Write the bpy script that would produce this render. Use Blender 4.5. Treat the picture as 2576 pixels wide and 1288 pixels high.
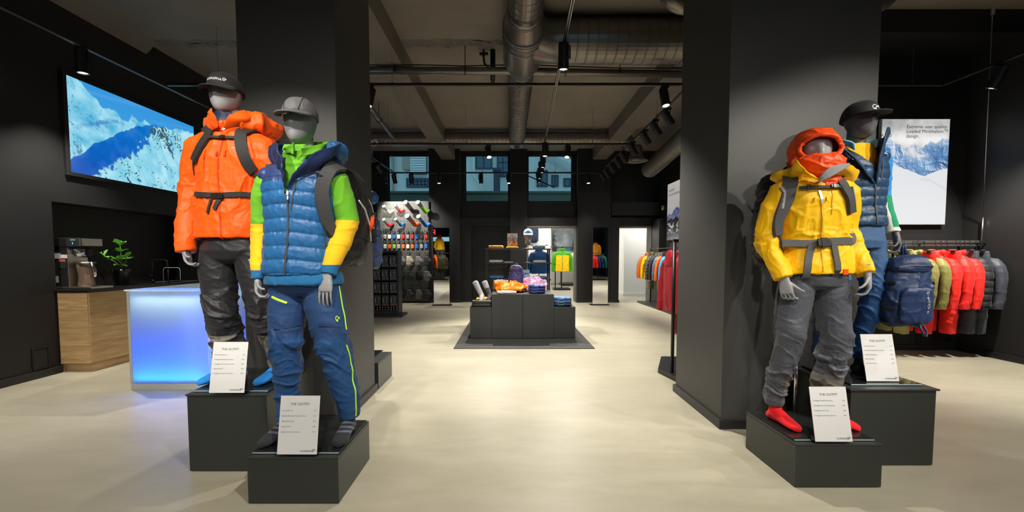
import bpy, bmesh, math, random
import numpy as np
from mathutils import Vector, Matrix
from mathutils.bvhtree import BVHTree

for o in list(bpy.data.objects):
    bpy.data.objects.remove(o, do_unlink=True)
SC = bpy.context.scene
COL = SC.collection
PI = math.pi
R = math.radians
rnd = random.Random(7)

# ------------------------------------------------------------------ camera
cam = bpy.data.cameras.new('camera')
cam.sensor_width = 36.0
cam.lens = 36.0 * 1080.0 / 2576.0
cam.shift_x = 8.0 / 2576.0
cam.shift_y = 56.6 / 2576.0
cam.clip_start = 0.05
cam_o = bpy.data.objects.new('camera', cam)
COL.objects.link(cam_o)
cam_o.location = (0, 0, 1.3)
cam_o.rotation_euler = (R(87.0), 0, 0)
SC.camera = cam_o

# ------------------------------------------------------------------ world, exposure
w = bpy.data.worlds.new('world')
SC.world = w
w.use_nodes = True
bg = w.node_tree.nodes['Background']
bg.inputs[0].default_value = (0.30, 0.58, 0.76, 1)
bg.inputs[1].default_value = 0.95
SC.view_settings.view_transform = 'Standard'
SC.view_settings.look = 'None'
SC.view_settings.gamma = 1.0
SC.view_settings.use_curve_mapping = False
SC.view_settings.exposure = 0.0
SPOT = 1.0          # overall trim of the track spots

def area_light(name, loc, rot, sx, sy, power, col=(1, 1, 1)):
    l = bpy.data.lights.new(name, 'AREA')
    l.shape = 'RECTANGLE'; l.size = sx; l.size_y = sy
    l.energy = power; l.color = col
    o = bpy.data.objects.new(name, l)
    COL.objects.link(o)
    o.location = loc; o.rotation_euler = rot
    return o

# ceiling panel lights of the bright room beyond the doorways
area_light('back_room_light', (1.8, 16.0, 2.66), (0, 0, 0), 3.0, 5.0, 170, (1, .98, .94))
area_light('side_room_light', (4.6, 13.2, 2.66), (0, 0, 0), 1.6, 1.0, 40, (1, .98, .94))

# ------------------------------------------------------------------ helpers
def sgn(x): return -1.0 if x < 0 else 1.0

class MB:
    """collects polygons for ONE mesh object"""
    def __init__(s): s.v = []; s.f = []; s.m = []
    def add(s, vs, fs, mi=0):
        b = len(s.v)
        s.v += [tuple(v) for v in vs]
        for f in fs:
            s.f.append(tuple(i + b for i in f)); s.m.append(mi)
        return s
    def box(s, x0, y0, z0, x1, y1, z1, mi=0):
        if x0 > x1: x0, x1 = x1, x0
        if y0 > y1: y0, y1 = y1, y0
        if z0 > z1: z0, z1 = z1, z0
        return s.add([(x0,y0,z0),(x1,y0,z0),(x1,y1,z0),(x0,y1,z0),(x0,y0,z1),(x1,y0,z1),(x1,y1,z1),(x0,y1,z1)],
              [(0,3,2,1),(4,5,6,7),(0,1,5,4),(1,2,6,5),(2,3,7,6),(3,0,4,7)], mi)
    def obox(s, c, sx, sy, sz, M=None, mi=0):
        M = M or Matrix.Identity(3)
        c = Vector(c)
        p = []
        for z in (-.5, .5):
            for (x, y) in ((-.5,-.5),(.5,-.5),(.5,.5),(-.5,.5)):
                p.append(c + M @ Vector((x*sx, y*sy, z*sz)))
        return s.add(p, [(0,3,2,1),(4,5,6,7),(0,1,5,4),(1,2,6,5),(2,3,7,6),(3,0,4,7)], mi)
    def loft(s, rings, cap=True, mi=0, closed=True):
        n = len(rings[0]); b = []
        for r in rings: b += list(r)
        fs = []
        for i in range(len(rings) - 1):
            for j in range(n if closed else n - 1):
                k = (j + 1) % n
                fs.append((i*n+j, i*n+k, (i+1)*n+k, (i+1)*n+j))
        if cap and closed:
            fs.append(tuple(range(n-1, -1, -1)))
            fs.append(tuple((len(rings)-1)*n + j for j in range(n)))
        return s.add(b, fs, mi)
    def stack(s, rows, n=24, e=2.0, mi=0):
        """horizontal super-ellipse rings: rows of (x, y, z, rx, ry)"""
        rings = []
        for (x, y, z, rx, ry) in rows:
            r = []
            for k in range(n):
                a = 2*PI*k/n
                c, q = math.cos(a), math.sin(a)
                r.append((x + rx*sgn(c)*abs(c)**(2/e), y + ry*sgn(q)*abs(q)**(2/e), z))
            rings.append(r)
        return s.loft(rings, True, mi)
    def tube(s, path, rad, n=10, cap=True, mi=0, squash=1.0, up=None):
        P = [Vector(p) for p in path]
        if not isinstance(rad, (list, tuple)): rad = [rad]*len(P)
        rings = []
        u = None
        for i, p in enumerate(P):
            t = (P[min(i+1, len(P)-1)] - P[max(i-1, 0)]).normalized()
            if u is None:
                a = Vector(up) if up else (Vector((0,0,1)) if abs(t.z) < .9 else Vector((1,0,0)))
                u = (a - t*a.dot(t)).normalized()
            else:
                u = (u - t*u.dot(t)).normalized()
            v = t.cross(u)
            rings.append([p + (u*math.cos(2*PI*k/n)*squash + v*math.sin(2*PI*k/n))*rad[i] for k in range(n)])
        return s.loft(rings, cap, mi)
    def cyl(s, p0, p1, r0, r1=None, n=16, mi=0, cap=True):
        return s.tube([p0, p1], [r0, r0 if r1 is None else r1], n, cap, mi)
    def lathe(s, prof, c=(0,0,0), n=24, mi=0, axis=None, cap=True):
        """prof: (r, h) along the axis (default up)"""
        t = Vector(axis or (0,0,1)).normalized()
        a = Vector((0,0,1)) if abs(t.z) < .9 else Vector((1,0,0))
        u = (a - t*a.dot(t)).normalized(); v = t.cross(u)
        c = Vector(c)
        rings = [[c + t*h + (u*math.cos(2*PI*k/n) + v*math.sin(2*PI*k/n))*max(r, 1e-5) for k in range(n)] for (r, h) in prof]
        return s.loft(rings, cap, mi)
    def disc(s, c, nrm, r, n=16, mi=0):
        t = Vector(nrm).normalized()
        a = Vector((0,0,1)) if abs(t.z) < .9 else Vector((1,0,0))
        u = (a - t*a.dot(t)).normalized(); v = t.cross(u); c = Vector(c)
        return s.add([c + (u*math.cos(2*PI*k/n) + v*math.sin(2*PI*k/n))*r for k in range(n)], [tuple(range(n))], mi)
    def ellipsoid(s, c, rx, ry, rz, n=16, m=10, mi=0):
        rings = []
        for i in range(m+1):
            a = -PI/2 + PI*i/m
            a = max(-PI/2+.02, min(PI/2-.02, a))
            rings.append([(c[0]+rx*math.cos(a)*math.cos(2*PI*k/n), c[1]+ry*math.cos(a)*math.sin(2*PI*k/n), c[2]+rz*math.sin(a)) for k in range(n)])
        return s.loft(rings, True, mi)
    def ribbon(s, pts, nrm, width, thick, mi=0):
        """flat band along pts, lying against a surface whose normals are nrm"""
        P = [Vector(p) for p in pts]; rings = []
        for i, p in enumerate(P):
            t = (P[min(i+1, len(P)-1)] - P[max(i-1, 0)]).normalized()
            n_ = Vector(nrm[i]); n_ = (n_ - t*n_.dot(t)).normalized()
            b = t.cross(n_)
            w_ = width[i] if isinstance(width, (list, tuple)) else width
            rings.append([p - b*w_/2, p + b*w_/2, p + b*w_/2*.92 + n_*thick, p - b*w_/2*.92 + n_*thick])
        return s.loft(rings, True, mi)
    def grid(s, fn, nu, nv, mi=0, wrap=False):
        vs = [fn(i/nu, j/nv) for j in range(nv+1) for i in range(nu+1)]
        fs = [(j*(nu+1)+i, j*(nu+1)+i+1, (j+1)*(nu+1)+i+1, (j+1)*(nu+1)+i) for j in range(nv) for i in range(nu)]
        return s.add(vs, fs, mi)
    def mesh(s, name, off=None):
        me = bpy.data.meshes.new(name)
        v = s.v if off is None else [(p[0]-off[0], p[1]-off[1], p[2]-off[2]) for p in s.v]
        me.from_pydata(v, [], s.f)
        me.polygons.foreach_set('material_index', s.m)
        bm = bmesh.new(); bm.from_mesh(me)
        bmesh.ops.recalc_face_normals(bm, faces=bm.faces)
        bm.to_mesh(me); bm.free()
        return me

def wloc(o):
    p = Vector((0,0,0))
    while o is not None:
        p += o.location; o = o.parent
    return p

def link(name, me, mats, parent=None, smooth=False, bevel=0, solid=0, sub=0):
    """me is in world coordinates; it is re-centred on its parent"""
    if not isinstance(mats, (list, tuple)): mats = [mats]
    o = bpy.data.objects.new(name, me)
    COL.objects.link(o)
    for m in mats: me.materials.append(m)
    if smooth:
        me.polygons.foreach_set('use_smooth', [True]*len(me.polygons))
        if smooth == 'auto': me.set_sharp_from_angle(angle=R(38))
    if parent is not None:
        o.parent = parent
        me.transform(Matrix.Translation(-wloc(parent)))
    if solid:
        m = o.modifiers.new('solid', 'SOLIDIFY'); m.thickness = solid; m.offset = 0
    if sub:
        m = o.modifiers.new('sub', 'SUBSURF'); m.levels = sub; m.render_levels = sub
    if bevel:
        m = o.modifiers.new('bevel', 'BEVEL'); m.width = bevel; m.segments = 2; m.limit_method = 'ANGLE'
    return o

def obj(name, mb, mats, parent=None, **k):
    return link(name, mb.mesh(name), mats, parent, **k)

def tag(o, label=None, cat=None, group=None, kind=None):
    if label: o['label'] = label
    if cat: o['category'] = cat
    if group: o['group'] = group
    if kind: o['kind'] = kind
    return o

def thing(name, label, cat, loc=(0,0,0), rz=0.0, group=None):
    o = bpy.data.objects.new(name, None)
    o.empty_display_size = .1
    COL.objects.link(o)
    o.location = loc; o.rotation_euler = (0, 0, rz)
    return tag(o, label, cat, group)

def center_origin(o):
    """a top-level single mesh: put its origin at the middle of its base"""
    me = o.data
    n = len(me.vertices); a = np.empty(n*3); me.vertices.foreach_get('co', a); a = a.reshape(-1, 3)
    c = Vector(((a[:,0].min()+a[:,0].max())/2, (a[:,1].min()+a[:,1].max())/2, a[:,2].min()))
    me.transform(Matrix.Translation(-c)); o.location = c
    return o

def single(name, mb, mats, label, cat, group=None, **k):
    return tag(center_origin(obj(name, mb, mats, **k)), label, cat, group)

def struct(name, mb, mats, **k):
    return tag(obj(name, mb, mats, **k), kind='structure')

def dup(root, loc, rz=None, label=None, group=None, remap=None):
    """copy of a thing with its parts and sub-parts (shared meshes)"""
    def cp(o, par):
        c = o.copy(); COL.objects.link(c)
        if par is not None: c.parent = par
        if remap and o.type == 'MESH':
            for i, s_ in enumerate(c.material_slots):
                if s_.material and s_.material.name in remap:
                    nm_ = s_.material.name; s_.link = 'OBJECT'; s_.material = remap[nm_]
        for ch in o.children: cp(ch, c)
        return c
    r = cp(root, None)
    r.location = loc
    if rz is not None: r.rotation_euler = (0, 0, rz)
    if label: r['label'] = label
    if group: r['group'] = group
    return r

# ------------------------------------------------------------------ noise and cloth
def _h(i, j, k, s):
    n = (i*73856093) ^ (j*19349663) ^ (k*83492791) ^ (s*2654435)
    n = n & 0x7fffffff
    n = (n ^ (n >> 13)) * 1274126177 & 0x7fffffff
    n = (n ^ (n >> 16)) * 668265263 & 0x7fffffff
    return (n & 0xffff) / 32767.5 - 1.0

def vnoise(p, seed=1):
    p = np.asarray(p, dtype=float)
    i = np.floor(p).astype(np.int64); f = p - i
    u = f*f*f*(f*(f*6-15)+10)
    r = 0
    for a in (0, 1):
        wa = u[:,0] if a else 1-u[:,0]
        for b in (0, 1):
            wb = u[:,1] if b else 1-u[:,1]
            for c in (0, 1):
                wc = u[:,2] if c else 1-u[:,2]
                r = r + wa*wb*wc*_h(i[:,0]+a, i[:,1]+b, i[:,2]+c, seed)
    return r

def fbm(p, seed=1, o=4):
    r = 0; a = 1.0; q = np.asarray(p, dtype=float)
    for k in range(o):
        r = r + a*vnoise(q, seed+k); a *= .5; q = q*2.03
    return r

def ridge(p, seed=1):
    return 1.0 - np.abs(vnoise(p, seed))*2.0

def warp(p, seed, amt, sc):
    return p + amt*np.stack([vnoise(p*sc, seed), vnoise(p*sc, seed+11), vnoise(p*sc, seed+23)], 1)

def creases(p, seed=1, s=(9, 9, 5), amp=.006, sharp=2.0):
    q = warp(p, seed+50, .06, 6.0)*np.array(s)
    r = np.clip(ridge(q, seed), 0, 1)**sharp
    r2 = np.clip(ridge(q*2.1+7.3, seed+3), 0, 1)**sharp
    r3 = np.clip(ridge(q*4.3+2.1, seed+5), 0, 1)**sharp
    return amp*(r - .35 + .40*(r2 - .35) + .10*(r3 - .35))

def get_co(me):
    n = len(me.vertices); a = np.empty(n*3); me.vertices.foreach_get('co', a)
    return a.reshape(-1, 3)

def set_co(me, a):
    me.vertices.foreach_set('co', a.reshape(-1)); me.update()

def remesh(mb, voxel, smooth=3):
    me = mb.mesh('tmp')
    o = bpy.data.objects.new('tmp', me); COL.objects.link(o)
    m = o.modifiers.new('r', 'REMESH'); m.mode = 'VOXEL'; m.voxel_size = voxel
    if smooth:
        m = o.modifiers.new('s', 'SMOOTH'); m.iterations = smooth; m.factor = .5
    dg = bpy.context.evaluated_depsgraph_get(); dg.update()
    out = bpy.data.meshes.new_from_object(o.evaluated_get(dg))
    bpy.data.objects.remove(o, do_unlink=True); bpy.data.meshes.remove(me)
    return out

def displace(me, fn):
    p = get_co(me)
    n = np.empty(len(p)*3); me.vertex_normals.foreach_get('vector', n); n = n.reshape(-1, 3)
    d = fn(p, n)
    if d.ndim == 1: p = p + n*d[:, None]
    else: p = p + d
    set_co(me, p)
    return me

def zones(me, fn):
    n = len(me.polygons); a = np.empty(n*3); me.polygons.foreach_get('center', a)
    me.polygons.foreach_set('material_index', np.asarray(fn(a.reshape(-1, 3)), dtype=np.int32))

def cloth(name, mb, mats, parent=None, voxel=.008, smooth=3, fn=None, zone=None):
    me = remesh(mb, voxel, smooth)
    me.name = name
    if fn: displace(me, fn)
    if zone: zones(me, zone)
    bv = bvh_of(me)
    o = link(name, me, mats, parent, smooth=True)
    return o, bv

def bvh_of(me):
    return BVHTree.FromPolygons([tuple(v.co) for v in me.vertices], [tuple(p.vertices) for p in me.polygons])

def densify(pts, step=.012):
    P = [Vector(p) for p in pts]
    # Catmull-Rom through the points
    out = []
    for i in range(len(P)-1):
        p0 = P[max(i-1, 0)]; p1 = P[i]; p2 = P[i+1]; p3 = P[min(i+2, len(P)-1)]
        n = max(1, int((p2-p1).length/step))
        for k in range(n):
            t = k/n
            out.append(.5*((2*p1) + (p2-p0)*t + (2*p0-5*p1+4*p2-p3)*t*t + (3*p1-p0-3*p2+p3)*t**3))
    out.append(P[-1])
    return out

def on_surface(bv, pts, off=.003, front=True, step=.012):
    """points pushed on to a surface: a front-view (x, z) path is cast along +y, others snap to the nearest point"""
    q, nn = [], []
    for p in densify(pts, step):
        hit = None
        if front:
            hit = bv.ray_cast(Vector((p.x, p.y-1.0, p.z)), Vector((0, 1, 0)), 2.5)
        if not front or hit[0] is None:
            hit = bv.find_nearest(p)
        q.append(hit[0] + hit[1]*off); nn.append(hit[1])
    # smooth, then lift whatever sank into the cloth
    for it in range(24):
        if it < 12: q = [q[0]] + [(q[i-1]+q[i]*2+q[i+1])/4 for i in range(1, len(q)-1)] + [q[-1]]
        nn = [nn[0]] + [((nn[i-1]+nn[i]*2+nn[i+1])/4).normalized() for i in range(1, len(nn)-1)] + [nn[-1]]
    lift = []
    for a, n_ in zip(q, nn):
        h = bv.find_nearest(a); lift.append(max(0.0, off - (a-h[0]).dot(h[1])))
    for it in range(2):
        lift = [max(lift[max(i-1, 0)]*.75, lift[i], lift[min(i+1, len(lift)-1)]*.75) for i in range(len(lift))]
    q = [a + n_*l for a, n_, l in zip(q, nn, lift)]
    return q, nn

def strap(mb, bv, pts, width, thick=.004, off=.002, front=True, mi=0):
    q, nn = on_surface(bv, pts, off, front)
    if not isinstance(width, (list, tuple)) and width > .03 or isinstance(width, (list, tuple)):
        for it in range(30): nn = [nn[0]] + [((nn[i-1]+nn[i]*2+nn[i+1])/4).normalized() for i in range(1, len(nn)-1)] + [nn[-1]]
        k = list(range(0, len(q)-1, 2)) + [len(q)-1]
        q = [q[i] for i in k]; nn = [nn[i] for i in k]
        if isinstance(width, (list, tuple)): width = [width[min(i, len(width)-1)] for i in k]
    mb.ribbon(q, nn, width, thick, mi)
    return q, nn

def frame(n, up=(0, 0, 1)):
    """rotation with columns (right, normal-out is -y'): local x right, z up, -y out of the surface"""
    n = Vector(n).normalized(); u = Vector(up)
    u = (u - n*u.dot(n)).normalized()
    x = u.cross(n)
    return Matrix((x, -n, u)).transposed()

def text_mesh(txt, size, align='LEFT', ext=.0):
    c = bpy.data.curves.new('t', 'FONT'); c.body = txt; c.size = size; c.align_x = align; c.extrude = ext
    c.resolution_u = 3
    o = bpy.data.objects.new('t', c); COL.objects.link(o)
    dg = bpy.context.evaluated_depsgraph_get(); dg.update()
    me = bpy.data.meshes.new_from_object(o.evaluated_get(dg))
    vs = [tuple(v.co) for v in me.vertices]; fs = [tuple(p.vertices) for p in me.polygons]
    bpy.data.objects.remove(o, do_unlink=True); bpy.data.curves.remove(c); bpy.data.meshes.remove(me)
    return vs, fs

def text_on(mb, txt, size, org, xdir, ydir, align='LEFT', mi=0, sx=1.0, bv=None, off=.002, nrm=None):
    vs, fs = text_mesh(txt, size, align)
    X = Vector(xdir).normalized(); Y = Vector(ydir).normalized(); O = Vector(org)
    out = []
    for v in vs:
        p = O + X*v[0]*sx + Y*v[1]
        if bv is not None:
            h = bv.find_nearest(p)
            p = h[0] + h[1]*off
        out.append(p)
    mb.add(out, fs, mi)

def stroke(mb, pts, w, org, X, Y, s=1.0, bv=None, off=.002):
    """thin line-art band in the plane (X, Y) at org; used for emblems"""
    X = Vector(X).normalized(); Y = Vector(Y).normalized(); N = X.cross(Y); O = Vector(org)
    q, nn = [], []
    for p in densify([(a, b, 0) for a, b in pts], .12):
        p = O + X*p.x*s + Y*p.y*s; n_ = N
        if bv is not None:
            h = bv.find_nearest(p); p = h[0] + h[1]*off; n_ = h[1]
        q.append(p); nn.append(n_)
    mb.ribbon(q, nn, w, .0008)

# emblem: a helmeted head in outline with two wing strokes
EMBLEM = [[(-.25,-.6),(-.62,-.15),(-.6,.35),(-.2,.68),(.3,.62),(.52,.3)],
          [(.52,.3),(.95,.42),(1.2,.3)], [(.35,.08),(.85,.16),(1.25,.05)],
          [(-.25,-.6),(-.15,-.2),(.05,-.45),(.2,-.1),(.35,.08)], [(.05,-.45),(.3,-.62)]]
def emblem(mb, org, X, Y, s, w, bv=None, off=.002):
    for st in EMBLEM: stroke(mb, st, w, org, X, Y, s, bv, off)

# ------------------------------------------------------------------ materials
MATS = {}
def mat(name, col, rough=.5, metal=0.0, spec=.5, bump=None, var=None, sheen=0, coat=0, alpha=None, emit=None, trans=0, ior=1.45):
    """bump = (scale, strength[, stretch]); var = (scale, amount) mottling of the base colour"""
    if name in MATS: return MATS[name]
    m = bpy.data.materials.new(name); m.use_nodes = True
    nt = m.node_tree; b = nt.nodes['Principled BSDF']
    b.inputs['Base Color'].default_value = (*col, 1)
    b.inputs['Roughness'].default_value = rough
    b.inputs['Metallic'].default_value = metal
    b.inputs['Specular IOR Level'].default_value = spec
    b.inputs['IOR'].default_value = ior
    if sheen: b.inputs['Sheen Weight'].default_value = sheen
    if coat: b.inputs['Coat Weight'].default_value = coat
    if trans: b.inputs['Transmission Weight'].default_value = trans
    if emit:
        b.inputs['Emission Color'].default_value = (*emit[0], 1); b.inputs['Emission Strength'].default_value = emit[1]
    tc = None
    if bump or var: tc = nt.nodes.new('ShaderNodeTexCoord')
    if bump:
        n = nt.nodes.new('ShaderNodeTexNoise'); n.inputs['Scale'].default_value = bump[0]; n.inputs['Detail'].default_value = 5
        if len(bump) > 2:
            mp = nt.nodes.new('ShaderNodeMapping'); mp.inputs['Scale'].default_value = bump[2]
            nt.links.new(tc.outputs['Object'], mp.inputs[0]); nt.links.new(mp.outputs[0], n.inputs[0])
        else: nt.links.new(tc.outputs['Object'], n.inputs[0])
        bp = nt.nodes.new('ShaderNodeBump'); bp.inputs['Strength'].default_value = bump[1]; bp.inputs['Distance'].default_value = .01
        nt.links.new(n.outputs[0], bp.inputs['Height']); nt.links.new(bp.outputs[0], b.inputs['Normal'])
    if var:
        n = nt.nodes.new('ShaderNodeTexNoise'); n.inputs['Scale'].default_value = var[0]; n.inputs['Detail'].default_value = 6
        nt.links.new(tc.outputs['Object'], n.inputs[0])
        mx = nt.nodes.new('ShaderNodeMix'); mx.data_type = 'RGBA'
        a = var[1]
        mx.inputs[6].default_value = (*[c*(1-a) for c in col], 1); mx.inputs[7].default_value = (*[min(1, c*(1+a)) for c in col], 1)
        nt.links.new(n.outputs[0], mx.inputs[0]); nt.links.new(mx.outputs[2], b.inputs['Base Color'])
    MATS[name] = m
    return m

def fab(name, col, rough=.55, sheen=.15, b=.12):
    sheen *= .3
    return mat(name, col, rough, 0, .35, bump=(220, b), var=(14, .06), sheen=sheen)

def emis(name, col, st):
    if name in MATS: return MATS[name]
    m = bpy.data.materials.new(name); m.use_nodes = True
    nt = m.node_tree; nt.nodes.clear()
    e = nt.nodes.new('ShaderNodeEmission'); e.inputs[0].default_value = (*col, 1); e.inputs[1].default_value = st
    o = nt.nodes.new('ShaderNodeOutputMaterial'); nt.links.new(e.outputs[0], o.inputs[0])
    MATS[name] = m
    return m

def picmat(name, emit=0.0):
    """a printed or lit picture whose colours are stored per vertex (flat print)"""
    m = bpy.data.materials.new(name); m.use_nodes = True
    nt = m.node_tree; b = nt.nodes['Principled BSDF']
    a = nt.nodes.new('ShaderNodeVertexColor'); a.layer_name = 'print'
    if emit:
        b.inputs['Base Color'].default_value = (.01, .01, .01, 1)
        nt.links.new(a.outputs[0], b.inputs['Emission Color']); b.inputs['Emission Strength'].default_value = emit
        b.inputs['Roughness'].default_value = .35
    else:
        nt.links.new(a.outputs[0], b.inputs['Base Color']); b.inputs['Roughness'].default_value = .5
    return m

def picture(name, fn, org, U, V, nu, nv, m, parent=None):
    """flat printed sheet: org + u*U + v*V, coloured by fn(u, v) -> linear rgb"""
    org = np.array(org); U = np.array(U); V = np.array(V)
    uu, vv = np.meshgrid(np.linspace(0, 1, nu+1), np.linspace(0, 1, nv+1))
    uu = uu.ravel(); vv = vv.ravel()
    co = org + uu[:, None]*U + vv[:, None]*V
    me = bpy.data.meshes.new(name)
    fs = [(j*(nu+1)+i, j*(nu+1)+i+1, (j+1)*(nu+1)+i+1, (j+1)*(nu+1)+i) for j in range(nv) for i in range(nu)]
    me.from_pydata([tuple(c) for c in co], [], fs)
    at = me.color_attributes.new('print', 'FLOAT_COLOR', 'POINT')
    rgb = np.ones((len(uu), 4)); rgb[:, :3] = np.clip(fn(uu, vv), 0, 1)
    at.data.foreach_set('color', rgb.ravel())
    return link(name, me, m, parent)

def lin(r, g, b):
    f = lambda c: (c/255/12.92) if c <= 10 else ((c/255+.055)/1.055)**2.4
    return (f(r), f(g), f(b))

# ------------------------------------------------------------------ materials of the place
M_WALL = mat('black_wall_paint', (.0145, .0145, .015), .42, 0, .4, bump=(120, .05), var=(3, .12))
M_PIL = mat('charcoal_pillar_paint', (.046, .046, .044), .5, 0, .4, bump=(170, .05), var=(2, .1))
M_CEIL = mat('dark_ceiling_paint', (.20, .178, .152), .6, 0, .3, bump=(40, .2), var=(1.6, .25))
M_BEAM = mat('dark_beam_paint', (.15, .132, .115), .6, 0, .3, bump=(40, .2), var=(2, .2))
M_BASE = mat('black_skirting', (.016, .016, .017), .4)
M_WHITE = mat('white_wall_paint', (.78, .76, .72), .6)
M_BLACKM = mat('black_metal', (.014, .014, .015), .38, .2, .5)
M_BLACKP = mat('black_plastic', (.012, .012, .013), .35)
M_PLINTH = mat('dark_green_grey_steel', (.036, .042, .037), .36, .25, .5, bump=(60, .03))
M_TABLE = mat('anthracite_laminate', (.027, .028, .027), .42, .1, .5)
M_GLASSB = mat('black_glass', (.012, .014, .014), .06, 0, .6)
M_DUCT = mat('dark_duct_steel', (.20, .182, .165), .30, .7, .5, bump=(30, .05), var=(3, .15))
M_CHROME = mat('chrome', (.75, .75, .76), .12, 1)
M_STEEL = mat('brushed_steel', (.55, .53, .50), .3, 1, bump=(80, .05, (1, 1, 12)))
M_GREYM = mat('mannequin_grey', (.28, .284, .295), .33, 0, .5)
M_GREYD = mat('mannequin_dark_grey', (.10, .105, .115), .38, 0, .5)
M_PAPER = mat('white_paper', (.66, .66, .66), .5)
M_INK = mat('black_ink', (.02, .02, .02), .6)
M_ACRYL = mat('clear_acrylic', (.95, .97, .98), .03, trans=1, ior=1.1)
M_WINGL = mat('window_glass', (.9, .96, .96), .0, trans=1, ior=1.02)
M_MIRROR = mat('mirror_silver', (.92, .93, .92), .015, 1)

def floor_mat():
    m = bpy.data.materials.new('beige_microcement'); m.use_nodes = True
    nt = m.node_tree; b = nt.nodes['Principled BSDF']; L = nt.links
    tc = nt.nodes.new('ShaderNodeTexCoord')
    def noise(sc, det, st):
        mp = nt.nodes.new('ShaderNodeMapping'); mp.inputs['Scale'].default_value = st
        L.new(tc.outputs['Object'], mp.inputs[0])
        n = nt.nodes.new('ShaderNodeTexNoise'); n.inputs['Scale'].default_value = sc; n.inputs['Detail'].default_value = det
        n.inputs['Roughness'].default_value = .6
        L.new(mp.outputs[0], n.inputs[0]); return n
    a = noise(1.1, 7, (.7, 1.6, 1)); c = noise(6, 8, (.55, 1.5, 1)); d = noise(140, 2, (1, 1, 1))
    mx = nt.nodes.new('ShaderNodeMix'); mx.data_type = 'RGBA'
    cr = nt.nodes.new('ShaderNodeValToRGB'); cr.color_ramp.elements[0].position = .3; cr.color_ramp.elements[1].position = .7
    L.new(a.outputs[0], cr.inputs[0]); L.new(cr.outputs[0], mx.inputs[0])
    mx.inputs[6].default_value = (.318, .296, .220, 1); mx.inputs[7].default_value = (.405, .378, .288, 1)
    m2 = nt.nodes.new('ShaderNodeMix'); m2.data_type = 'RGBA'; m2.blend_type = 'MULTIPLY'
    m2.inputs[0].default_value = .30
    c2 = nt.nodes.new('ShaderNodeValToRGB'); c2.color_ramp.elements[0].position = .33; c2.color_ramp.elements[0].color = (.72, .72, .72, 1)
    c2.color_ramp.elements[1].position = .62
    L.new(c.outputs[0], c2.inputs[0]); L.new(mx.outputs[2], m2.inputs[6]); L.new(c2.outputs[0], m2.inputs[7])
    L.new(m2.outputs[2], b.inputs['Base Color'])
    b.inputs['Roughness'].default_value = .40; b.inputs['Specular IOR Level'].default_value = .42
    bp = nt.nodes.new('ShaderNodeBump'); bp.inputs['Strength'].default_value = .06; bp.inputs['Distance'].default_value = .01
    L.new(c.outputs[0], bp.inputs['Height']); L.new(bp.outputs[0], b.inputs['Normal'])
    return m
M_FLOOR = floor_mat()

def wood_mat():
    m = bpy.data.materials.new('oiled_oak'); m.use_nodes = True
    nt = m.node_tree; b = nt.nodes['Principled BSDF']; L = nt.links
    tc = nt.nodes.new('ShaderNodeTexCoord'); mp = nt.nodes.new('ShaderNodeMapping')
    mp.inputs['Scale'].default_value = (2.2, 2.2, 22)
    oi = nt.nodes.new('ShaderNodeObjectInfo')
    ad = nt.nodes.new('ShaderNodeVectorMath'); ad.operation = 'ADD'
    L.new(tc.outputs['Object'], ad.inputs[0]); L.new(oi.outputs['Random'], ad.inputs[1])
    L.new(ad.outputs[0], mp.inputs[0])
    n = nt.nodes.new('ShaderNodeTexNoise'); n.inputs['Scale'].default_value = 1.3; n.inputs['Detail'].default_value = 8; n.inputs['Distortion'].default_value = .9
    L.new(mp.outputs[0], n.inputs[0])
    cr = nt.nodes.new('ShaderNodeValToRGB')
    e = cr.color_ramp.elements
    e[0].position = .28; e[0].color = (.40, .245, .11, 1); e[1].position = .72; e[1].color = (.62, .43, .22, 1)
    L.new(n.outputs[0], cr.inputs[0])
    mx = nt.nodes.new('ShaderNodeMix'); mx.data_type = 'RGBA'; mx.blend_type = 'MULTIPLY'; mx.inputs[0].default_value = .5
    c2 = nt.nodes.new('ShaderNodeValToRGB'); c2.color_ramp.elements[0].color = (.75, .72, .68, 1); c2.color_ramp.elements[1].color = (1.1, 1.08, 1.05, 1)
    L.new(oi.outputs['Random'], c2.inputs[0]); L.new(cr.outputs[0], mx.inputs[6]); L.new(c2.outputs[0], mx.inputs[7])
    L.new(mx.outputs[2], b.inputs['Base Color']); b.inputs['Roughness'].default_value = .42
    return m
M_OAK = wood_mat()

# ------------------------------------------------------------------ the shell
struct('floor', MB().box(-6.6, -6.6, -.12, 8, 22, 0), M_FLOOR)
struct('ceiling', MB().box(-6.6, -6.6, 4.25, 8, 12.7, 4.45), M_CEIL)
m = MB()
m.box(-5.6, -6.3, 0, -5.02, 4.75, 4.25).box(-5.6, 4.75, 1.9, -5.02, 6.9, 4.25).box(-5.6, 6.9, 0, -5.02, 12.6, 4.25)
m.box(-5.6, 4.75, 0, -5.36, 6.9, 1.9)
struct('wall_left', m, M_WALL)
struct('baseboard_left', MB().box(-5.02, -6, 0, -4.985, 4.735, .075), M_BASE, bevel=.004)
m = MB()
m.add([(-5.02,-2,4.09),(-5.02,-2,4.25),(-4.86,-2,4.25),(-5.02,6.1,4.09),(-5.02,6.1,4.25),(-4.86,6.1,4.25)],
      [(0,1,2),(3,5,4),(0,3,4,1),(1,4,5,2),(2,5,3,0)])
struct('trim_1', m, M_BEAM)
struct('trim_2', MB().box(-1.85, -6, 3.95, -1.48, 12.1, 4.25), M_BEAM)      # left beam
struct('trim_3', MB().box(2.30, -6, 3.95, 2.68, 12.1, 4.25), M_BEAM)       # right beam
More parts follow.
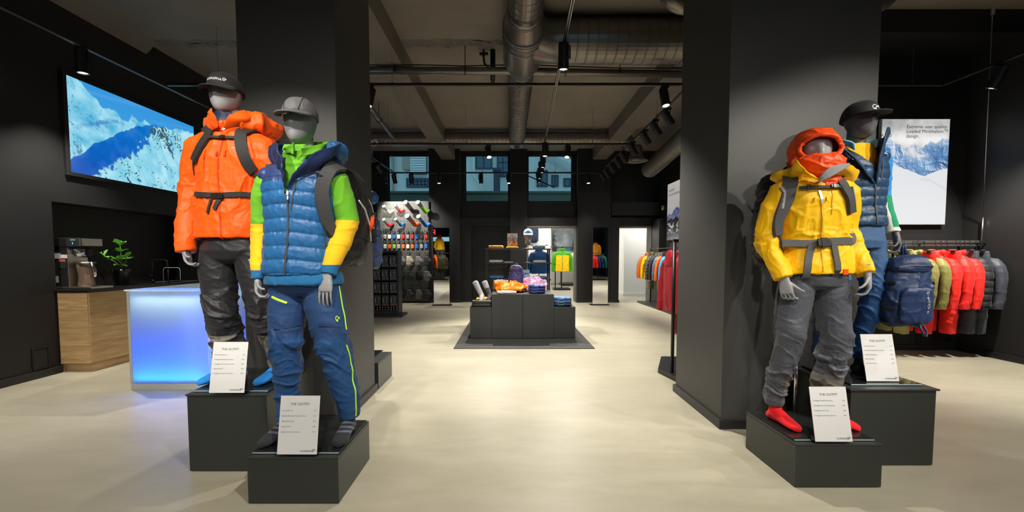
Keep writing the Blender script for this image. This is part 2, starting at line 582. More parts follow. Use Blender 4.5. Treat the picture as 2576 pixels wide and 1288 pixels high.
def crack(x0, x1, y):
    mb = MB()
    n = int((x1-x0)/.05)
    def fn(u, v):
        x = x0+(x1-x0)*u
        k = vnoise([[x*7, v*9, 1.7]])[0]; q = vnoise([[x*19, v*17, 5.1]])[0]
        e = math.sin(v*PI)
        return (x, y-.085+.17*v + .05*k*(1 if .05 < v < .95 else .8), 4.252-e*(.030+.030*k+.022*q))
    mb.grid(fn, n, 7); return mb
M_CRACK = mat('bare_concrete', (.16, .145, .125), .8, bump=(60, .5), var=(9, .35))
struct('trim_4', crack(-4.86, -2.0, 6.12), M_CRACK)
struct('trim_5', crack(-1.48, 2.3, 6.1), M_CRACK)

def pillar(name, x0, x1, y0, y1):
    struct(name, MB().box(x0, y0, 0, x1, y1, 4.25), M_PIL, bevel=.004)
pillar('wall_pillar_left', -2.02, -1.29, 3.27, 4.08)
pillar('wall_pillar_right', 1.60, 2.68, 3.18, 4.06)
struct('baseboard_pillar_left', MB().box(-2.04, 3.25, 0, -1.27, 4.10, .07), M_BASE, bevel=.003)
struct('baseboard_pillar_right', MB().box(1.58, 3.16, 0, 2.70, 4.08, .07), M_BASE, bevel=.003)

# back wall with its windows and doorways
m = MB()
for a, b in ((-5.1, -3.43), (-2.23, -1.25), (.01, .53), (1.81, 4.3)): m.box(a, 12.25, 2.83, b, 12.5, 4.25)
for a, b in ((-3.43, -2.23), (-1.25, .01), (.53, 1.81)): m.box(a, 12.25, 4.16, b, 12.5, 4.25)
m.box(-5.1, 12.25, 2.37, 4.3, 12.5, 2.83)
m.box(-5.1, 12.1, 2.14, 4.3, 12.5, 2.37)
for a, b in ((-5.1, -1.05), (.033, .5), (1.9, 3.07), (4.01, 4.3)): m.box(a, 12.1, 0, b, 12.5, 2.14)
struct('wall_back', m, M_WALL)
m = MB()
m.box(-2.21, 11.98, 0, -1.35, 12.26, 4.25)
struct('trim_9', m, M_WALL, bevel=.004)
struct('trim_10', MB().box(.033, 12.0, 0, .508, 12.26, 4.25), M_WALL, bevel=.004)
struct('trim_11', MB().box(1.9, 11.96, 0, 2.83, 12.26, 4.25).box(2.83, 11.97, 0, 3.07, 12.26, 2.36), M_WALL, bevel=.004)
struct('trim_6', MB().box(2.83, 11.9, 2.42, 4.2, 12.26, 2.78), M_WALL, bevel=.004)
struct('trim_7', MB().box(4.01, 11.5, 0, 4.2, 12.12, 2.30), M_WALL, bevel=.004)
for i, (a, b) in enumerate(((-2.23, -1.33), (-1.33, -1.05), (.02, .52), (1.885, 3.085))):
    struct('baseboard_back', MB().box(a, 11.94 if i != 1 else 12.07, 0, b, 12.1, .07), M_BASE, bevel=.003)
M_WFRAME = mat('dark_window_frame', (.012, .014, .016), .4)
for i, (a, b) in enumerate(((-3.43, -2.23), (-1.25, .01), (.53, 1.81))):
    t = .035
    m = MB()
    m.box(a, 12.34, 2.83, a+t, 12.42, 4.16).box(b-t, 12.34, 2.83, b, 12.42, 4.16)
    m.box(a, 12.34, 2.83, b, 12.42, 2.83+t).box(a, 12.34, 4.16-t, b, 12.42, 4.16)
    o = struct('window_%d' % (i+1), m, M_WFRAME)
    obj('window_pane', MB().box(a+t, 12.375, 2.83+t, b-t, 12.381, 4.16-t), M_WINGL, o)
    obj('window_sill', MB().box(a-.02, 12.2, 2.79, b+.02, 12.34, 2.83), M_WFRAME, o)
# closed dark door in the left doorway
m = MB(); m.box(-1.05, 12.30, 0, .033, 12.35, 2.14)
d = struct('door_1', m, M_WALL)
for (x0, z0, x1, z1) in ((-.93, .2, -.1, .95), (-.93, 1.08, -.1, 2.0)):
    q = MB(); t = .03
    q.box(x0, 12.28, z0, x1, 12.30, z0+t).box(x0, 12.28, z1-t, x1, 12.30, z1).box(x0, 12.28, z0+t, x0+t, 12.30, z1-t).box(x1-t, 12.28, z0+t, x1, 12.30, z1-t)
    obj('door_panel', q, M_WALL, d)
obj('door_handle', MB().cyl((-.06,12.30,1.02),(-.06,12.24,1.02),.01).cyl((-.06,12.24,1.02),(-.18,12.24,1.02),.009), M_BLACKM, d)
m = MB(); m.box(.5, 12.1, 2.10, 1.9, 12.5, 2.14).box(.5, 12.1, 0, .52, 12.5, 2.10).box(1.88, 12.1, 0, 1.9, 12.5, 2.10)
struct('door_2', m, M_BEAM)
m = MB(); m.box(3.07, 12.1, 2.10, 4.01, 12.5, 2.14).box(3.07, 12.1, 0, 3.085, 12.5, 2.10).box(3.995, 12.1, 0, 4.01, 12.5, 2.10)
struct('door_3', m, M_BEAM)

# hall's right wall and the bay on the right
struct('wall_middle_right', MB().box(4.2, 5.9, 0, 4.4, 12.6, 4.25), M_WALL)
struct('wall_back_right', MB().box(4.4, 5.9, 0, 6.4, 6.1, 4.25), M_WALL)
struct('wall_right', MB().box(6.2, -6.3, 0, 6.4, 5.9, 4.25), mat('black_wall_paint_lit', (.025,.025,.025), .42, 0, .4, bump=(120, .05), var=(3, .12)))  # black wall paint, lightened in colour to carry the glow on this wall
struct('baseboard_back_right', MB().box(4.4, 5.87, 0, 6.2, 5.9, .075), M_BASE, bevel=.003)
struct('baseboard_right', MB().box(6.17, -6, 0, 6.2, 5.9, .075), M_BASE, bevel=.003)
struct('trim_8', MB().box(4.2, 5.3, 3.98, 6.2, 5.9, 4.25), M_WALL)
# street side behind the camera: glazed front
m = MB()
m.box(-5.6, -6.5, 0, -4.2, -6.3, 4.25).box(4.8, -6.5, 0, 6.4, -6.3, 4.25).box(-4.2, -6.5, 3.1, 4.8, -6.3, 4.25).box(-.3, -6.5, 0, .3, -6.3, 3.1)
m.box(-4.2, -6.5, 0, -.3, -6.3, .3).box(.3, -6.5, 0, 4.8, -6.3, .3)
struct('wall_front', m, M_WALL)
for i, (a, b) in enumerate(((-4.2, -.3), (.3, 4.8))):
    m = MB(); t = .05
    m.box(a, -6.44, .3, a+t, -6.36, 3.1).box(b-t, -6.44, .3, b, -6.36, 3.1).box(a+t, -6.44, .3, b-t, -6.36, .3+t).box(a+t, -6.44, 3.1-t, b-t, -6.36, 3.1)
    o = struct('window_%d' % (i+4), m, M_WFRAME)
    obj('window_pane', MB().box(a+t, -6.403, .35, b-t, -6.397, 3.05), M_WINGL, o)

# bright room beyond the doorways
m = MB()
m.box(-.6, 12.5, 0, -.5, 21, 2.8).box(-.6, 20.7, 0, 6.6, 20.9, 2.8).box(6.5, 12.5, 0, 6.6, 21, 2.8)
m.box(.55, 17.0, 0, 1.66, 17.2, 2.72)
m.box(3.75, 14.0, 0, 6.5, 14.15, 2.72).box(3.75, 14.15, 0, 3.9, 20.7, 2.72)
m.box(-.6, 12.5, 2.2, 6.6, 12.56, 2.8)
struct('wall_far_room', m, M_WHITE)
struct('ceiling_far_room', MB().box(-.6, 12.5, 2.72, 6.6, 21, 2.80), M_WHITE)
struct('baseboard_far_room', MB().box(3.73, 13.98, 0, 6.5, 14.0, .09).box(3.73, 14.0, 0, 3.75, 20.7, .09).box(.55, 16.98, 0, 1.66, 17.0, .09), M_WHITE, bevel=.003)

# ------------------------------------------------------------------ outside the back windows
M_FACADE = mat('pale_render', (.62, .66, .64), .8, var=(2, .1))
M_PARAPET = mat('green_grey_render', (.20, .24, .19), .8, var=(3, .12))
M_EXTGL = mat('blue_reflecting_pane', (.06, .12, .17), .08, 0, .6)
M_EXTFR = mat('dark_blue_frame', (.03, .05, .08), .5)
single('yard_wall', MB().box(-7, 14.2, 2.805, 6, 14.5, 3.36).box(-7, 14.15, 3.36, 6, 14.55, 3.42), M_PARAPET, 'low green grey yard wall with a dark coping outside the back windows', 'wall')
b = thing('apartment_building', 'pale rendered apartment building seen through the three high back windows', 'building', (0, 24, 2.8))
obj('facade', MB().box(-12, 24, 2.8, 12, 24.4, 15), M_FACADE, b)
def ext_window(x0, z0, x1, z1, nx=2, nz=1):
    m = MB(); t = .07; y0, y1 = 23.9, 24.0
    m.box(x0, y0, z0, x0+t, y1, z1).box(x1-t, y0, z0, x1, y1, z1).box(x0+t, y0, z0, x1-t, y1, z0+t).box(x0+t, y0, z1-t, x1-t, y1, z1)
    for i in range(1, nx):
        x = x0+(x1-x0)*i/nx; m.box(x-.03, y0, z0+t, x+.03, y1, z1-t)
    for i in range(1, nz):
        z = z0+(z1-z0)*i/nz; m.box(x0+t, y0, z-.03, x1-t, y1, z+.03)
    o = obj('window', m, M_EXTFR, b)
    obj('pane', MB().box(x0+t, 23.93, z0+t, x1-t, 23.95, z1-t), M_EXTGL, o)
# the facade's windows
for (a, c, nx, nz) in (((-1.837, 23.900, 6.082), (-0.916, 23.900, 7.268), 2, 1), ((-0.657, 23.900, 5.650), (0.000, 23.900, 7.225), 2, 2), ((1.534, 23.900, 5.108), (2.143, 23.900, 6.018), 2, 1),
                       ((2.345, 23.900, 5.108), (2.735, 23.900, 5.758), 2, 1), ((3.024, 23.900, 5.108), (3.415, 23.900, 5.585), 1, 1), ((2.424, 23.900, 6.665), (2.705, 23.900, 7.139), 2, 1),
                       ((3.147, 23.900, 6.363), (3.492, 23.900, 6.945), 2, 1), ((-6.816, 23.900, 6.514), (-6.633, 23.900, 7.096), 1, 2), ((-5.655, 23.900, 5.065), (-4.422, 23.900, 5.585), 6, 3), ((-2.622, 23.900, 6.514), (-2.399, 23.900, 7.268), 1, 1)):
    ext_window(a[0], a[2], c[0], c[2], nx, nz)
a = (-5.312, 23.400, 5.792); c = (-4.488, 23.400, 6.806)
for k in range(8):
    z = a[2] + (c[2]-a[2])*(k+.5)/8
    obj('louvre_slat', MB().box(a[0], 23.4, z-.06, c[0], 23.65, z+.04), M_FACADE, b)
obj('louvre_post', MB().box(a[0]-.45, 23.45, a[2]+.2, a[0], 24, c[2]+.3), mat('beige_stone', (.34, .30, .24), .8), b)
obj('louvre_back', MB().box(a[0], 23.85, a[2], c[0], 23.95, c[2]), M_EXTFR, b)
obj('downpipe', MB().tube([(-1.912, 23.800, 7.029), (-1.918, 23.800, 5.739), (-1.462, 23.800, 5.049), (-1.422, 23.800, 4.009)], .06), M_FACADE, b, smooth=True)
obj('downpipe', MB().tube([(-6.367, 23.800, 7.029), (-6.366, 23.800, 4.009)], .09), mat('beige_stone', (.34, .30, .24), .8), b, smooth=True)
a = (-0.812, 23.300, 4.843); c = (-0.469, 23.300, 5.983)
obj('chimney', MB().box(a[0], 23.1, a[2]-.4, c[0], 23.5, c[2]).box(a[0]-.06, 23.05, c[2]-.15, c[0]+.06, 23.55, c[2]), M_EXTFR, b)
a = (1.915, 22.800, 6.747); c = (3.422, 22.800, 5.800)
m = MB(); m.add([(a[0],22.8,a[2]),(c[0],21.8,c[2]),(c[0],24,c[2]),(a[0],24,a[2]),(a[0],22.8,a[2]+.22),(c[0],21.8,c[2]+.22),(c[0],24,c[2]+.22),(a[0],24,a[2]+.22)],
                [(0,3,2,1),(4,5,6,7),(0,1,5,4),(1,2,6,5),(2,3,7,6),(3,0,4,7)])
obj('balcony', m, M_FACADE, b)
m = MB()
for k in range(3): m.tube([(a[0],22.7,a[2]+.5+.3*k),(c[0],21.8,c[2]+.5+.3*k)], .03, 6)
for k in range(5):
    f = k/4; m.tube([(a[0]+(c[0]-a[0])*f, 22.7-.9*f, a[2]+(c[2]-a[2])*f+.2),(a[0]+(c[0]-a[0])*f, 22.7-.9*f, a[2]+(c[2]-a[2])*f+1.15)], .035, 6)
obj('balcony_railing', m, M_EXTFR, b)
m = MB()
for f in range(3): m.tube([(1.076, 23.500, 5.620), (2.478, 23.500, 5.002)], .03, 6)
obj('stair_rail', m, M_EXTFR, b)

# ------------------------------------------------------------------ ducts and pipes under the ceiling
def spiral_duct(mb, path, r, pitch=.115, rib=.006, n=28):
    """straight round duct with its folded seams standing proud"""
    a = Vector(path[0]); c = Vector(path[1]); L = (c-a).length; t = (c-a)/L
    prof = []
    k = int(L/pitch)
    for i in range(k):
        h = i*pitch
        prof += [(r, h), (r, h+pitch-.022), (r+rib, h+pitch-.016), (r+rib, h+pitch-.006)]
    prof.append((r, L))
    mb.lathe(prof, a, n, 0, t)
def collar(mb, c, ax, r, l=.03):
    mb.lathe([(r, 0), (r+.009, .004), (r+.009, l-.004), (r, l)], c, 28, 0, ax)
def elbow(mb, p0, p1, p2, r, n=28, seg=8):
    p0, p1, p2 = Vector(p0), Vector(p1), Vector(p2)
    mb.tube([(p0*(1-t)*(1-t) + p1*2*t*(1-t) + p2*t*t) for t in [i/seg for i in range(seg+1)]], r, n)

def top(name, label, cat, group=None):
    return thing(name, label, cat, (0, 0, 0), 0, group)
AX = .185
d = thing('ventilation_duct', 'large dark round ceiling duct running down the middle with a branch to the right', 'duct', (AX, 6, 4.03))
m = MB(); spiral_duct(m, [(AX, -1, 4.03), (AX, 4.95, 4.03)], .19); obj('duct_run', m, M_DUCT, d, smooth=False)
m = MB(); m.lathe([(.19,0),(.19,.1),(.255,.34),(.255,.62)], (AX, 4.85, 4.0), 32, 0, (0,1,0)); collar(m,(AX,4.92,4.0),(0,1,0),.192); collar(m,(AX,5.17,3.995),(0,1,0),.252); obj('reducer', m, M_DUCT, d, smooth=True)
m = MB(); m.lathe([(.252,0),(.255,.02),(.255,.75),(.25,.8),(.2,1.0),(.193,1.05)], (AX, 5.25, 3.995), 36, 0, (0,1,0))
# saddle of the tee
def tee(u, v):
    a = 2*PI*u; x = .36*v
    y, z = .26*math.cos(a), .255*math.sin(a)
    k = (1-v)**2
    return (AX+.12+x*.9, 5.52+y*(1+.45*k), 3.985+z*(1-.12*k))
m.grid(tee, 32, 8)
for y in (5.3, 5.42, 6.02, 6.15, 6.27): collar(m, (AX, y, 3.995 if y < 6 else 4.02), (0,1,0), .256 if y < 6 else (.25 if y < 6.1 else .2), .025)
obj('tee_piece', m, M_DUCT, d, smooth=True)
m = MB(); spiral_duct(m, [(AX+.42, 5.52, 3.985), (4.15, 5.52, 3.985)], .262, .12, .007, 36); obj('branch_run', m, M_DUCT, d)
m = MB(); spiral_duct(m, [(AX, 6.28, 4.035), (AX, 10.15, 4.035)], .185, .085, .005); obj('duct_run', m, M_DUCT, d)
m = MB(); spiral_duct(m, [(-3.05, 10.2, 4.04), (2.6, 10.2, 4.04)], .155, .1, .005)
obj('cross_run', m, M_DUCT, d)
m = MB(); elbow(m, (2.58,10.2,4.04), (2.85,10.2,4.04), (2.86,10.45,3.92), .157); obj('elbow', m, M_DUCT, d, smooth=True)
m = MB(); elbow(m, (-3.03,10.2,4.04), (-3.36,10.2,4.04), (-3.36,10.2,3.7), .157); obj('elbow', m, M_DUCT, d, smooth=True)
m = MB(); m.lathe([(.187,-.12),(.196,-.117),(.196,-.09),(.187,-.087),(.2,0),(.2,.32)], (AX-.0, 10.05, 4.035), 28, 0, (0,1,0)); obj('end_joint', m, M_DUCT, d, smooth=True)
d2 = thing('flexible_duct', 'ribbed dark round duct hanging along the right wall behind the row of spotlights', 'duct', (3.45, 8.5, 3.7))
m = MB()
P0, P1 = Vector((3.41, 6.15, 3.79)), Vector((3.62, 11.2, 3.52))
spiral_duct(m, [P0, P1], .2, .06, .006, 28); obj('ribbed_run', m, M_DUCT, d2)
m = MB(); m.lathe([(.2,0),(.212,.004),(.212,.05),(.2,.054)], (3.44, 6.8, 3.755), 28, 0, P1-P0); m.cyl((3.44,6.83,3.95),(3.44,6.83,4.25),.006,n=6); obj('duct_clamp', m, M_BLACKM, d2)
def diffuser(x, y, z, label):
    t = thing('air_diffuser', label, 'air vent', (x, y, z), 0, 'round ceiling diffusers')
    m = MB(); m.lathe([(.14,.28),(.15,.1),(.2,.02),(.26,-.005),(.265,-.02),(.245,-.02),(.18,.03),(.16,.1)], (x, y, z), 32, 0, None, False); obj('bell', m, mat('vent_grey', (.22, .21, .2), .35, .5), t, smooth=True)
    m = MB(); m.lathe([(.02,.02),(.15,-.005),(.155,-.02),(.02,-.02)], (x, y, z), 28); obj('disc', m, mat('vent_grey', (.22, .21, .2), .35, .5), t, smooth=True)
    m = MB(); m.cyl((x, y, z+.27), (x, y, 3.9), .12, n=24); obj('neck', m, M_DUCT, t, smooth=True)
diffuser(-3.36, 10.2, 3.56, 'round flared air vent at the left end of the far cross duct')
diffuser(3.02, 10.3, 3.56, 'round flared air vent beside the right row of spotlights')
d3 = thing('elbow_duct', 'smooth bent duct coming down from the ceiling above the crimson clothes', 'duct', (2.7, 4.5, 3.86))
m = MB(); m.tube([(1.62,4.5,4.25),(1.62,4.5,4.02)], .098, 24); obj('riser', m, M_DUCT, d3, smooth=True)
m = MB(); elbow(m, (1.62,4.5,4.03), (1.62,4.5,3.85), (1.88,4.5,3.85), .102); collar(m,(1.62,4.5,4.02),(0,0,1),.103,.02); obj('elbow', m, M_DUCT, d3, smooth=True)
m = MB(); m.tube([(1.87,4.5,3.85),(3.62,4.5,3.85)], .098, 24); obj('duct_run', m, M_DUCT, d3, smooth=True)
m = MB(); elbow(m, (3.6,4.5,3.85), (3.86,4.5,3.85), (3.86,4.5,4.05), .102); obj('elbow', m, M_DUCT, d3, smooth=True)
m = MB(); m.tube([(3.86,4.5,4.04),(3.86,4.5,4.25)], .098, 24); obj('riser', m, M_DUCT, d3, smooth=True)

d4 = thing('ceiling_pipe', 'long thin dark pipe crossing the ceiling on clamps in front of the central duct', 'pipe', (0, 6.15, 3.88))
m = MB(); m.tube([(-2.6,6.12,3.885),(.0,6.15,3.885),(3.6,6.25,3.86)], .05, 16); obj('pipe_run', m, M_DUCT, d4, smooth=True)
for x in (-1.6, -.62, .78, 1.55):
    m = MB(); m.lathe([(.05,0),(.057,.002),(.057,.02),(.05,.022)], (x, 6.15+.03*x, 3.883), 16, 0, (1,0,0)); m.cyl((x+.01,6.15+.02*x,3.93),(x+.01,6.15+.02*x,4.25),.006,n=6); obj('pipe_clamp', m, M_BLACKM, d4)
m = MB()
m.tube([(-2.6,6.1,3.945),(-1.2,6.12,3.955),(-.6,6.12,3.94),(0,6.13,3.96),(.8,6.15,3.95),(1.5,6.17,3.935),(3,6.2,3.94)], .008, 6); obj('cable', m, M_BLACKM, d4, smooth=True)
d5 = thing('waste_pipe', 'short dark pipe running into the depth under the ceiling near the left spotlight', 'pipe', (-2.6, 8, 3.9))
m = MB(); m.tube([(-2.35,6.6,3.86),(-2.62,9.9,3.98)], .05, 14); obj('pipe_run', m, M_DUCT, d5, smooth=True)
m = MB(); m.lathe([(.05,0),(.058,.002),(.058,.025),(.05,.027)], (-2.5,8.4,3.925), 16, 0, (0,1,0)); m.cyl((-2.5,8.41,3.97),(-2.5,8.41,4.25),.006,n=6); obj('pipe_clamp', m, M_BLACKM, d5)
d6 = thing('ceiling_valve', 'small black capped pipe stub and valve hanging left of the central duct', 'valve', (-.23, 6.3, 4.0))
m = MB(); m.lathe([(.035,0),(.035,.12),(.05,.13),(.05,.16),(.038,.17),(.038,.42)], (-.23,6.32,3.83), 16); obj('stub', m, M_BLACKM, d6, smooth=True)
m = MB(); m.tube([(-.36,6.32,4.25),(-.36,6.32,4.12),(-.35,6.32,4.06),(-.28,6.32,4.0)], .016, 8); m.cyl((-.36,6.32,4.14),(-.36,6.25,4.14),.02,n=10); m.box(-.42,6.3,4.18,-.3,6.34,4.21); obj('valve_branch', m, M_BLACKM, d6, smooth=True)
m = MB(); m.lathe([(.03,0),(.036,.006),(.03,.012),(.036,.02),(.03,.03),(.03,.06)], (-.23,6.32,3.76), 16); obj('threaded_cap', m, M_DUCT, d6)

# ------------------------------------------------------------------ tracks
TZ = 3.5
def track(label, p0, p1, wires, z=TZ, end=None):
    p0, p1 = Vector((*p0, z)), Vector((*p1, z))
    t = thing('track_rail', label, 'lighting track', (p0+p1)/2, 0, 'lighting tracks')
    dv = (p1-p0); L = dv.length; ang = math.atan2(dv.y, dv.x)
    M = Matrix.Rotation(ang, 3, 'Z')
    c = (p0+p1)/2
    m = MB(); m.obox(c+Vector((0,0,.018)), L, .034, .03, M)
    obj('rail', m, M_BLACKM, t, bevel=.002)
    side = M @ Vector((0,1,0))
    m = MB()
    m.obox(c+side*.011, L-.01, .006, .006, M).obox(c-side*.011, L-.01, .006, .006, M)
    obj('rail_slot', m, mat('track_alu', (.42, .38, .34), .3, .9), t)
    for f in wires:
        p = p0+dv*f
        m = MB(); m.cyl(p+Vector((0,0,.03)), p+Vector((0,0,.75 if z == TZ else .5)), .0022, n=5); m.lathe([(.008,0),(.008,.02),(.004,.04)], p+Vector((0,0,.03)), 8)
        obj('suspension_wire', m, M_GREYD, t)
    return t
track('lighting track running into the depth down the middle of the shop', (.50, 2.2), (.715, 8.85), (.18, .5, .93))
track('short lighting track continuing the middle line towards the back windows', (.735, 9.3), (.79, 11.6), (.3, .8))
track('nearest lighting track crossing the shop from side to side', (-4.42, 5.68), (5.62, 5.68), (.066, .29, .505, .8, .96))
track('second lighting track crossing below the far cross duct', (-3.3, 8.64), (2.40, 8.64), (.16, .43, .87))
track('farthest lighting track crossing in front of the back windows', (-3.6, 11.57), (2.44, 11.57), (.08, .48, .8))
track('lighting track on the right carrying a dense row of tilted spotlights', (2.33, 4.2), (2.44, 11.57), (.38, .55, .8))
track('lighting track along the left wall above the wall screen', (-4.58, .4), (-4.43, 8.6), (.42, .8))
track('lighting track in the right bay turning towards the camera', (5.62, 5.68), (5.62, .4), (.2, .7))
track('lighting track across the front of the shop behind the camera', (-4.5, .45), (5.6, .45), (.2, .5, .8))
track('lighting track at the far left end towards the sock wall', (-3.1, 9.6), (-3.05, 11.5), (.5,))

M_LENS = emis('spot_lens', (1, .97, .92), 9.0)
M_LAMPRIM = mat('spot_reflector', (.8, .8, .8), .15, 1)
def spotlight(x, y, aim, label, power=0, cone=60, blend=.7, big=1.0, col=(1, .93, .83), z=TZ, lit=True, soft=.032):
    """drum spotlight on a bracket; aim = point it is turned to"""
    t = thing('track_spotlight', label, 'spotlight', (x, y, z), 0, 'track spotlights')
    dv = Vector(aim) - Vector((x, y, z-.13)); dv.normalize()
    k = big
    c = Vector((x, y, z-.15*k))
    m = MB(); m.lathe([(.05*k,-.125*k),(.056*k,-.12*k),(.056*k,-.002*k),(.053*k,0),(.053*k,.004*k),(.056*k,.006*k),(.056*k,.115*k),(.052*k,.12*k),(.046*k,.12*k),(.044*k,.09*k)], c, 24, 0, dv, False)
    m.disc(c-dv*.125*k, -dv, .05*k, 24)
    obj('drum', m, M_BLACKM, t, smooth=False)
    m = MB(); m.lathe([(.045*k,.118*k),(.040*k,.108*k)], c, 24, 0, dv, False); obj('reflector', m, M_LAMPRIM, t, smooth=True)
    if lit:
        m = MB(); m.disc(c+dv*.112*k, dv, .040*k, 24); obj('lens', m, M_LENS, t)
    hx = Vector((dv.y, -dv.x, 0))
    hx = hx.normalized() if hx.length > .05 else Vector((1, 0, 0))
    m = MB(); m.box(x-.05, y-.016, z-.03, x+.05, y+.016, z)
    q = c + hx*.066*k
    m.tube([(x, y, z-.035), (q.x, q.y, z-.035)], .007, 6).tube([(q.x, q.y, z-.03), tuple(q - Vector((0,0,.02)))], .008, 6).cyl(q, q-hx*.02, .012, n=10)
    obj('bracket', m, M_BLACKM, t)
    if power:
        l = bpy.data.lights.new('spot_light', 'SPOT'); l.energy = power*SPOT; l.color = col
        l.spot_size = R(cone); l.spot_blend = blend; l.shadow_soft_size = soft
        o = bpy.data.objects.new('spot_light', l); COL.objects.link(o); o.parent = t
        p = c + dv*.135*k
        o.location = p - Vector((x, y, z))
        o.rotation_euler = dv.to_track_quat('-Z', 'Y').to_euler()
    return t
# middle track
spotlight(.565, 4.55, (.60, 5.0, 0), 'nearest spotlight on the middle track, large, pointing straight down', 620, 118, .6)
spotlight(.70, 8.45, (.7, 8.3, 0), 'spotlight at the far end of the middle track above the second crossing track', 280, 90)
for i, (y, n) in enumerate(((9.5, 'first'), (10.1, 'second'), (10.85, 'third'), (11.4, 'last'))):
    spotlight(.735+.02*(y-9.3), y, (.8+.5*(i%2), y+.2, 0), '%s spotlight of the short track before the back windows' % n, 170, 90)
# nearest crossing track
spotlight(-1.80, 5.68, (-2.3, 4.9, 0), 'spotlight beside the left pillar with its bright face turned down left', 300, 85)
spotlight(2.02, 5.68, (2.25, 5.0, 0.6), 'spotlight beside the right pillar with its bright face turned down right', 100, 80)
# second crossing track
spotlight(-.40, 8.64, (-.1, 7.4, .8), 'left spotlight of the second crossing track, above the shelf unit', 620, 75)
spotlight(1.17, 8.64, (.6, 7.4, .6), 'right spotlight of the second crossing track, above the shelf unit', 520, 85)
# farthest crossing track
for x, aim, n, lit in ((-3.3, (-3.0, 11.9, 1.5), 'first', 1), (-3.05, (-2.8, 12, 2.0), 'second', 0), (-2.6, (-2.5, 12, 2.0), 'third', 0), (-1.86, (-1.8, 11.2, 0), 'fourth', 1),
                       (-.74, (-.7, 11, 0), 'fifth', 0), (0.0, (0, 11, 0), 'sixth', 1), (2.12, (2.2, 11, 0), 'eighth', 1)):
    spotlight(x, 11.57, aim, '%s spotlight from the left on the farthest crossing track' % n, 170 if lit else 0, 80, lit=bool(lit))
# pair over the sock wall
spotlight(-3.07, 10.2, (-2.7, 12.0, 2.2), 'spotlight on the far left track turned to the pegboard', 420, 55)
# dense row on the right
for i, y in enumerate((6.5, 7.05, 7.6, 8.4, 9.1, 9.6, 10.2, 10.8, 11.25)):
    spotlight(2.33+.015*(y-4.2), y, (3.9, y+.1, 1.2), '%s spotlight from the front in the dense right row' % ('first','second','third','fourth','fifth','sixth','seventh','eighth','ninth')[i], 230, 60)
# left wall
spotlight(-4.51, 4.65, (-4.5, 4.75, 0), 'single spotlight on the left wall track in front of the wall screen', 330, 90)
# right bay
spotlight(5.62, 5.05, (5.3, 5.75, 1.6), 'dim spotlight in the right bay tilted towards the lit poster', 120, 70)
spotlight(5.62, 4.45, (5.5, 5.15, .2), 'spotlight near the right picture edge lighting the clothes rack', 620, 90)
# key lights for the mannequins on the tracks over and behind the camera
spotlight(-.9, .45, (-1.35, 2.9, 1.5), 'spotlight behind the camera aimed at the blue vest', 215, 46, .6)
spotlight(-2.0, .45, (-1.75, 2.9, 1.6), 'spotlight behind the camera aimed at the orange jacket', 260, 44, .6)
spotlight(3.0, .45, (2.0, 2.8, 1.5), 'spotlight behind the camera aimed at the yellow jacket', 215, 46, .6)
spotlight(3.9, .45, (2.5, 3.0, 1.6), 'spotlight behind the camera aimed at the dark blue vest', 260, 44, .6)
spotlight(.6, .45, (.2, 2.4, 0), 'spotlight behind the camera aimed at the open floor', 300, 80)
spotlight(-4.55, 1.9, (-3.4, 2.9, 0), 'spotlight on the left wall track aimed at the floor', 240, 75)
spotlight(-4.53, 3.1, (-4.9, 5.2, .9), 'added unseen spotlight on the left wall track brightening the oak cabinet', 200, 50)  # extra lamp out of view, added to brighten the cabinet
spotlight(5.62, 2.4, (4.2, 2.6, 0), 'spotlight in the right bay aimed at the floor', 360, 90)
spotlight(-3.6, .45, (-3.4, 1.8, 0), 'spotlight behind the camera aimed at the left floor', 100, 95)
spotlight(4.6, .45, (3.6, 1.8, 0), 'spotlight behind the camera aimed at the right floor', 130, 95)
track('lighting track near the street windows', (-4.5, -2.4), (5.6, -2.4), (.2, .5, .8))
spotlight(-2.2, -2.4, (-1.6, 2.4, .9), 'left spotlight of the track near the street windows', 150, 60)
spotlight(0.3, -2.4, (0, 3.5, .3), 'middle spotlight of the track near the street windows', 170, 60)
spotlight(2.8, -2.4, (2.0, 2.4, .9), 'right spotlight of the track near the street windows', 150, 60)
spotlight(-4.0, -2.4, (-4.2, 3.2, .6), 'far left spotlight of the track near the street windows', 130, 60)
spotlight(5.0, -2.4, (4.6, 3.2, .6), 'far right spotlight of the track near the street windows', 200, 60)
spotlight(-2.6, .45, (-3.4, -1.2, .9), 'added spotlight behind the camera brightening the stand seen in the left mirror', 300, 75)  # added lamp, brightens the left mirror's reflection
spotlight(3.6, .45, (4.8, -1.0, .9), 'added spotlight behind the camera brightening the stand seen in the right mirror', 300, 75)  # added lamp, brightens the right mirror's reflection

# ------------------------------------------------------------------ plinths
def plinth(x0, y0, x1, y1, h, label, lid=0.0):
    t = thing('display_plinth', label, 'plinth', ((x0+x1)/2, (y0+y1)/2, 0), 0)
    obj('plinth_body', MB().box(x0, y0, .004, x1, y1, h-.012), M_PLINTH, t, bevel=.003)
    obj('plinth_lid', MB().box(x0-lid, y0-lid, h-.011, x1+lid, y1+lid*.2, h), M_PLINTH, t, bevel=.002)
    return t
plinth(-1.367, 2.187, -.891, 2.686, .25, 'low dark steel plinth under the blue vest mannequin, nearest on the left')
plinth(-1.926, 2.527, -1.45, 3.14, .475, 'taller dark steel plinth under the orange jacket mannequin, beside the left pillar', .006)
plinth(1.606, 2.345, 2.090, 2.85, .25, 'low dark steel plinth under the yellow jacket mannequin, nearest on the right')
plinth(2.105, 2.60, 2.63, 3.14, .485, 'taller dark steel plinth under the dark blue vest mannequin, with an overhanging lid', .012)
plinth(-1.76, 4.12, -1.268, 4.60, .265, 'dark plinth mostly hidden behind the left pillar')

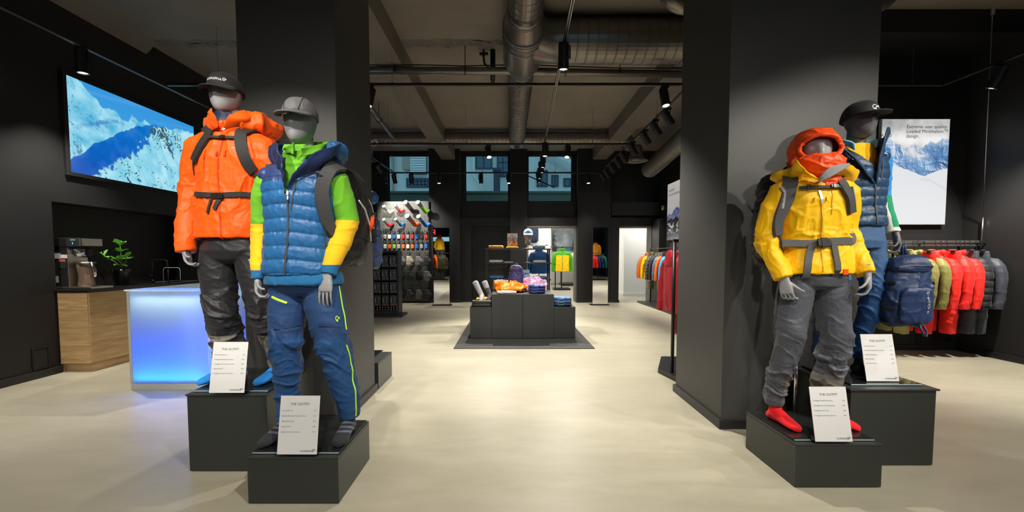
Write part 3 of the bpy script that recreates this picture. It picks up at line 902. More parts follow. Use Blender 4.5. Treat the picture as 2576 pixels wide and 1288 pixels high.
# ------------------------------------------------------------------ left wall: screen, access panel
Yl, Yr, zb, zt = 4.905, 6.955, 2.215, 3.385
t = thing('wall_screen', 'large wall screen on the left wall showing snowy mountain peaks', 'screen', (-5.02, (Yl+Yr)/2, zb))
m = MB(); b_ = .045
m.box(-5.02, Yl, zb, -4.985, Yr, zb+b_).box(-5.02, Yl, zt-b_, -4.985, Yr, zt).box(-5.02, Yl, zb+b_, -4.985, Yl+b_, zt-b_).box(-5.02, Yr-b_, zb+b_, -4.985, Yr, zt-b_)
obj('screen_frame', m, mat('matt_black_bezel', (.006,.006,.006), .6), t, bevel=.003)
def interp(u, pts):
    a = np.array(pts); return np.interp(u, a[:, 0], a[:, 1])
def blend(base, col, a):
    a = np.clip(a, 0, 1)[:, None]
    return base*(1-a) + np.array(col)*a
def relief(P, seed, e=(.010, .008)):
    """slope of a ridged height field: + faces the light, - lies in shade"""
    def rm(q):
        r = 0; a = 1.0; q = warp(q, seed+70, .05, 5)
        for k in range(6):
            r = r + a*np.clip(ridge(q*(3.0*1.95**k), seed+k), -1, 1); a *= .52
        return r
    d = np.array([e[0], e[1], 0])
    return rm(P) - rm(P + d)
def snow_screen(u, v):
    P = np.stack([u*2.05, v*1.17, 0*u], 1)
    sky = np.stack([.03+.05*(1-v), .30+.10*(1-v), .72+.05*(1-v)], 1)
    st = fbm(np.stack([u*2+v*3, v*18-u*4, 0*u], 1), 3, 3)
    c = sky + .03*np.clip(st, 0, 1)[:, None]
    n1 = fbm(P*7, 11, 5); n2 = fbm(P*22, 17, 4); n3 = fbm(warp(P, 5, .05, 8)*np.array([26, 40, 1]), 29, 3)
    # far ridge
    sk = interp(u, [(0, 1.05), (.10, .97), (.16, .89), (.22, .80), (.26, .83), (.30, .82), (.35, .74), (.40, .76), (.43, .83), (.47, .79), (.50, .80), (.53, .85), (.57, .80), (.62, .76), (.70, .82), (.8, .86), (1, .9)])
    sk = sk + .022*fbm(np.stack([u*22, 0*u, 0*u], 1), 31, 4)
    far = np.clip((sk - v)*90, 0, 1)
    fc = np.stack([.22+.12*n1, .60+.12*n1, .80+.08*n1], 1)
    rl = relief(P, 301)
    fc = blend(fc, (.08, .34, .62), np.clip(-rl*1.6-.10, 0, .8)); fc = blend(fc, (.62, .90, .96), np.clip(rl*1.3-.1, 0, .8))
    fc = blend(fc, (.05, .16, .26), np.clip((n3-.38)*4*(rl < -.1), 0, .7))
    sh = np.clip(1-np.abs(v-interp(u, [(0, .45), (.2, .62), (.34, .70), (.6, .7)]))/.035 + n2*.6, 0, 1)*np.clip((.40-u)*9, 0, 1)*np.clip((u-.03)*9, 0, 1)
    fc = blend(fc, (.03, .22, .55), sh*.8)
    c = c*(1-far[:, None]) + fc*far[:, None]
    # near mountain
    s2 = interp(u, [(0, .13), (.05, .2), (.13, .33), (.22, .44), (.32, .57), (.40, .66), (.47, .73), (.55, .79), (.62, .82), (.68, .83), (.75, .82), (.85, .84), (.95, .88), (1, .9)])
    s2 = s2 + .014*fbm(np.stack([u*26, 0*u, 0*u+3], 1), 41, 4)
    near = np.clip((s2 - v)*120, 0, 1)
    nc = np.stack([.36+.10*n1, .74+.07*n1, .86+.05*n1], 1)
    flute = np.clip(fbm(np.stack([u*26+v*5, v*4, 0*u], 1), 43, 3), 0, 1)
    nc = blend(nc, (.14, .52, .78), flute*.55); r2 = relief(P*np.array([1.3, .8, 1]), 331)
    nc = blend(nc, (.12, .46, .74), np.clip(-r2*1.0-.15, 0, .65)*(v > .25))
    # blue shaded left flank
    bd = interp(v, [(0, .16), (.12, .26), (.25, .34), (.36, .46), (.5, .52), (.62, .58), (.75, .62), (.85, .66)]) + .035*n2
    fl = np.clip((bd - u)*30, 0, 1)
    bc = np.stack([.005+.015*n1, .10+.10*v+.02*n1, .50+.12*v+.03*n1], 1)
    nc = nc*(1-fl[:, None]) + bc*fl[:, None]
    # rocks along the crest and down the right
    d = s2 - v
    rk = .8*fbm(warp(P, 7, .05, 12)*np.array([40, 27, 1]), 53, 6) + .3*n3 + .25*ridge(warp(P, 8, .05, 9)*np.array([22, 9, 1]), 91)-.1
    dens = np.exp(-((u-.66)/.16)**2)*np.clip(1-d/.45, 0, 1)*1.0 + np.clip((u-.68)*3, 0, .75)*np.clip(1-np.abs(d-.45)/.75, 0, 1) + .5*np.exp(-((u-.36)/.08)**2)*np.exp(-((v-.08)/.12)**2)
    dens = dens + .5*np.exp(-((u-.78)/.05)**2-((v-.05)/.13)**2)
    rock = np.clip((rk - .74 + .78*dens + .35*fbm(P*np.array([7, 6, 1]), 97, 2))*9, 0, 1)*np.clip((u-bd+.04)*40, 0, 1)
    nc = blend(nc, (.015, .05, .09), rock*.92)
    c = c*(1-near[:, None]) + nc*near[:, None]
    return c
M_TV = picmat('screen_picture', 1.0)
picture('screen_picture', snow_screen, (-4.99, Yl+b_, zb+b_), (0, Yr-Yl-2*b_, 0), (0, 0, zt-zb-2*b_), 440, 250, M_TV, t)
a = (-5.020, 4.466, 0.324); c = (-5.020, 4.633, 0.094)
t = thing('access_panel', 'small black flush access panel low on the left wall', 'panel', (-5.02, (a[1]+c[1])/2, c[2]))
m = MB(); q = .012
m.box(-5.02, a[1], c[2], -5.008, c[1], c[2]+q).box(-5.02, a[1], a[2]-q, -5.008, c[1], a[2]).box(-5.02, a[1], c[2]+q, -5.008, a[1]+q, a[2]-q).box(-5.02, c[1]-q, c[2]+q, -5.008, c[1], a[2]-q)
obj('panel_frame', m, M_WALL, t, bevel=.002)
obj('panel_door', MB().box(-5.02, a[1]+q+.004, c[2]+q+.004, -5.012, c[1]-q-.004, a[2]-q-.004), M_WALL, t, bevel=.002)

# ------------------------------------------------------------------ kitchen niche
ZT = .925
t = thing('oak_cabinet', 'oak fronted kitchen cabinet run standing in the niche of the left wall', 'cabinet', (-4.99, 5.8, 0))
obj('carcass', MB().box(-5.35, 4.76, .09, -4.69, 6.85, ZT-.025), M_OAK, t)
obj('cabinet_plinth', MB().box(-5.35, 4.79, 0, -4.70, 6.85, .09), M_OAK, t)
for k in range(4):
    z0 = .10 + k*(ZT-.13)/4
    obj('end_board', MB().box(-5.0, 4.738, z0, -4.672, 4.76, z0+(ZT-.13)/4-.0015), M_OAK, t, bevel=.0015)
ys = [4.745, 5.43, 6.13, 6.84]
for i in range(3):
    o = obj('cabinet_door', MB().box(-4.69, ys[i]+.004, .10, -4.668, ys[i+1]-.004, ZT-.03), M_OAK, t, bevel=.0015)
    for k in range(4):
        z0 = .102 + k*(ZT-.134)/4
        obj('front_board', MB().box(-4.669, ys[i]+.006, z0, -4.662, ys[i+1]-.006, z0+(ZT-.134)/4-.002), M_OAK, o, bevel=.001)
M_TOP = mat('black_worktop', (.012, .012, .013), .22, 0, .5)
single('worktop', MB().box(-5.352, 4.725, ZT-.022, -4.645, 6.86, ZT), M_TOP, 'thin black worktop lying on the oak cabinet run', 'worktop', bevel=.002)

t = thing('coffee_machine', 'steel and black filter coffee machine on the worktop beside the wall edge', 'coffee machine', (-5.05, 5.0, ZT))
y0, y1 = 4.83, 5.06
obj('machine_column', MB().box(-5.3, y0, ZT+.02, -4.955, y1, 1.40), M_STEEL, t, bevel=.004)
obj('machine_head', MB().box(-5.3, y0-.005, 1.40, -4.90, y1+.005, 1.505).box(-4.90, y0-.005, 1.41, -4.80, y1+.005, 1.50), M_BLACKP, t, bevel=.006)
o = obj('control_panel', MB().box(-4.96, y0-.012, 1.408, -4.80, y0-.004, 1.498).box(-4.80, y0-.005, 1.415, -4.775, y1, 1.497), M_STEEL, t, bevel=.003)
obj('display', MB().box(-4.93, y0-.0135, 1.42, -4.83, y0-.011, 1.462), mat('display_dark', (.02, .03, .06), .2), o)
obj('indicator', MB().box(-4.885, y0-.0145, 1.43, -4.877, y0-.013, 1.455), emis('led_green', (.05, .9, .4), 1.2), o)
m = MB(); text_on(m, 'BUNN', .019, (-4.905, y0-.0142, 1.474), (1,0,0), (0,0,1)); obj('lettering', m, M_PAPER, o)
m = MB(); cx, cy = -4.915, 4.93
m.lathe([(.055,0),(.072,.02),(.078,.035),(.082,.06),(.082,.115)], (cx, cy, 1.282), 28); o = obj('brew_basket', m, M_CHROME, t, smooth=True)
obj('basket_handle', MB().box(cx+.08, cy-.02, 1.30, cx+.125, cy+.02, 1.385), M_BLACKP, o, bevel=.006)
m = MB(); m.tube([(cx-.075,cy-.07,1.39),(cx-.115,cy-.08,1.37),(cx-.115,cy-.08,1.31),(cx-.07,cy-.07,1.30)], .006, 8); obj('basket_bail', m, M_CHROME, o, smooth=True)
obj('machine_base', MB().box(-5.31, y0-.01, ZT, -4.955, y1+.01, ZT+.022).box(-4.955, y0-.02, ZT+.004, -4.69, y1+.02, ZT+.026), M_STEEL, t, bevel=.003)
obj('warning_label', MB().box(-5.06, y0-.002, 1.235, -4.985, y0-.0004, 1.265), mat('label_red', (.45, .1, .06), .5), t)
obj('instruction_label', MB().box(-5.06, y0-.002, 1.165, -4.985, y0-.0004, 1.232), M_INK, t)
obj('rating_label', MB().box(-5.12, y0-.002, 1.27, -5.04, y0-.0004, 1.33).box(-5.032, y0-.002, 1.275, -4.96, y0-.0004, 1.315), M_PAPER, t)
obj('price_label', MB().box(-5.13, y0-.002, 1.0, -5.075, y0-.0004, 1.075), M_PAPER, t)
t = thing('coffee_carafe', 'smoked glass coffee carafe with steel collar and handle on the machine plate', 'carafe', (-4.84, 4.94, ZT+.027))
cx, cy = -4.865, 4.94
m = MB(); m.lathe([(.001,.0),(.072,0),(.078,.012),(.062,.16),(.052,.24),(.05,.27)], (cx, cy, ZT+.027), 28); obj('flask', m, mat('smoked_glass', (.25, .17, .12), .12, .3, .6), t, smooth=True)
m = MB(); m.lathe([(.052,.24),(.075,.262),(.09,.268),(.09,.278),(.05,.282)], (cx, cy, ZT+.027), 28); obj('collar', m, M_STEEL, t, smooth=True)
m = MB(); m.tube([(cx+.05,cy-.01,1.225),(cx+.085,cy-.02,1.225),(cx+.115,cy-.02,1.13),(cx+.125,cy-.02,1.06)], [.018,.022,.02,.014], 12, squash=.8); obj('handle', m, M_CHROME, t, smooth=True)

def leaf_mesh():
    mb = MB()
    n = 6
    top_, bot = [], []
    for j in range(n+1):
        v = j/n; wdt = .38*math.sin(PI*min(1, v**.8*.97+.02))**.8*(.55+.6*v)
        for i in (-1, 0, 1):
            top_.append((i*wdt, v, .10*abs(i)*wdt*2 - .25*(v-.3)**2+.02))
    fs = []
    for j in range(n):
        for i in range(2):
            fs.append((j*3+i, j*3+i+1, (j+1)*3+i+1, (j+1)*3+i))
    mb.add(top_, fs)
    return mb
PX0, PY0 = -4.985, 5.52
t = thing('potted_plant', 'green round-leaved plant in a black pot on the worktop', 'plant', (PX0, PY0, ZT))
m = MB(); m.lathe([(.001,0),(.058,0),(.066,.012),(.098,.17),(.103,.205),(.095,.205),(.09,.18),(.001,.175)], (PX0, PY0, ZT), 32); obj('pot', m, mat('black_glazed_pot', (.012,.012,.012), .28), t, smooth=True)
m = MB(); m.lathe([(.001,.178),(.091,.182),(.001,.19)], (PX0, PY0, ZT), 20); obj('soil', m, mat('soil', (.03,.022,.015), .9), t)
stems = [[(0,0,.18),(.01,0,.30),(-.005,.01,.42),(.0,0,.51)], [(0,0,.24),(-.06,-.03,.31),(-.15,-.02,.35),(-.235,-.01,.41)], [(0,0,.25),(.05,.02,.31),(.09,-.02,.36)], [(0,0,.22),(.04,-.05,.29),(.05,-.1,.33)]]
m = MB()
for s_ in stems: m.tube([(PX0+a_, PY0+b_, ZT+c_) for a_, b_, c_ in s_], .0055, 8)
obj('stem', m, mat('green_stem', (.16,.28,.05), .5), t, smooth=True)
M_LEAF = mat('glossy_leaf', (.15, .42, .05), .3, 0, .5, var=(9, .35))
lm = leaf_mesh().mesh('leaf'); lm.materials.append(M_LEAF)
lm.polygons.foreach_set('use_smooth', [True]*len(lm.polygons))
lr = random.Random(4)
spots = [(.0,0,.51,k*72,.11,50) for k in range(5)] + [(0,0,.43,k*90+30,.10,25) for k in range(4)] + [(0,0,.33,k*72+10,.12,12) for k in range(5)] + [(0,0,.26,k*90,.10,0) for k in range(4)]
spots += [(-.235,-.01,.41,150,.10,25),(-.20,-.01,.385,60,.08,60),(-.16,-.02,.355,250,.09,10),(-.10,-.02,.33,200,.08,20),(-.16,-.02,.35,120,.08,35)]
spots += [(.09,-.02,.36,0,.11,40),(.09,-.02,.36,-60,.11,30),(.09,-.02,.35,-120,.10,10),(.09,-.02,.35,60,.10,20)]
spots += [(.05,-.1,.33,-90,.11,35),(.05,-.1,.33,-30,.11,25),(.05,-.1,.32,-150,.11,15)]
for (a_, b_, c_, az, s_, el) in spots:
    o = bpy.data.objects.new('leaf', lm); COL.objects.link(o); o.parent = t
    o.location = (a_, b_, c_); s_ *= lr.uniform(.8, 1.05)
    o.scale = (s_, s_, s_)
    o.rotation_euler = (R(el+lr.uniform(-12, 12)), R(lr.uniform(-20, 20)), R(az-90+lr.uniform(-15, 15)))
M_TAP = mat('black_tap', (.02, .02, .021), .22, .6)
t = thing('kitchen_tap', 'black square-arched kitchen tap at the sink', 'tap', (-4.95, 6.0, ZT))
m = MB(); m.tube([(-4.98,6.0,ZT),(-4.98,6.0,1.21),(-4.975,6.0,1.235),(-4.95,6.0,1.245),(-4.80,6.0,1.245),(-4.775,6.0,1.235),(-4.77,6.0,1.20),(-4.77,6.0,1.14)], .011, 12); obj('spout', m, M_TAP, t, smooth=True)
m = MB(); m.cyl((-4.98,6.0,ZT),(-4.98,6.0,ZT+.05),.02,.018); obj('tap_foot', m, M_TAP, t, smooth=True); m = MB(); m.cyl((-4.98,6.0,1.02),(-5.03,5.99,1.03),.008); obj('lever', m, M_TAP, t, smooth=True)
m = MB(); m.tube([(-4.78,6.02,ZT),(-4.78,6.02,1.13)], .008, 10); obj('side_post', m, M_TAP, t, smooth=True)
t = thing('filter_tap', 'thin hooked black water tap behind the glass splash guard', 'tap', (-4.85, 6.55, ZT))
m = MB(); m.tube([(-4.98,6.5,ZT),(-4.98,6.5,1.18),(-4.965,6.5,1.22),(-4.935,6.5,1.235),(-4.905,6.5,1.22),(-4.895,6.5,1.19),(-4.895,6.5,1.14)], .009, 10); obj('spout', m, M_TAP, t, smooth=True)
obj('tap_foot', MB().cyl((-4.98,6.5,ZT),(-4.98,6.5,ZT+.03),.016), M_TAP, t, smooth=True)
M_GUARD = mat('green_edged_glass', (.8, .95, .9), .03, trans=1, ior=1.15)
m = MB(); yg = 6.12
P_ = [(-4.90,ZT+.002),(-4.90,1.10),(-4.885,1.125),(-4.86,1.135),(-4.62,1.135),(-4.595,1.125),(-4.58,1.10),(-4.58,ZT+.002)]
P_ = [(-4.93+(x+4.90)*.75, z) for x, z in P_]
m.loft([[(x, yg, z) for x, z in P_], [(x, yg+.006, z) for x, z in P_]])
t = thing('splash_guard', 'clear glass splash guard with rounded corners standing beside the sink', 'glass panel', (-4.8, yg, ZT))
obj('glass_sheet', m, M_GUARD, t)
m = MB(); m.tube([(x, yg+.003, z) for x, z in P_], .0035, 6); obj('polished_edge', m, mat('glass_edge', (.35, .55, .48), .2), t, smooth=True)
t = thing('kitchen_sink', 'black inset sink with a raised steel rim in the worktop', 'sink', (-4.9, 6.3, ZT))
m = MB(); m.box(-5.1,6.08,ZT,-4.72,6.095,ZT+.007).box(-5.1,6.5,ZT,-4.72,6.515,ZT+.007).box(-5.1,6.095,ZT,-5.085,6.5,ZT+.007).box(-4.735,6.095,ZT,-4.72,6.5,ZT+.007); obj('rim', m, M_STEEL, t, bevel=.002)
obj('basin', MB().box(-5.085,6.095,ZT-.0005,-4.735,6.5,ZT+.002), M_GLASSB, t)

# ------------------------------------------------------------------ glowing counter
def frosted():
    m = bpy.data.materials.new('frosted_glass'); m.use_nodes = True
    nt = m.node_tree; nt.nodes.clear(); L = nt.links
    tr = nt.nodes.new('ShaderNodeBsdfTranslucent'); tr.inputs[0].default_value = (.80, .88, .92, 1)
    df = nt.nodes.new('ShaderNodeBsdfDiffuse'); df.inputs[0].default_value = (.26, .31, .33, 1)
    gl = nt.nodes.new('ShaderNodeBsdfGlossy'); gl.inputs['Roughness'].default_value = .12
    a = nt.nodes.new('ShaderNodeMixShader'); a.inputs[0].default_value = .16
    b = nt.nodes.new('ShaderNodeMixShader'); b.inputs[0].default_value = .05
    o = nt.nodes.new('ShaderNodeOutputMaterial')
    L.new(tr.outputs[0], a.inputs[1]); L.new(df.outputs[0], a.inputs[2]); L.new(a.outputs[0], b.inputs[1]); L.new(gl.outputs[0], b.inputs[2]); L.new(b.outputs[0], o.inputs[0])
    return m
M_FROST = frosted()
x0, x1, y0, y1 = -3.675, -2.905, 4.11, 5.25
t = thing('glowing_counter', 'frosted glass sales counter glowing blue from inside, standing before the oak cabinet', 'counter', ((x0+x1)/2, (y0+y1)/2, 0))
M_GREYL = mat('light_grey_panel', (.42, .43, .42), .45)
obj('counter_plinth', MB().box(x0, y0+.004, 0, x1, y1, .062), M_GREYL, t, bevel=.002)
obj('front_pane', MB().box(x0+.03, y0, .064, x1-.005, y0+.008, .962), M_FROST, t)
obj('side_pane', MB().box(x1-.008, y0+.01, .064, x1, y1, .962), M_FROST, t)
obj('counter_top', MB().box(x0-.012, y0-.012, .963, x1+.008, y1, .978), M_FROST, t, bevel=.002)
obj('edge_post', MB().box(x0, y0, .062, x0+.028, y0+.02, .962).box(x0, y0+.02, .062, x0+.012, y1, .962), M_GREYL, t, bevel=.002)
obj('inner_core', MB().box(x0+.05, y0+.20, .064, x1-.17, y1-.02, .955), mat('dark_core_panel', (.10, .11, .13), .6), t)
obj('led_profile', MB().box(x0+.04, y0+.045, .064, x1-.04, y0+.075, .078), M_GREYL, t)
for (c_, sx, sy, pw, col, rt) in (((x0+.385, y0+.06, .083), .66, .02, 18, (.003, .06, 1), (PI-.25, 0, 0)), ((x1-.07, y0+.6, .083), .02, .9, 12, (.005, .07, 1), (PI, 0, 0)),
                                  ((x0+.385, y0+.05, .082), .68, .012, 1.6, (.02, .55, .9), (PI, 0, 0)), ((x0+.385, y0+.09, .945), .66, .05, 1.6, (.85, 1, .8), (.25, 0, 0)), ((x1-.07, y0+.6, .945), .04, .9, .3, (.8, 1, .9), (0, 0, 0))):  # whitish upper pair is added, imitating spotlight through the glass top
    l = bpy.data.lights.new('led_and_added_light', 'AREA'); l.shape = 'RECTANGLE'; l.size = sx; l.size_y = sy; l.energy = pw; l.color = col
    o = bpy.data.objects.new('led_and_added_light', l); COL.objects.link(o); o.parent = t; o.location = Vector(c_) - t.location; o.rotation_euler = rt

# ------------------------------------------------------------------ outfit cards
def sign(px, py, pz, rows, label, lean=12):
    t = thing('outfit_card', label, 'sign', (px, py, pz))
    M = Matrix.Rotation(R(-lean), 3, 'X')
    X = Vector((1,0,0)); Z = M @ Vector((0,0,1)); N = M @ Vector((0,-1,0))
    O = Vector((px, py, pz+.004))
    W, H = .208, .298
    m = MB()
    def quad(x0, z0, x1, z1, d0, d1):
        ps = [O+X*x+Z*z+N*d for d in (d0, d1) for (x, z) in ((x0,z0),(x1,z0),(x1,z1),(x0,z1))]
        m.add(ps, [(0,1,2,3),(7,6,5,4),(0,4,5,1),(1,5,6,2),(2,6,7,3),(3,7,4,0)])
    quad(-W/2, 0, W/2, H, -.004, -.001)
    m.box(px-W/2, py+.002, pz+.0005, px+W/2, py+.085, pz+.0035)
    obj('card_holder', m, M_ACRYL, t)
    m = MB(); quad(-W/2, 0, W/2, H, -.001, .0006); obj('paper_sheet', m, M_PAPER, t)
    m = MB()
    def txt(s_, size, x, z, al='LEFT'):
        text_on(m, s_, size, O+X*x+Z*z+N*.0012, X, Z, al)
    txt('THE OUTFIT', .0185, 0, H*.835, 'CENTER')
    for i, (a_, b_) in enumerate(rows):
        z = H*.735 - i*.0272
        txt(a_, .0077, -W/2+.012, z); txt(b_, .0077, W/2-.012, z, 'RIGHT')
    obj('lettering', m, M_INK, t)
    m = MB(); text_on(m, 'NORRØNA', .0135, O+X*.015+Z*.012+N*.0012, X, Z, 'LEFT', 0, 1.0)
    emblem(m, O+X*.084+Z*.020+N*.0012, X, Z, .0095, .0012)
    obj('logo', m, M_INK, t)
    return t
a = (-1.105, 2.187, 0.265); sign(a[0], a[1], .263, [('29/ Snap Back Cap', '399,-'), ('Falketind Warmwool2 Stretch Zip Hood', '2199,-'), ('Falketind Down Vest', '2299,-'), ('Lyngen 45L Pack', '2499,-'), ('Falketind Flex1 Heavy Duty Pants', '2199,-')], 'white outfit price card leaning on the plinth of the blue vest mannequin', 11)
a = (-1.669, 2.500, 0.490); sign(a[0], a[1], .488, [('29/ 3D Mesh Flexfit Cap', '449,-'), ('Trollveggen Powerstretch Zip Hood', '2199,-'), ('Trollveggen Gore-Tex Pro Light Jacket', '5999,-'), ('Falketind 35L Pack', '1899,-'), ('Trollveggen Gore-Tex Pro Light Pants', '4999,-')], 'white outfit price card leaning on the plinth of the orange jacket mannequin', 11)
a = (1.812, 2.341, 0.265); sign(a[0], a[1], .263, [('Trollveggen Primaloft100 Zip Hood', '2999,-'), ('Trollveggen Gore-Tex Pro Light Jacket', '5999,-'), ('Trollveggen 40L Dri1 Pack', '1999,-'), ('Trollveggen Gore-Tex Pro Light Pants', '4999,-')], 'white outfit price card leaning on the plinth of the yellow jacket mannequin', 13)
a = (2.387, 2.701, 0.497); sign(a[0], a[1], .498, [('Norrøna Tech T-Shirt', '649,-'), ('Falketind Warmwool2 Stretch Zip Hood', '2199,-'), ('Falketind Down750 Vest', '2299,-'), ('Bitihorn 20L Pack', '1299,-'), ('Falketind Flex1 Pants', '1999,-')], 'white outfit price card leaning on the plinth of the dark blue vest mannequin', 13)

# ------------------------------------------------------------------ lit posters
def snow_poster(u, v):
    P = np.stack([u*.92, v*1.44, 0*u], 1)
    n1 = fbm(P*5, 3, 5); n2 = .75*fbm(warp(P, 9, .06, 7)*np.array([20, 26, 1]), 13, 6) + .5*(ridge(warp(P, 4, .05, 9)*np.array([16, 11, 1]), 77)-.3)
    c = np.stack([.50+.16*n1, .50+.15*n1, .49+.14*n1], 1) + (.30*np.exp(-((v-.80)/.07)**2))[:, None]
    sk = interp(u, [(0, .84), (.1, .81), (.2, .80), (.35, .74), (.5, .76), (.6, .73), (.72, .78), (.82, .765), (.92, .82), (1, .83)]) + .018*fbm(np.stack([u*18, 0*u, 0*u], 1), 5, 4)
    mt = np.clip((sk-v)*60, 0, 1)
    rl = relief(P*1.5, 351)
    mc = np.stack([.13+.0*u, .29+.0*u, .55+.0*u], 1) + (.10*n1)[:, None]*np.array([.5, .8, 1])
    mc = blend(mc, (.80, .88, .96), np.clip(rl*3.2+.10 - .45*np.clip((u-.52)*4, 0, 1)*np.clip((v-.52)*6, 0, 1), 0, 1))
    mc = blend(mc, (.02, .08, .22), np.clip(-rl*3.0-.15, 0, .9))
    mc = blend(mc, (.62, .70, .80), np.clip((v-.72)*7, 0, .55))
    fj = np.exp(-((u-.45)/.10)**2-((v-.70)/.05)**2) + np.exp(-((u-.6)/.10)**2-((v-.655)/.018)**2)
    mc = blend(mc, (.80, .80, .78), fj*.9)
    c = c*(1-mt[:, None]) + mc*mt[:, None]
    b = interp(u, [(0, .60), (.15, .575), (.3, .55), (.45, .515), (.58, .48), (.66, .462), (.75, .49), (.88, .52), (1, .54)]) + .004*n2
    s = np.clip((b-v)*200, 0, 1)
    sc = np.stack([.84-.1*v, .85-.09*v, .87-.07*v], 1) - (.10*np.clip(1-np.abs(v-interp(u, [(0,.2),(.55,.44),(.75,.42),(1,.33)]))/.02, 0, 1)*(u > .6))[:, None]
    c = c*(1-s[:, None]) + sc*s[:, None]
    return c
def peak_poster(u, v):
    P = np.stack([u*.92, v*1.44, 0*u], 1)
    n1 = fbm(P*4, 3, 4); n2 = fbm(warp(P, 9, .08, 6)*np.array([14, 20, 1]), 23, 5)
    c = np.stack([.72-.25*(1-v)+.04*n1, .66-.16*(1-v)+.04*n1, .60-.02*(1-v)+.04*n1], 1)
    sk = interp(u, [(0, .42), (.1, .47), (.2, .44), (.32, .52), (.42, .56), (.5, .545), (.62, .50), (.8, .53), (1, .50)]) + .012*fbm(np.stack([u*16, 0*u, 0*u], 1), 5, 4)
    mt = np.clip((sk-v)*70, 0, 1)
    mc = np.stack([.13+.03*n1, .15+.03*n1, .30+.04*n1], 1)
    rl = relief(P*1.5, 371); mc = blend(mc, (.80, .83, .92), np.clip(rl*2.2-.25, 0, 1)*(v > .34)); mc = blend(mc, (.03, .04, .10), np.clip(-rl*1.5-.1, 0, .8))
    c = c*(1-mt[:, None]) + mc*mt[:, None]
    s2 = interp(u, [(0, .34), (.15, .38), (.3, .36), (.45, .40), (.6, .33), (.8, .36), (1, .34)]) + .02*fbm(np.stack([u*20, 0*u, 0*u], 1), 8, 4)
    s = np.clip((s2-v)*90, 0, 1)
    sc = blend(np.zeros((len(u), 3))+.012, (.85, .85, .85), np.clip((n2-.12)*6, 0, 1)*np.clip(1-np.abs(v-.2)/.13, 0, 1))
    sc = blend(sc, (.16, .19, .24), np.clip((.1-v)*14, 0, 1))
    return c*(1-s[:, None]) + sc*s[:, None]
M_POST1 = picmat('lit_poster_print', .95); M_POST2 = picmat('lit_poster_print', .62)
px0, px1, z0, z1, yy = 4.985, 5.90, 1.725, 3.13, 5.84
t = thing('light_box_poster', 'lit snow landscape poster on the bay wall above the clothes rack', 'poster', ((px0+px1)/2, yy, z0))
obj('light_box', MB().box(px0, yy-.0, z0, px1, yy+.045, z1), M_GREYL, t)
picture('print', snow_poster, (px0+.006, yy-.003, z0+.006), (px1-px0-.012, 0, 0), (0, 0, z1-z0-.012), 230, 340, M_POST1, t)
m = MB(); k = .064
for i, s_ in enumerate(('Extreme user quality.', 'Loaded Minimalism™', 'design.')):
    text_on(m, s_, k, (px0+.33, yy-.006, z1-.125-.062*i), (1,0,0), (0,0,1))
obj('slogan', m, M_INK, t); m = MB()
text_on(m, 'SNOWBOARD', .072, (px0+.135, yy-.006, z1-.245), (1,0,0), (0,0,1), 'RIGHT')
obj('lettering', m, M_INK, t)
xx = 4.155; ya, yb = 9.95, 11.33
t = thing('light_box_poster', 'lit dark peak poster on the hall wall above the row of jackets', 'poster', (xx, (ya+yb)/2, 1.72))
obj('light_box', MB().box(xx-.0, ya, 1.72, xx+.03, yb, 3.16), M_GREYL, t)
picture('print', peak_poster, (xx-.003, yb-.006, 1.726), (0, ya-yb+.012, 0), (0, 0, 1.43), 230, 240, M_POST2, t)
m = MB()
for i, s_ in enumerate(("WOMEN'S", 'MOUNTAINEERING')): text_on(m, s_, .085, (xx-.006, yb-.10, 2.94-.11*i), (0,-1,0), (0,0,1))
obj('heading', m, M_INK, t); m = MB()
for i, s_ in enumerate(('Extreme user quality.', 'Loaded Minimalism™', 'design.')): text_on(m, s_, .06, (xx-.006, yb-.85, 3.05-.065*i), (0,-1,0), (0,0,1))
obj('lettering', m, M_INK, t)
a = (4.190, 11.687, 2.598)
t = thing('wall_speaker', 'small round white wall speaker left of the dark peak poster', 'speaker', a)
m = MB(); m.lathe([(.06,0),(.065,.02),(.06,.07),(.04,.075)], a, 16, 0, (-1,0,0)); obj('housing', m, M_WHITE, t, smooth=True)
m = MB(); m.lathe([(.05,.074),(.03,.08),(.001,.08)], a, 16, 0, (-1,0,0)); obj('grille', m, M_BLACKP, t, smooth=True)

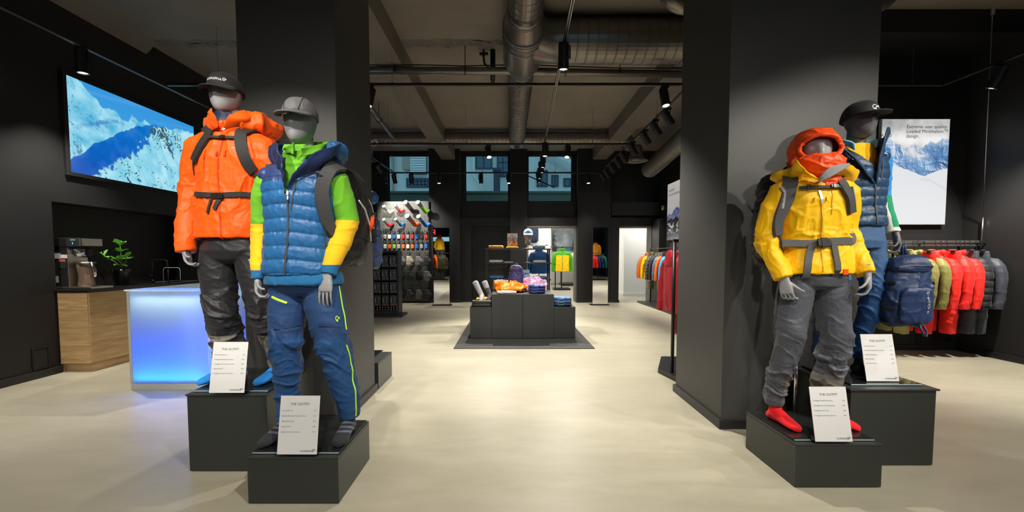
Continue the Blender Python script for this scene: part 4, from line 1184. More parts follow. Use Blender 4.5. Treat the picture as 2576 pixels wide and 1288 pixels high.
# ------------------------------------------------------------------ mannequin pieces
def head_mb(cx, cy, zc, zt, k=1.0, neck=.12, ridge_=.016, neck_dy=.02):
    """smooth abstract head with a keel where the nose would be; chin at zc, crown at zt"""
    T = [0, .05, .13, .25, .38, .5, .62, .75, .87, .95, 1.0]
    HW = [.022, .040, .054, .067, .074, .078, .080, .078, .064, .042, .008]
    YF = [-.070, -.084, -.092, -.098, -.101, -.100, -.097, -.088, -.067, -.042, -.006]
    YB = [.0, .018, .034, .058, .080, .094, .100, .098, .080, .052, .012]
    n = 36; rings = []
    for i in range(41):
        t = i/40; t = .5-.5*math.cos(PI*t)
        hw = np.interp(t, T, HW)*k; yf = np.interp(t, T, YF)*k; yb = np.interp(t, T, YB)*k
        r = []
        for j in range(n):
            a = 2*PI*j/n
            c, s_ = math.cos(a), math.sin(a)
            x = hw*sgn(c)*abs(c)**.92
            y = (yb if s_ > 0 else -yf)*sgn(s_)*abs(s_)**.92
            if s_ < 0:
                f = math.exp(-(c/.20)**2)*math.exp(-((t-.46)/.20)**2) + .35*math.exp(-(c/.3)**2)*math.exp(-((t-.12)/.1)**2)
                y -= ridge_*f
                y += .012*math.exp(-((abs(c)-.42)/.25)**2)*math.exp(-((t-.62)/.10)**2)
            r.append((cx+x, cy+y, zc+(zt-zc)*t))
        rings.append(r)
    m = MB(); m.loft(rings)
    m.tube([(cx, cy+neck_dy+.02, zc-neck), (cx, cy+neck_dy+.01, zc-.02), (cx, cy+neck_dy, zc+.07)], [.062*k, .054*k, .055*k], 24)
    return m

def hand_mb(wrist, d, pn, th, curl=25, k=1.0, spread=.5):
    """d: direction of the fingers, pn: direction the palm faces, th: thumb side"""
    m = MB(); W = Vector(wrist); d = Vector(d).normalized()
    pn = Vector(pn); pn = (pn - d*pn.dot(d)).normalized()
    th = Vector(th); th = (th - d*th.dot(d) - pn*th.dot(pn)).normalized()
    def ring(s_, hw, ht, off=0):
        c = W + d*s_*k + pn*off*k
        return [c + th*hw*k*sgn(math.cos(a))*abs(math.cos(a))**.75 + pn*ht*k*sgn(math.sin(a))*abs(math.sin(a))**.75 for a in [2*PI*i/16 for i in range(16)]]
    m.loft([ring(-.06, .027, .022), ring(-.01, .024, .019), ring(.015, .029, .018), ring(.045, .036, .017), ring(.075, .0385, .0145), ring(.090, .036, .011)])
    def finger(base, dirv, lens, rad, c0, c1):
        p = Vector(base); q = [p - dirv*.02*k, p]; v = dirv.copy(); rr = [rad*k, rad*k]
        for i, l in enumerate(lens):
            v = (Matrix.Rotation(R(c0 if i == 0 else c1), 3, pn.cross(v) if False else v.cross(pn))) @ v
            p = p + v*l*k
            # two samples for a knuckle
            q.append(p - v*l*k*.12); rr.append(rad*k*(1-.10*(i+1)))
            q.append(p); rr.append(rad*k*(1-.12*(i+1)))
        m.tube(q, rr, 10); m.ellipsoid(q[-1], rr[-1], rr[-1], rr[-1], 8, 6)
    for i, (o, l) in enumerate(((.030, .92), (.010, 1.0), (-.010, .95), (-.029, .76))):
        fd = (d + th*(o*spread*3)).normalized()
        finger(W + (d*.088 + th*o)*k - pn*.0, fd, (.038*l, .028*l, .021*l), .0079 - .0006*(i == 3)*2, curl*.8, curl)
    td = (d*.75 + th*.62 + pn*.25).normalized()
    finger(W + (d*.028 + th*.026 + pn*.004)*k, td, (.042, .030, .022), .0095, curl*.15, curl*.45)
    return m

def foot_mb(ax, ay, ztop, zg, ang, L=.255, k=1.0, r=.042):
    """sock foot on the ground zg; ang = turn of the toes from straight at the camera (degrees, + to the right)"""
    m = MB(); f = Vector((math.sin(R(ang)), -math.cos(R(ang)), 0)); s_ = Vector((f.y, -f.x, 0))
    o = Vector((ax, ay, zg))
    rows = [(-.062,.012,.020,.016), (-.058,.024,.026,.024), (-.03,.034,.038,.037), (.01,.037,.048,.047), (.05,.036,.046,.045), (.09,.040,.036,.035), (.13,.046,.027,.026), (.165,.044,.021,.021), (.188,.030,.017,.016), (.197,.012,.014,.010)]
    rings = []
    for (a, hw, zc, hz) in rows:
        c = o + f*a*k*L/.255 + Vector((0,0,zc*k))
        rings.append([c + s_*hw*k*math.cos(t) + Vector((0,0,hz*k*math.sin(t)*(1 if math.sin(t) > 0 else zc/hz))) for t in [2*PI*i/16 for i in range(16)]])
    m.loft(rings)
    m.tube([(ax, ay, zg+.04), (ax, ay, zg+.10), (ax, ay, ztop)], [r*.98*k, r*.9*k, r*1.05*k], 16)
    return m

def put(name, mb, mats, parent, voxel, smooth=2, fn=None, zone=None, cut=None, split=()):
    me = remesh(mb, voxel, smooth); me.name = name
    if fn: displace(me, fn)
    bv = bvh_of(me)
    if split:
        bm = bmesh.new(); bm.from_mesh(me)
        for co_, no_ in split:
            bmesh.ops.bisect_plane(bm, geom=bm.verts[:]+bm.edges[:]+bm.faces[:], plane_co=co_, plane_no=no_)
        bm.to_mesh(me); bm.free()
    if cut:
        bm = bmesh.new(); bm.from_mesh(me)
        bad = [f for f in bm.faces if cut(f.calc_center_median(), f.normal)]
        bmesh.ops.delete(bm, geom=bad, context='FACES'); bm.to_mesh(me); bm.free()
    if zone: zones(me, zone)
    return link(name, me, mats, parent, smooth=True), bv

def puff(pitch, amp, z0=0.0, wob=.012, seed=3, xc=None, slope=.10):
    def fn(p, n):
        x0 = np.mean(p[:, 0]) if xc is None else xc
        z = p[:, 2] + wob*vnoise(p*np.array([5, 5, 2]), seed) + slope*np.sqrt((p[:, 0]-x0)**2+.0004)*(.6+.6*vnoise(np.stack([p[:,2]*6, 0*p[:,2]+4, 0*p[:,2]], 1), seed+2))
        t = np.abs(np.sin(PI*(z-z0)/pitch))
        base = amp*(np.clip(t, 0, 1)**.34 - .66)
        near = np.clip(1-t*1.1, 0, 1)
        rad = vnoise(p*np.array([95, 95, 14]), seed+5)*.0030*(.15+near) + vnoise(p*np.array([42, 42, 20]), seed+9)*.0018 + creases(p, seed+13, (14, 14, 20), .0022)
        return base + rad
    return fn

def shell(rows, nu, nv, seed=1, amp=.004, sc=18):
    """surface lofted through curves (lists of 3-D points with equal counts)"""
    C = [densify(r, 1e9) for r in rows]
    def samp(r, u):
        t = u*(len(r)-1); i = min(int(t), len(r)-2); f = t-i
        p0 = Vector(r[max(i-1, 0)]); p1 = Vector(r[i]); p2 = Vector(r[i+1]); p3 = Vector(r[min(i+2, len(r)-1)])
        return .5*((2*p1)+(p2-p0)*f+(2*p0-5*p1+4*p2-p3)*f*f+(3*p1-p0-3*p2+p3)*f**3)
    m = MB()
    def fn(u, v):
        col = [samp(r, u) for r in rows]
        p = samp(col, v) if len(col) > 1 else col[0]
        return p
    m.grid(fn, nu, nv)
    P = np.array(m.v); k = vnoise(P*sc, seed) + .6*ridge(warp(P, seed, .03, 9)*sc*1.7, seed+4)
    m.v = [tuple(q) for q in (P + (k*amp)[:, None]*np.array([1, .8, .6]))]
    return m

def buckle(mb, c, n, w, h, mi=0):
    M = frame(n)
    mb.obox(Vector(c)+Vector(n)*.004, w*.42, .010, h, M).obox(Vector(c)+M@Vector((w*.33, -.004, 0)), w*.22, .008, h*.8, M).obox(Vector(c)+M@Vector((-w*.33, -.004, 0)), w*.22, .008, h*.8, M)

def cap_mb(cx, cy, z, rx, ry, h, brim, bw=1.0, tilt=0, flat=.3, droop=.03):
    """crown and brim as two builders; brim towards -y"""
    c = MB(); rings = []
    n = 36
    for i in range(12):
        t = i/11
        a = t*PI/2*.97
        s_ = math.cos(a)**.72; zz = math.sin(a)
        rings.append([(cx+rx*s_*math.cos(q), cy+ry*s_*math.sin(q)*(1 if math.sin(q) > 0 else 1.0) - (0 if math.sin(q) > 0 else tilt*zz*.0), z + h*zz + (.012*math.sin(-q) if i == 0 else .012*math.sin(-q)*(1-t))) for q in [2*PI*k/n for k in range(n)]])
    c.loft(rings)
    b = MB(); nu, nv = 24, 6
    top_, bot = [], []
    def fn(u, v):
        q = -PI/2 + (u-.5)*2*R(68)
        x0 = cx+rx*1.0*math.cos(q); y0 = cy+ry*1.0*math.sin(q)
        prof = math.cos((u-.5)*PI)**.45 if abs(u-.5) < .4999 else 0
        e = v*brim*prof
        x = x0 + (x0-cx)*.22*v*bw*prof
        return (x, y0 - e, z + .010 - droop*v*prof - flat*(abs(x-cx)/rx)**2*.035*v)
    P = [[fn(i/nu, j/nv) for i in range(nu+1)] for j in range(nv+1)]
    up = [[(p[0], p[1], p[2]+.0035) for p in r] for r in P]; dn = [[(p[0], p[1], p[2]-.0035) for p in r] for r in P]
    vs = [p for r in up for p in r] + [p for r in dn for p in r]
    N = (nu+1)*(nv+1); fs = []
    for j in range(nv):
        for i in range(nu):
            a = j*(nu+1)+i
            fs.append((a, a+1, a+nu+2, a+nu+1)); fs.append((N+a, N+a+nu+1, N+a+nu+2, N+a+1))
    for i in range(nu):
        a = nv*(nu+1)+i; fs.append((a, a+1, N+a+1, N+a)); fs.append((i, N+i, N+i+1, i+1))
    b.add(vs, fs)
    return c, b

F_ORANGE = fab('orange_shell_fabric', lin(255, 92, 8), .5)
F_YELLOW = fab('yellow_shell_fabric', lin(242, 186, 4), .5)
F_BLUEV = fab('blue_down_fabric', lin(38, 94, 146), .36, .1, .06)
F_NAVYV = fab('dark_blue_down_fabric', lin(38, 66, 96), .38, .1, .06)
F_NAVYY = fab('navy_yoke_fabric', lin(44, 62, 108), .4, .1, .06)
F_NAVYD = fab('midnight_fabric', lin(28, 40, 66), .5, .1, .1)
F_LIME = fab('lime_fleece', lin(104, 176, 38), .8, .3, .2)
F_SUN = fab('sun_yellow_fleece', lin(240, 185, 24), .8, .3, .2)
F_TEAL = fab('petrol_rib_knit', lin(30, 100, 150), .85, .3, .3)
F_JEANB = fab('blue_softshell', lin(38, 67, 112), .62)
F_JEANB2 = fab('blue_softshell_panel', lin(34, 74, 124), .6)
F_BLACK = fab('black_shell_fabric', lin(40, 40, 43), .45)
F_GREYF = fab('grey_shell_fabric', lin(74, 77, 85), .42)
F_GAITER = fab('grey_gaiter_fabric', lin(104, 100, 92), .55)
F_PACKB = fab('black_pack_fabric', lin(38, 38, 39), .5)
F_WEB = fab('black_webbing', lin(46, 45, 45), .6, .1, .3)
F_WEBG = fab('grey_webbing', lin(84, 82, 80), .6, .1, .3)
F_PAD = fab('charcoal_padded_strap', lin(66, 66, 68), .6, .1, .2)
F_SOCKB = fab('blue_sock_knit', lin(30, 130, 215), .85, .3, .3)
F_SOCKR = fab('red_sock_knit', lin(228, 20, 34), .85, .3, .3)
F_CAPB = fab('black_cap_twill', lin(32, 32, 33), .7, .2, .25)
F_CAPG = fab('grey_cap_nylon', lin(98, 98, 100), .55, .1, .2)
F_ORHOOD = fab('orange_insulated_fabric', lin(240, 80, 24), .4, .1, .08)
F_TEE = fab('yellow_jersey', lin(245, 180, 10), .8)
F_SKY = fab('sky_blue_fleece', lin(40, 130, 200), .8, .3, .2)
F_AQUA = fab('pale_aqua_lining', lin(130, 190, 210), .7)
F_GREEN = fab('green_fleece', lin(22, 140, 100), .8, .3, .2)
F_CREAM = fab('cream_fleece', lin(225, 222, 205), .8, .3, .2)
F_NAVYP = fab('slate_blue_trousers', lin(56, 88, 128), .6)
F_PACKN = fab('navy_pack_fabric', lin(26, 46, 84), .45)
F_LILAC = fab('grey_lining', lin(150, 148, 152), .6)
M_ZIP = mat('zip_tape', (.05, .055, .065), .5)
M_ZIPL = mat('lime_zip', lin(190, 250, 60), .5)
M_SILV = mat('silver_reflective', (.7, .7, .72), .35, .6)
M_EMB = mat('white_embroidery', (.8, .8, .8), .7)

def legwrinkle(zk, za, amp, seed):
    def fn(p, n):
        w_ = .16 + 1.0*np.exp(-((p[:,2]-zk)/.14)**2) + .8*np.exp(-((p[:,2]-za)/.12)**2)
        q = p.copy(); q[:,2] = p[:,2] + .30*p[:,0] + .10*vnoise(p*5, seed+2)
        return creases(q, seed, (4.2, 4.2, 12), amp*1.25, 2.6)*w_ + creases(p, seed+9, (11, 11, 13), amp*.25, 2.0)*(.4+w_)
    return fn
def jackwrinkle(amp, seed, ze=None, s=(8, 8, 6)):
    def fn(p, n):
        w_ = np.full(len(p), .7)
        if ze is not None: w_ = w_ + .6*np.exp(-((p[:,2]-ze)/.12)**2)
        return creases(p, seed, s, amp, 1.8)*w_ + creases(p, seed+9, (17, 17, 12), amp*.4, 1.6)*w_
    return fn

def mannequin(label, x, y, z):
    return thing('mannequin', label, 'mannequin', (x, y, z))
def base_plate(t, x0, y0, x1, y1, z, rod=None):
    obj('base_plate', MB().box(x0, y0, z+.001, x1, y1, z+.012), M_GLASSB, t, bevel=.0015)
    obj('plate_edge', MB().box(x0+.001, y0-.0012, z+.004, x1-.001, y0, z+.011), mat('glass_edge_highlight', (.34, .42, .44), .25), t)  # pale strip along the glass edge, its highlight put into the colour
    if rod: obj('support_rod', MB().cyl((rod[0], rod[1], z+.012), (rod[0], rod[1], rod[2]), .012), M_CHROME, t, smooth=True)

# ================================================================== 1: blue vest (nearest left)
A = mannequin('grey mannequin in a bright blue down vest with lime and yellow sleeves', -1.15, 2.44, .25)
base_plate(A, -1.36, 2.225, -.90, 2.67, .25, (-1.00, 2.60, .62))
obj('head', head_mb(-1.155, 2.42, 1.915, 2.15, 1.0, .12), M_GREYM, A, smooth=True)
c_, b_ = cap_mb(-1.155, 2.425, 2.062, .090, .112, .105, .085, .9)
o, bvc = put('cap', c_, F_CAPG, A, .006, 2, lambda p, n: creases(p, 5, (20, 20, 20), .003))
obj('cap_brim', b_, F_CAPG, o, smooth=True)
m = MB()
for s_ in (-.045, .045): strap(m, bvc, [(-1.155+s_, 2.31, 2.07), (-1.155+s_*.9, 2.36, 2.14), (-1.155+s_*.8, 2.42, 2.165), (-1.155+s_*.9, 2.5, 2.13)], .004, .002, .0, False)
obj('cap_seam', m, F_CAPB, o)
m = hand_mb((-1.385, 2.375, 1.175), (.12, -.25, -1), (1, .1, 0), (.1, -1, 0), 48, .95)
put('hand', m, M_GREYM, A, .003, 1)
m = hand_mb((-.990, 2.335, 1.195), (-.05, -.2, -1), (0, 1, -.2), (-1, 0, 0), 14, 1.0)
put('hand', m, M_GREYM, A, .003, 1)
# hoodie under the vest
m = MB(); m.stack([(-1.155,2.43,1.138,.208,.150),(-1.155,2.43,1.15,.213,.155),(-1.16,2.43,1.19,.208,.150),(-1.165,2.43,1.24,.180,.125),(-1.165,2.43,1.30,.176,.118),(-1.165,2.43,1.6,.18,.115),(-1.16,2.43,1.74,.14,.09),(-1.155,2.43,1.79,.10,.08),(-1.155,2.43,1.88,.085,.082),(-1.155,2.425,1.905,.08,.08)], 40, 2.3)
put('hoodie_body', m, [F_LIME, F_TEAL], A, .008, 3, lambda p, n: creases(p, 21, (10,10,12), .007)*(1+1.2*np.exp(-((p[:,2]-1.84)/.07)**2)), lambda c: c[:,2] < 1.45)
m = MB(); m.tube([(-1.28,2.43,1.74),(-1.345,2.43,1.70),(-1.385,2.44,1.60),(-1.398,2.45,1.46),(-1.398,2.43,1.34),(-1.39,2.39,1.235),(-1.388,2.385,1.205),(-1.385,2.38,1.17)], [.070,.074,.066,.058,.056,.047,.042,.043], 20)
put('sleeve', m, [F_LIME, F_SUN, F_TEAL], A, .006, 2, lambda p, n: creases(p, 31, (9,9,14), .005), lambda c: np.where(c[:,2] > 1.478, 0, np.where(c[:,2] > 1.222, 1, 2)), None, [((0,0,1.478),(0,0,1)),((0,0,1.222),(0,0,1))])
m = MB(); m.tube([(-1.02,2.43,1.76),(-.975,2.44,1.71),(-.945,2.46,1.60),(-.925,2.475,1.50),(-.945,2.44,1.40),(-.972,2.38,1.29),(-.982,2.355,1.24),(-.988,2.345,1.20)], [.070,.078,.073,.067,.062,.056,.045,.044], 20)
put('sleeve', m, [F_LIME, F_SUN, F_TEAL], A, .006, 2, lambda p, n: creases(p, 37, (9,9,14), .005), lambda c: np.where(c[:,2] > 1.50, 0, np.where(c[:,2] > 1.252, 1, 2)), None, [((0,0,1.50),(0,0,1)),((0,0,1.252),(0,0,1))])
# hood of the hoodie and collar
m = shell([[(-1.149, 2.330, 1.844), (-1.197, 2.350, 1.855), (-1.24,2.42,1.85), (-1.22,2.50,1.88), (-1.155,2.53,1.89), (-1.08,2.51,1.89), (-1.05,2.43,1.87), (-1.034, 2.360, 1.857), (-1.124, 2.330, 1.829)],
           [(-1.148, 2.310, 1.893), (-1.213, 2.340, 1.880), (-1.235,2.42,1.90), (-1.22,2.51,1.94), (-1.155,2.55,1.96), (-1.06,2.53,1.96), (-1.02,2.44,1.935), (-1.016, 2.380, 1.911), (-1.103, 2.310, 1.873)]], 72, 12, 3, .006, 22)
o = obj('hoodie_collar', m, F_LIME, A, smooth=True, solid=.012)
# vest
m = MB(); m.stack([(-1.175,2.43,1.195,.198,.150),(-1.175,2.43,1.21,.202,.154),(-1.175,2.43,1.35,.190,.142),(-1.17,2.43,1.5,.188,.135),(-1.165,2.43,1.62,.200,.138),(-1.16,2.43,1.72,.207,.128),(-1.155,2.43,1.775,.185,.110),(-1.155,2.43,1.815,.13,.095),(-1.155,2.43,1.835,.10,.085)], 48, 2.4)
m.ellipsoid((-1.335,2.43,1.745), .055, .085, .05).ellipsoid((-.978,2.43,1.75), .055, .085, .05)
pf = puff(.0745, .0125, 1.205, .012, 3, -1.185)
VX = -1.185
def cutA(c, n): return c.y < 2.42 and c.z > 1.625 and (VX-.001-(c.z-1.625)*.12) < c.x < (VX+.001+(c.z-1.625)*.43)
def zoneA(c): return (c[:,2] > 1.712 + .10*(c[:,0]+1.16))
o, bvV = put('down_vest', m, [F_BLUEV, F_NAVYY], A, .0055, 2, lambda p, n: np.where(p[:,2] > 1.725, .0, 1.0)*pf(p, n) + creases(p, 8, (18, 18, 18), .002), zoneA, cutA, [((-1.16,0,1.712),(-.10,0,1)),((VX-.001,0,1.625),(1,0,.12)),((VX+.001,0,1.625),(1,0,-.43)),((0,0,1.625),(0,0,1))])
vest = o
m = shell([[(-1.180, 2.285, 1.664), (-1.216, 2.310, 1.752), (-1.28,2.37,1.80), (-1.285,2.44,1.83), (-1.24,2.52,1.85), (-1.155,2.55,1.86), (-1.06,2.53,1.86), (-1.02,2.45,1.84), (-1.023, 2.330, 1.766), (-1.122, 2.290, 1.706), (-1.169, 2.285, 1.660)],
           [(-1.178, 2.265, 1.722), (-1.217, 2.290, 1.831), (-1.31,2.38,1.86), (-1.31,2.45,1.89), (-1.26,2.55,1.91), (-1.155,2.58,1.93), (-1.03,2.56,1.93), (-.97,2.47,1.91), (-0.958, 2.330, 1.829), (-1.059, 2.270, 1.775), (-1.148, 2.270, 1.693)],
           [(-1.184, 2.255, 1.761), (-1.213, 2.280, 1.886), (-1.305,2.38,1.90), (-1.30,2.46,1.93), (-1.25,2.56,1.95), (-1.155,2.60,1.965), (-1.03,2.58,1.965), (-.96,2.48,1.94), (-0.939, 2.350, 1.891), (-1.016, 2.270, 1.836), (-1.126, 2.260, 1.722)]], 84, 16, 4, .007, 20)
obj('vest_collar', m, fab('dark_navy_collar', lin(30, 46, 86), .45, .1, .06), vest, smooth=True, solid=.009)
m = MB(); m.tube([(-0.975, 2.400, 1.882), (-.985,2.50,1.90), (-1.03,2.60,1.88), (-1.155,2.64,1.88), (-1.27,2.59,1.87), (-1.30,2.50,1.85)], [.04,.058,.066,.068,.05,.03], 16)
put('vest_hood', m, F_BLUEV, vest, .007, 2, lambda p, n: creases(p, 12, (16, 16, 16), .010))
m = MB(); strap(m, bvV, [(-1.173, 2.280, 1.653), (-1.171, 2.270, 1.475), (-1.181, 2.270, 1.308), (-1.192, 2.280, 1.199)], .011, .004, .0); obj('zip', m, M_ZIP, vest)
m = MB(); q_, n_ = strap(m, bvV, [(-1.111, 2.300, 1.760), (-1.135, 2.300, 1.666), (-1.153, 2.300, 1.545)], .008, .003, .0); obj('pocket_zip', m, M_ZIP, vest)
m = MB(); strap(m, bvV, [(-0.969, 2.330, 1.512), (-0.976, 2.330, 1.394), (-0.983, 2.330, 1.287)], .008, .003, .0); obj('pocket_zip', m, M_ZIP, vest)
h = bvV.find_nearest(Vector((-1.165, 2.280, 1.632)))
m = MB(); m.obox(h[0]+h[1]*.008, .009, .006, .022, frame(h[1])).obox(h[0]+h[1]*.009+Vector((0,0,-.024)), .007, .004, .022, frame(h[1])); obj('zip_puller', m, M_SILV, vest, bevel=.001)
m = MB(); text_on(m, 'NORRØNA', .019, (-1.077, 2.300, 1.764), (1,0,-.16), (0,0,1), 'LEFT', 0, 1.0, bvV, .005)
emblem(m, (-1.002, 2.310, 1.752), (1,0,-.1), (0,0,1), .012, .002, bvV, .005); obj('logo', m, M_EMB, vest)
# trousers
m = MB(); m.stack([(-1.15,2.44,1.075,.07,.09),(-1.15,2.435,1.10,.150,.12),(-1.15,2.43,1.15,.198,.135),(-1.15,2.43,1.22,.185,.12)], 40, 2.4)
m.tube([(-1.245,2.43,1.14),(-1.258,2.43,1.02),(-1.262,2.42,.90),(-1.265,2.41,.80),(-1.275,2.44,.62),(-1.29,2.46,.47),(-1.295,2.46,.345)], [.105,.107,.097,.092,.078,.066,.058], 24)
m.tube([(-1.06,2.43,1.14),(-1.045,2.43,1.02),(-1.02,2.42,.90),(-1.0,2.41,.80),(-.965,2.44,.62),(-.940,2.47,.47),(-.937,2.48,.355)], [.105,.112,.100,.092,.078,.066,.058], 24)
o, bvT = put('trousers', m, [F_JEANB, F_JEANB2], A, .006, 3, legwrinkle(.78, .47, .013, 61), lambda c: (c[:,2] < .855) & (c[:,1] < 2.44), None, [((0,0,.855),(0,0,1)),((0,2.44,0),(0,1,0))])
tr = o
m = MB(); strap(m, bvT, [(-1.291, 2.300, 1.078), (-1.251, 2.300, 1.059), (-1.211, 2.300, 1.044)], .012, .003, .0); obj('lime_zip', m, M_ZIPL, tr)
m = MB(); strap(m, bvT, [(-0.926, 2.400, 1.142), (-0.920, 2.400, 1.019), (-0.920, 2.400, 0.884)], .008, .003, .001, False)
strap(m, bvT, [(-0.909, 2.400, 0.798), (-0.899, 2.420, 0.721), (-0.904, 2.420, 0.606), (-0.908, 2.440, 0.519), (-0.893, 2.440, 0.461), (-0.896, 2.450, 0.375)], .008, .003, .001, False)
obj('lime_side_zip', m, M_ZIPL, tr)
m = MB(); strap(m, bvT, [(-1.283, 2.300, 0.901), (-1.234, 2.300, 0.897), (-1.169, 2.300, 0.914)], .004, .002, .0)
strap(m, bvT, [(-1.034, 2.300, 0.919), (-0.965, 2.300, 0.914), (-0.916, 2.350, 0.906)], .004, .002, .0); obj('knee_seam', m, F_NAVYD, tr)
m = MB(); emblem(m, (-0.931, 2.340, 0.956), (1,0,0), (0,0,1), .022, .004, bvT, .004); obj('trouser_emblem', m, M_ZIPL, tr)
F_SOCKD = fab('charcoal_sock_knit', lin(44, 45, 50), .85, .3, .3); F_SOCKS = fab('slate_sock_stripe', lin(98, 105, 125), .85, .3, .3)
for (ax, ay, an) in ((-1.292, 2.455, -14), (-.940, 2.47, 4)):
    m = foot_mb(ax, ay, .40, .262, an)
    f = Vector((math.sin(R(an)), -math.cos(R(an)), 0))
    nrm = Vector((-f.x*.55, -f.y*.55, 1)); o0 = Vector((ax, ay, .262))
    put('sock', m, [F_SOCKD, F_SOCKS], A, .0045, 2, None, lambda c, o0=o0, nrm=nrm: (((c-np.array(o0))@np.array(nrm) > -.012) & (np.mod((c-np.array(o0))@np.array(nrm)+.012, .030) < .014)).astype(int), None,
        [(tuple(o0+nrm.normalized()*((-.012+k*.030+q)/nrm.length)), tuple(nrm)) for k in range(6) for q in (0, .014)])

# ================================================================== 2: orange jacket (behind left)
B = mannequin('grey mannequin in an orange shell jacket and black trousers with a black cap', -1.77, 2.80, .487)
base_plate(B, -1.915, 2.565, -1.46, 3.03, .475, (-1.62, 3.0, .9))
obj('head', head_mb(-1.795, 2.78, 2.20, 2.425, 1.03, .13), M_GREYM, B, smooth=True)
c_, b_ = cap_mb(-1.795, 2.785, 2.335, .098, .12, .115, .075, 1.0, 0, .5)
o, bvc = put('cap', c_, F_CAPB, B, .006, 2)
obj('cap_brim', b_, F_CAPB, o, smooth=True)
m = MB(); text_on(m, 'NORRØNA', .024, (-1.870, 2.66, 2.378), (1,0,-.05), (0,.2,1), 'LEFT', 0, 1.05, bvc, .0015)
emblem(m, (-1.728, 2.67, 2.385), (1,0,0), (0,.2,1), .017, .003, bvc, .0015); obj('cap_logo', m, M_EMB, o)
m = hand_mb((-2.035, 2.71, 1.345), (.28, -.15, -1), (1, .1, .1), (.1, -1, 0), 40, .95)
put('hand', m, M_GREYM, B, .003, 1)
m = hand_mb((-1.535, 2.72, 1.34), (-.1, -.15, -1), (-1, .1, 0), (-.1, -1, 0), 35, .95)
put('hand', m, M_GREYM, B, .003, 1)
m = MB(); m.stack([(-1.795,2.80,2.04,.11,.10),(-1.795,2.79,2.12,.085,.085),(-1.795,2.785,2.20,.075,.078)], 30)
put('neck_warmer', m, F_NAVYD, B, .007, 2, lambda p, n: creases(p, 15, (14,14,20), .005))
m = MB()
m.stack([(-1.795,2.80,1.412,.205,.155),(-1.795,2.80,1.43,.208,.158),(-1.79,2.80,1.6,.200,.148),(-1.785,2.80,1.75,.205,.148),(-1.78,2.80,1.90,.225,.150),(-1.775,2.80,2.0,.225,.135),(-1.78,2.80,2.06,.185,.115),(-1.79,2.80,2.10,.125,.10),(-1.795,2.80,2.14,.105,.095)], 48, 2.4)
m.tube([(-1.88,2.80,2.03),(-1.985,2.80,1.98),(-2.03,2.81,1.87),(-2.055,2.82,1.74),(-2.062,2.80,1.62),(-2.058,2.76,1.48),(-2.040,2.72,1.36),(-2.036,2.715,1.325)], [.09,.094,.083,.074,.070,.063,.056,.055], 22)
m.tube([(-1.68,2.80,2.03),(-1.575,2.80,1.98),(-1.53,2.81,1.87),(-1.505,2.82,1.74),(-1.505,2.80,1.62),(-1.515,2.76,1.48),(-1.53,2.73,1.36),(-1.532,2.725,1.33)], [.09,.094,.088,.080,.074,.065,.056,.055], 22)
def cutB(c, n): return c.y < 2.80 and c.z > 2.06 and abs(c.x+1.835) < (c.z-2.06)*.6
o, bvB = put('shell_jacket', m, F_ORANGE, B, .006, 3, jackwrinkle(.011, 71, 1.72), None, cutB, [((-1.835,0,2.06),(1,0,-.6)),((-1.835,0,2.06),(1,0,.6))])
jk = o
m = shell([[(-1.763, 2.660, 2.084), (-1.820, 2.690, 2.073), (-1.93,2.80,2.06), (-1.90,2.89,2.09), (-1.795,2.93,2.10), (-1.69,2.90,2.10), (-1.66,2.81,2.08), (-1.671, 2.700, 2.100), (-1.749, 2.660, 2.060)],
           [(-1.758, 2.630, 2.122), (-1.822, 2.660, 2.112), (-1.96,2.80,2.13), (-1.93,2.92,2.15), (-1.795,2.97,2.17), (-1.66,2.94,2.17), (-1.62,2.82,2.15), (-1.621, 2.700, 2.144), (-1.703, 2.630, 2.122)],
           [(-1.773, 2.610, 2.181), (-1.826, 2.650, 2.152), (-1.95,2.80,2.17), (-1.92,2.93,2.19), (-1.795,2.98,2.22), (-1.66,2.95,2.22), (-1.63,2.82,2.20), (-1.651, 2.720, 2.203), (-1.685, 2.640, 2.153)]], 84, 16, 6, .009, 14)
obj('jacket_collar', m, F_ORANGE, jk, smooth=True, solid=.006)
m = MB(); m.tube([(-1.683, 2.720, 2.130), (-1.619, 2.780, 2.156), (-1.585,2.92,2.13), (-1.70,3.0,2.14), (-1.86,2.99,2.12), (-1.95,2.90,2.10)], [.045,.07,.075,.075,.06,.03], 18)
put('jacket_hood', m, F_ORANGE, jk, .008, 2, lambda p, n: creases(p, 77, (11,11,11), .016))
m = MB(); strap(m, bvB, [(-1.744, 2.640, 2.042), (-1.780, 2.640, 1.840), (-1.775, 2.640, 1.649), (-1.764, 2.640, 1.407)], .010, .003, .0)
for q in ([(-1.853, 2.660, 1.952), (-1.857, 2.660, 1.892), (-1.860, 2.660, 1.815)], [(-1.723, 2.640, 1.947), (-1.741, 2.640, 1.907)]): strap(m, bvB, q, .007, .003, .0)
obj('zip', m, fab('deep_orange_zip', lin(215, 60, 10), .5), jk)
m = MB()
for q in ((-1.784, 2.640, 1.924), (-1.854, 2.660, 1.904), (-1.733, 2.640, 1.924), (-1.764, 2.640, 1.402)):
    h = bvB.find_nearest(Vector(q)); m = MB(); m.obox(h[0]+h[1]*.006, .010, .005, .03, frame(h[1])); obj('zip_puller', m, fab('deep_orange_zip', (0,0,0)), jk, bevel=.001)
m = MB(); text_on(m, 'NORRØNA', .012, (-1.694, 2.660, 1.959), (1,0,-.05), (0,0,1), 'LEFT', 0, 1, bvB, .003)
emblem(m, (-1.720, 2.630, 2.063), (1,0,0), (0,0,1), .010, .003, None); obj('logo', m, M_EMB, jk)
m = MB(); h = bvB.find_nearest(Vector((-1.927, 2.700, 1.380))); m.obox(h[0]+h[1]*.004, .045, .008, .030, frame(h[1])); obj('cuff_tab', m, F_CAPB, jk, bevel=.003)
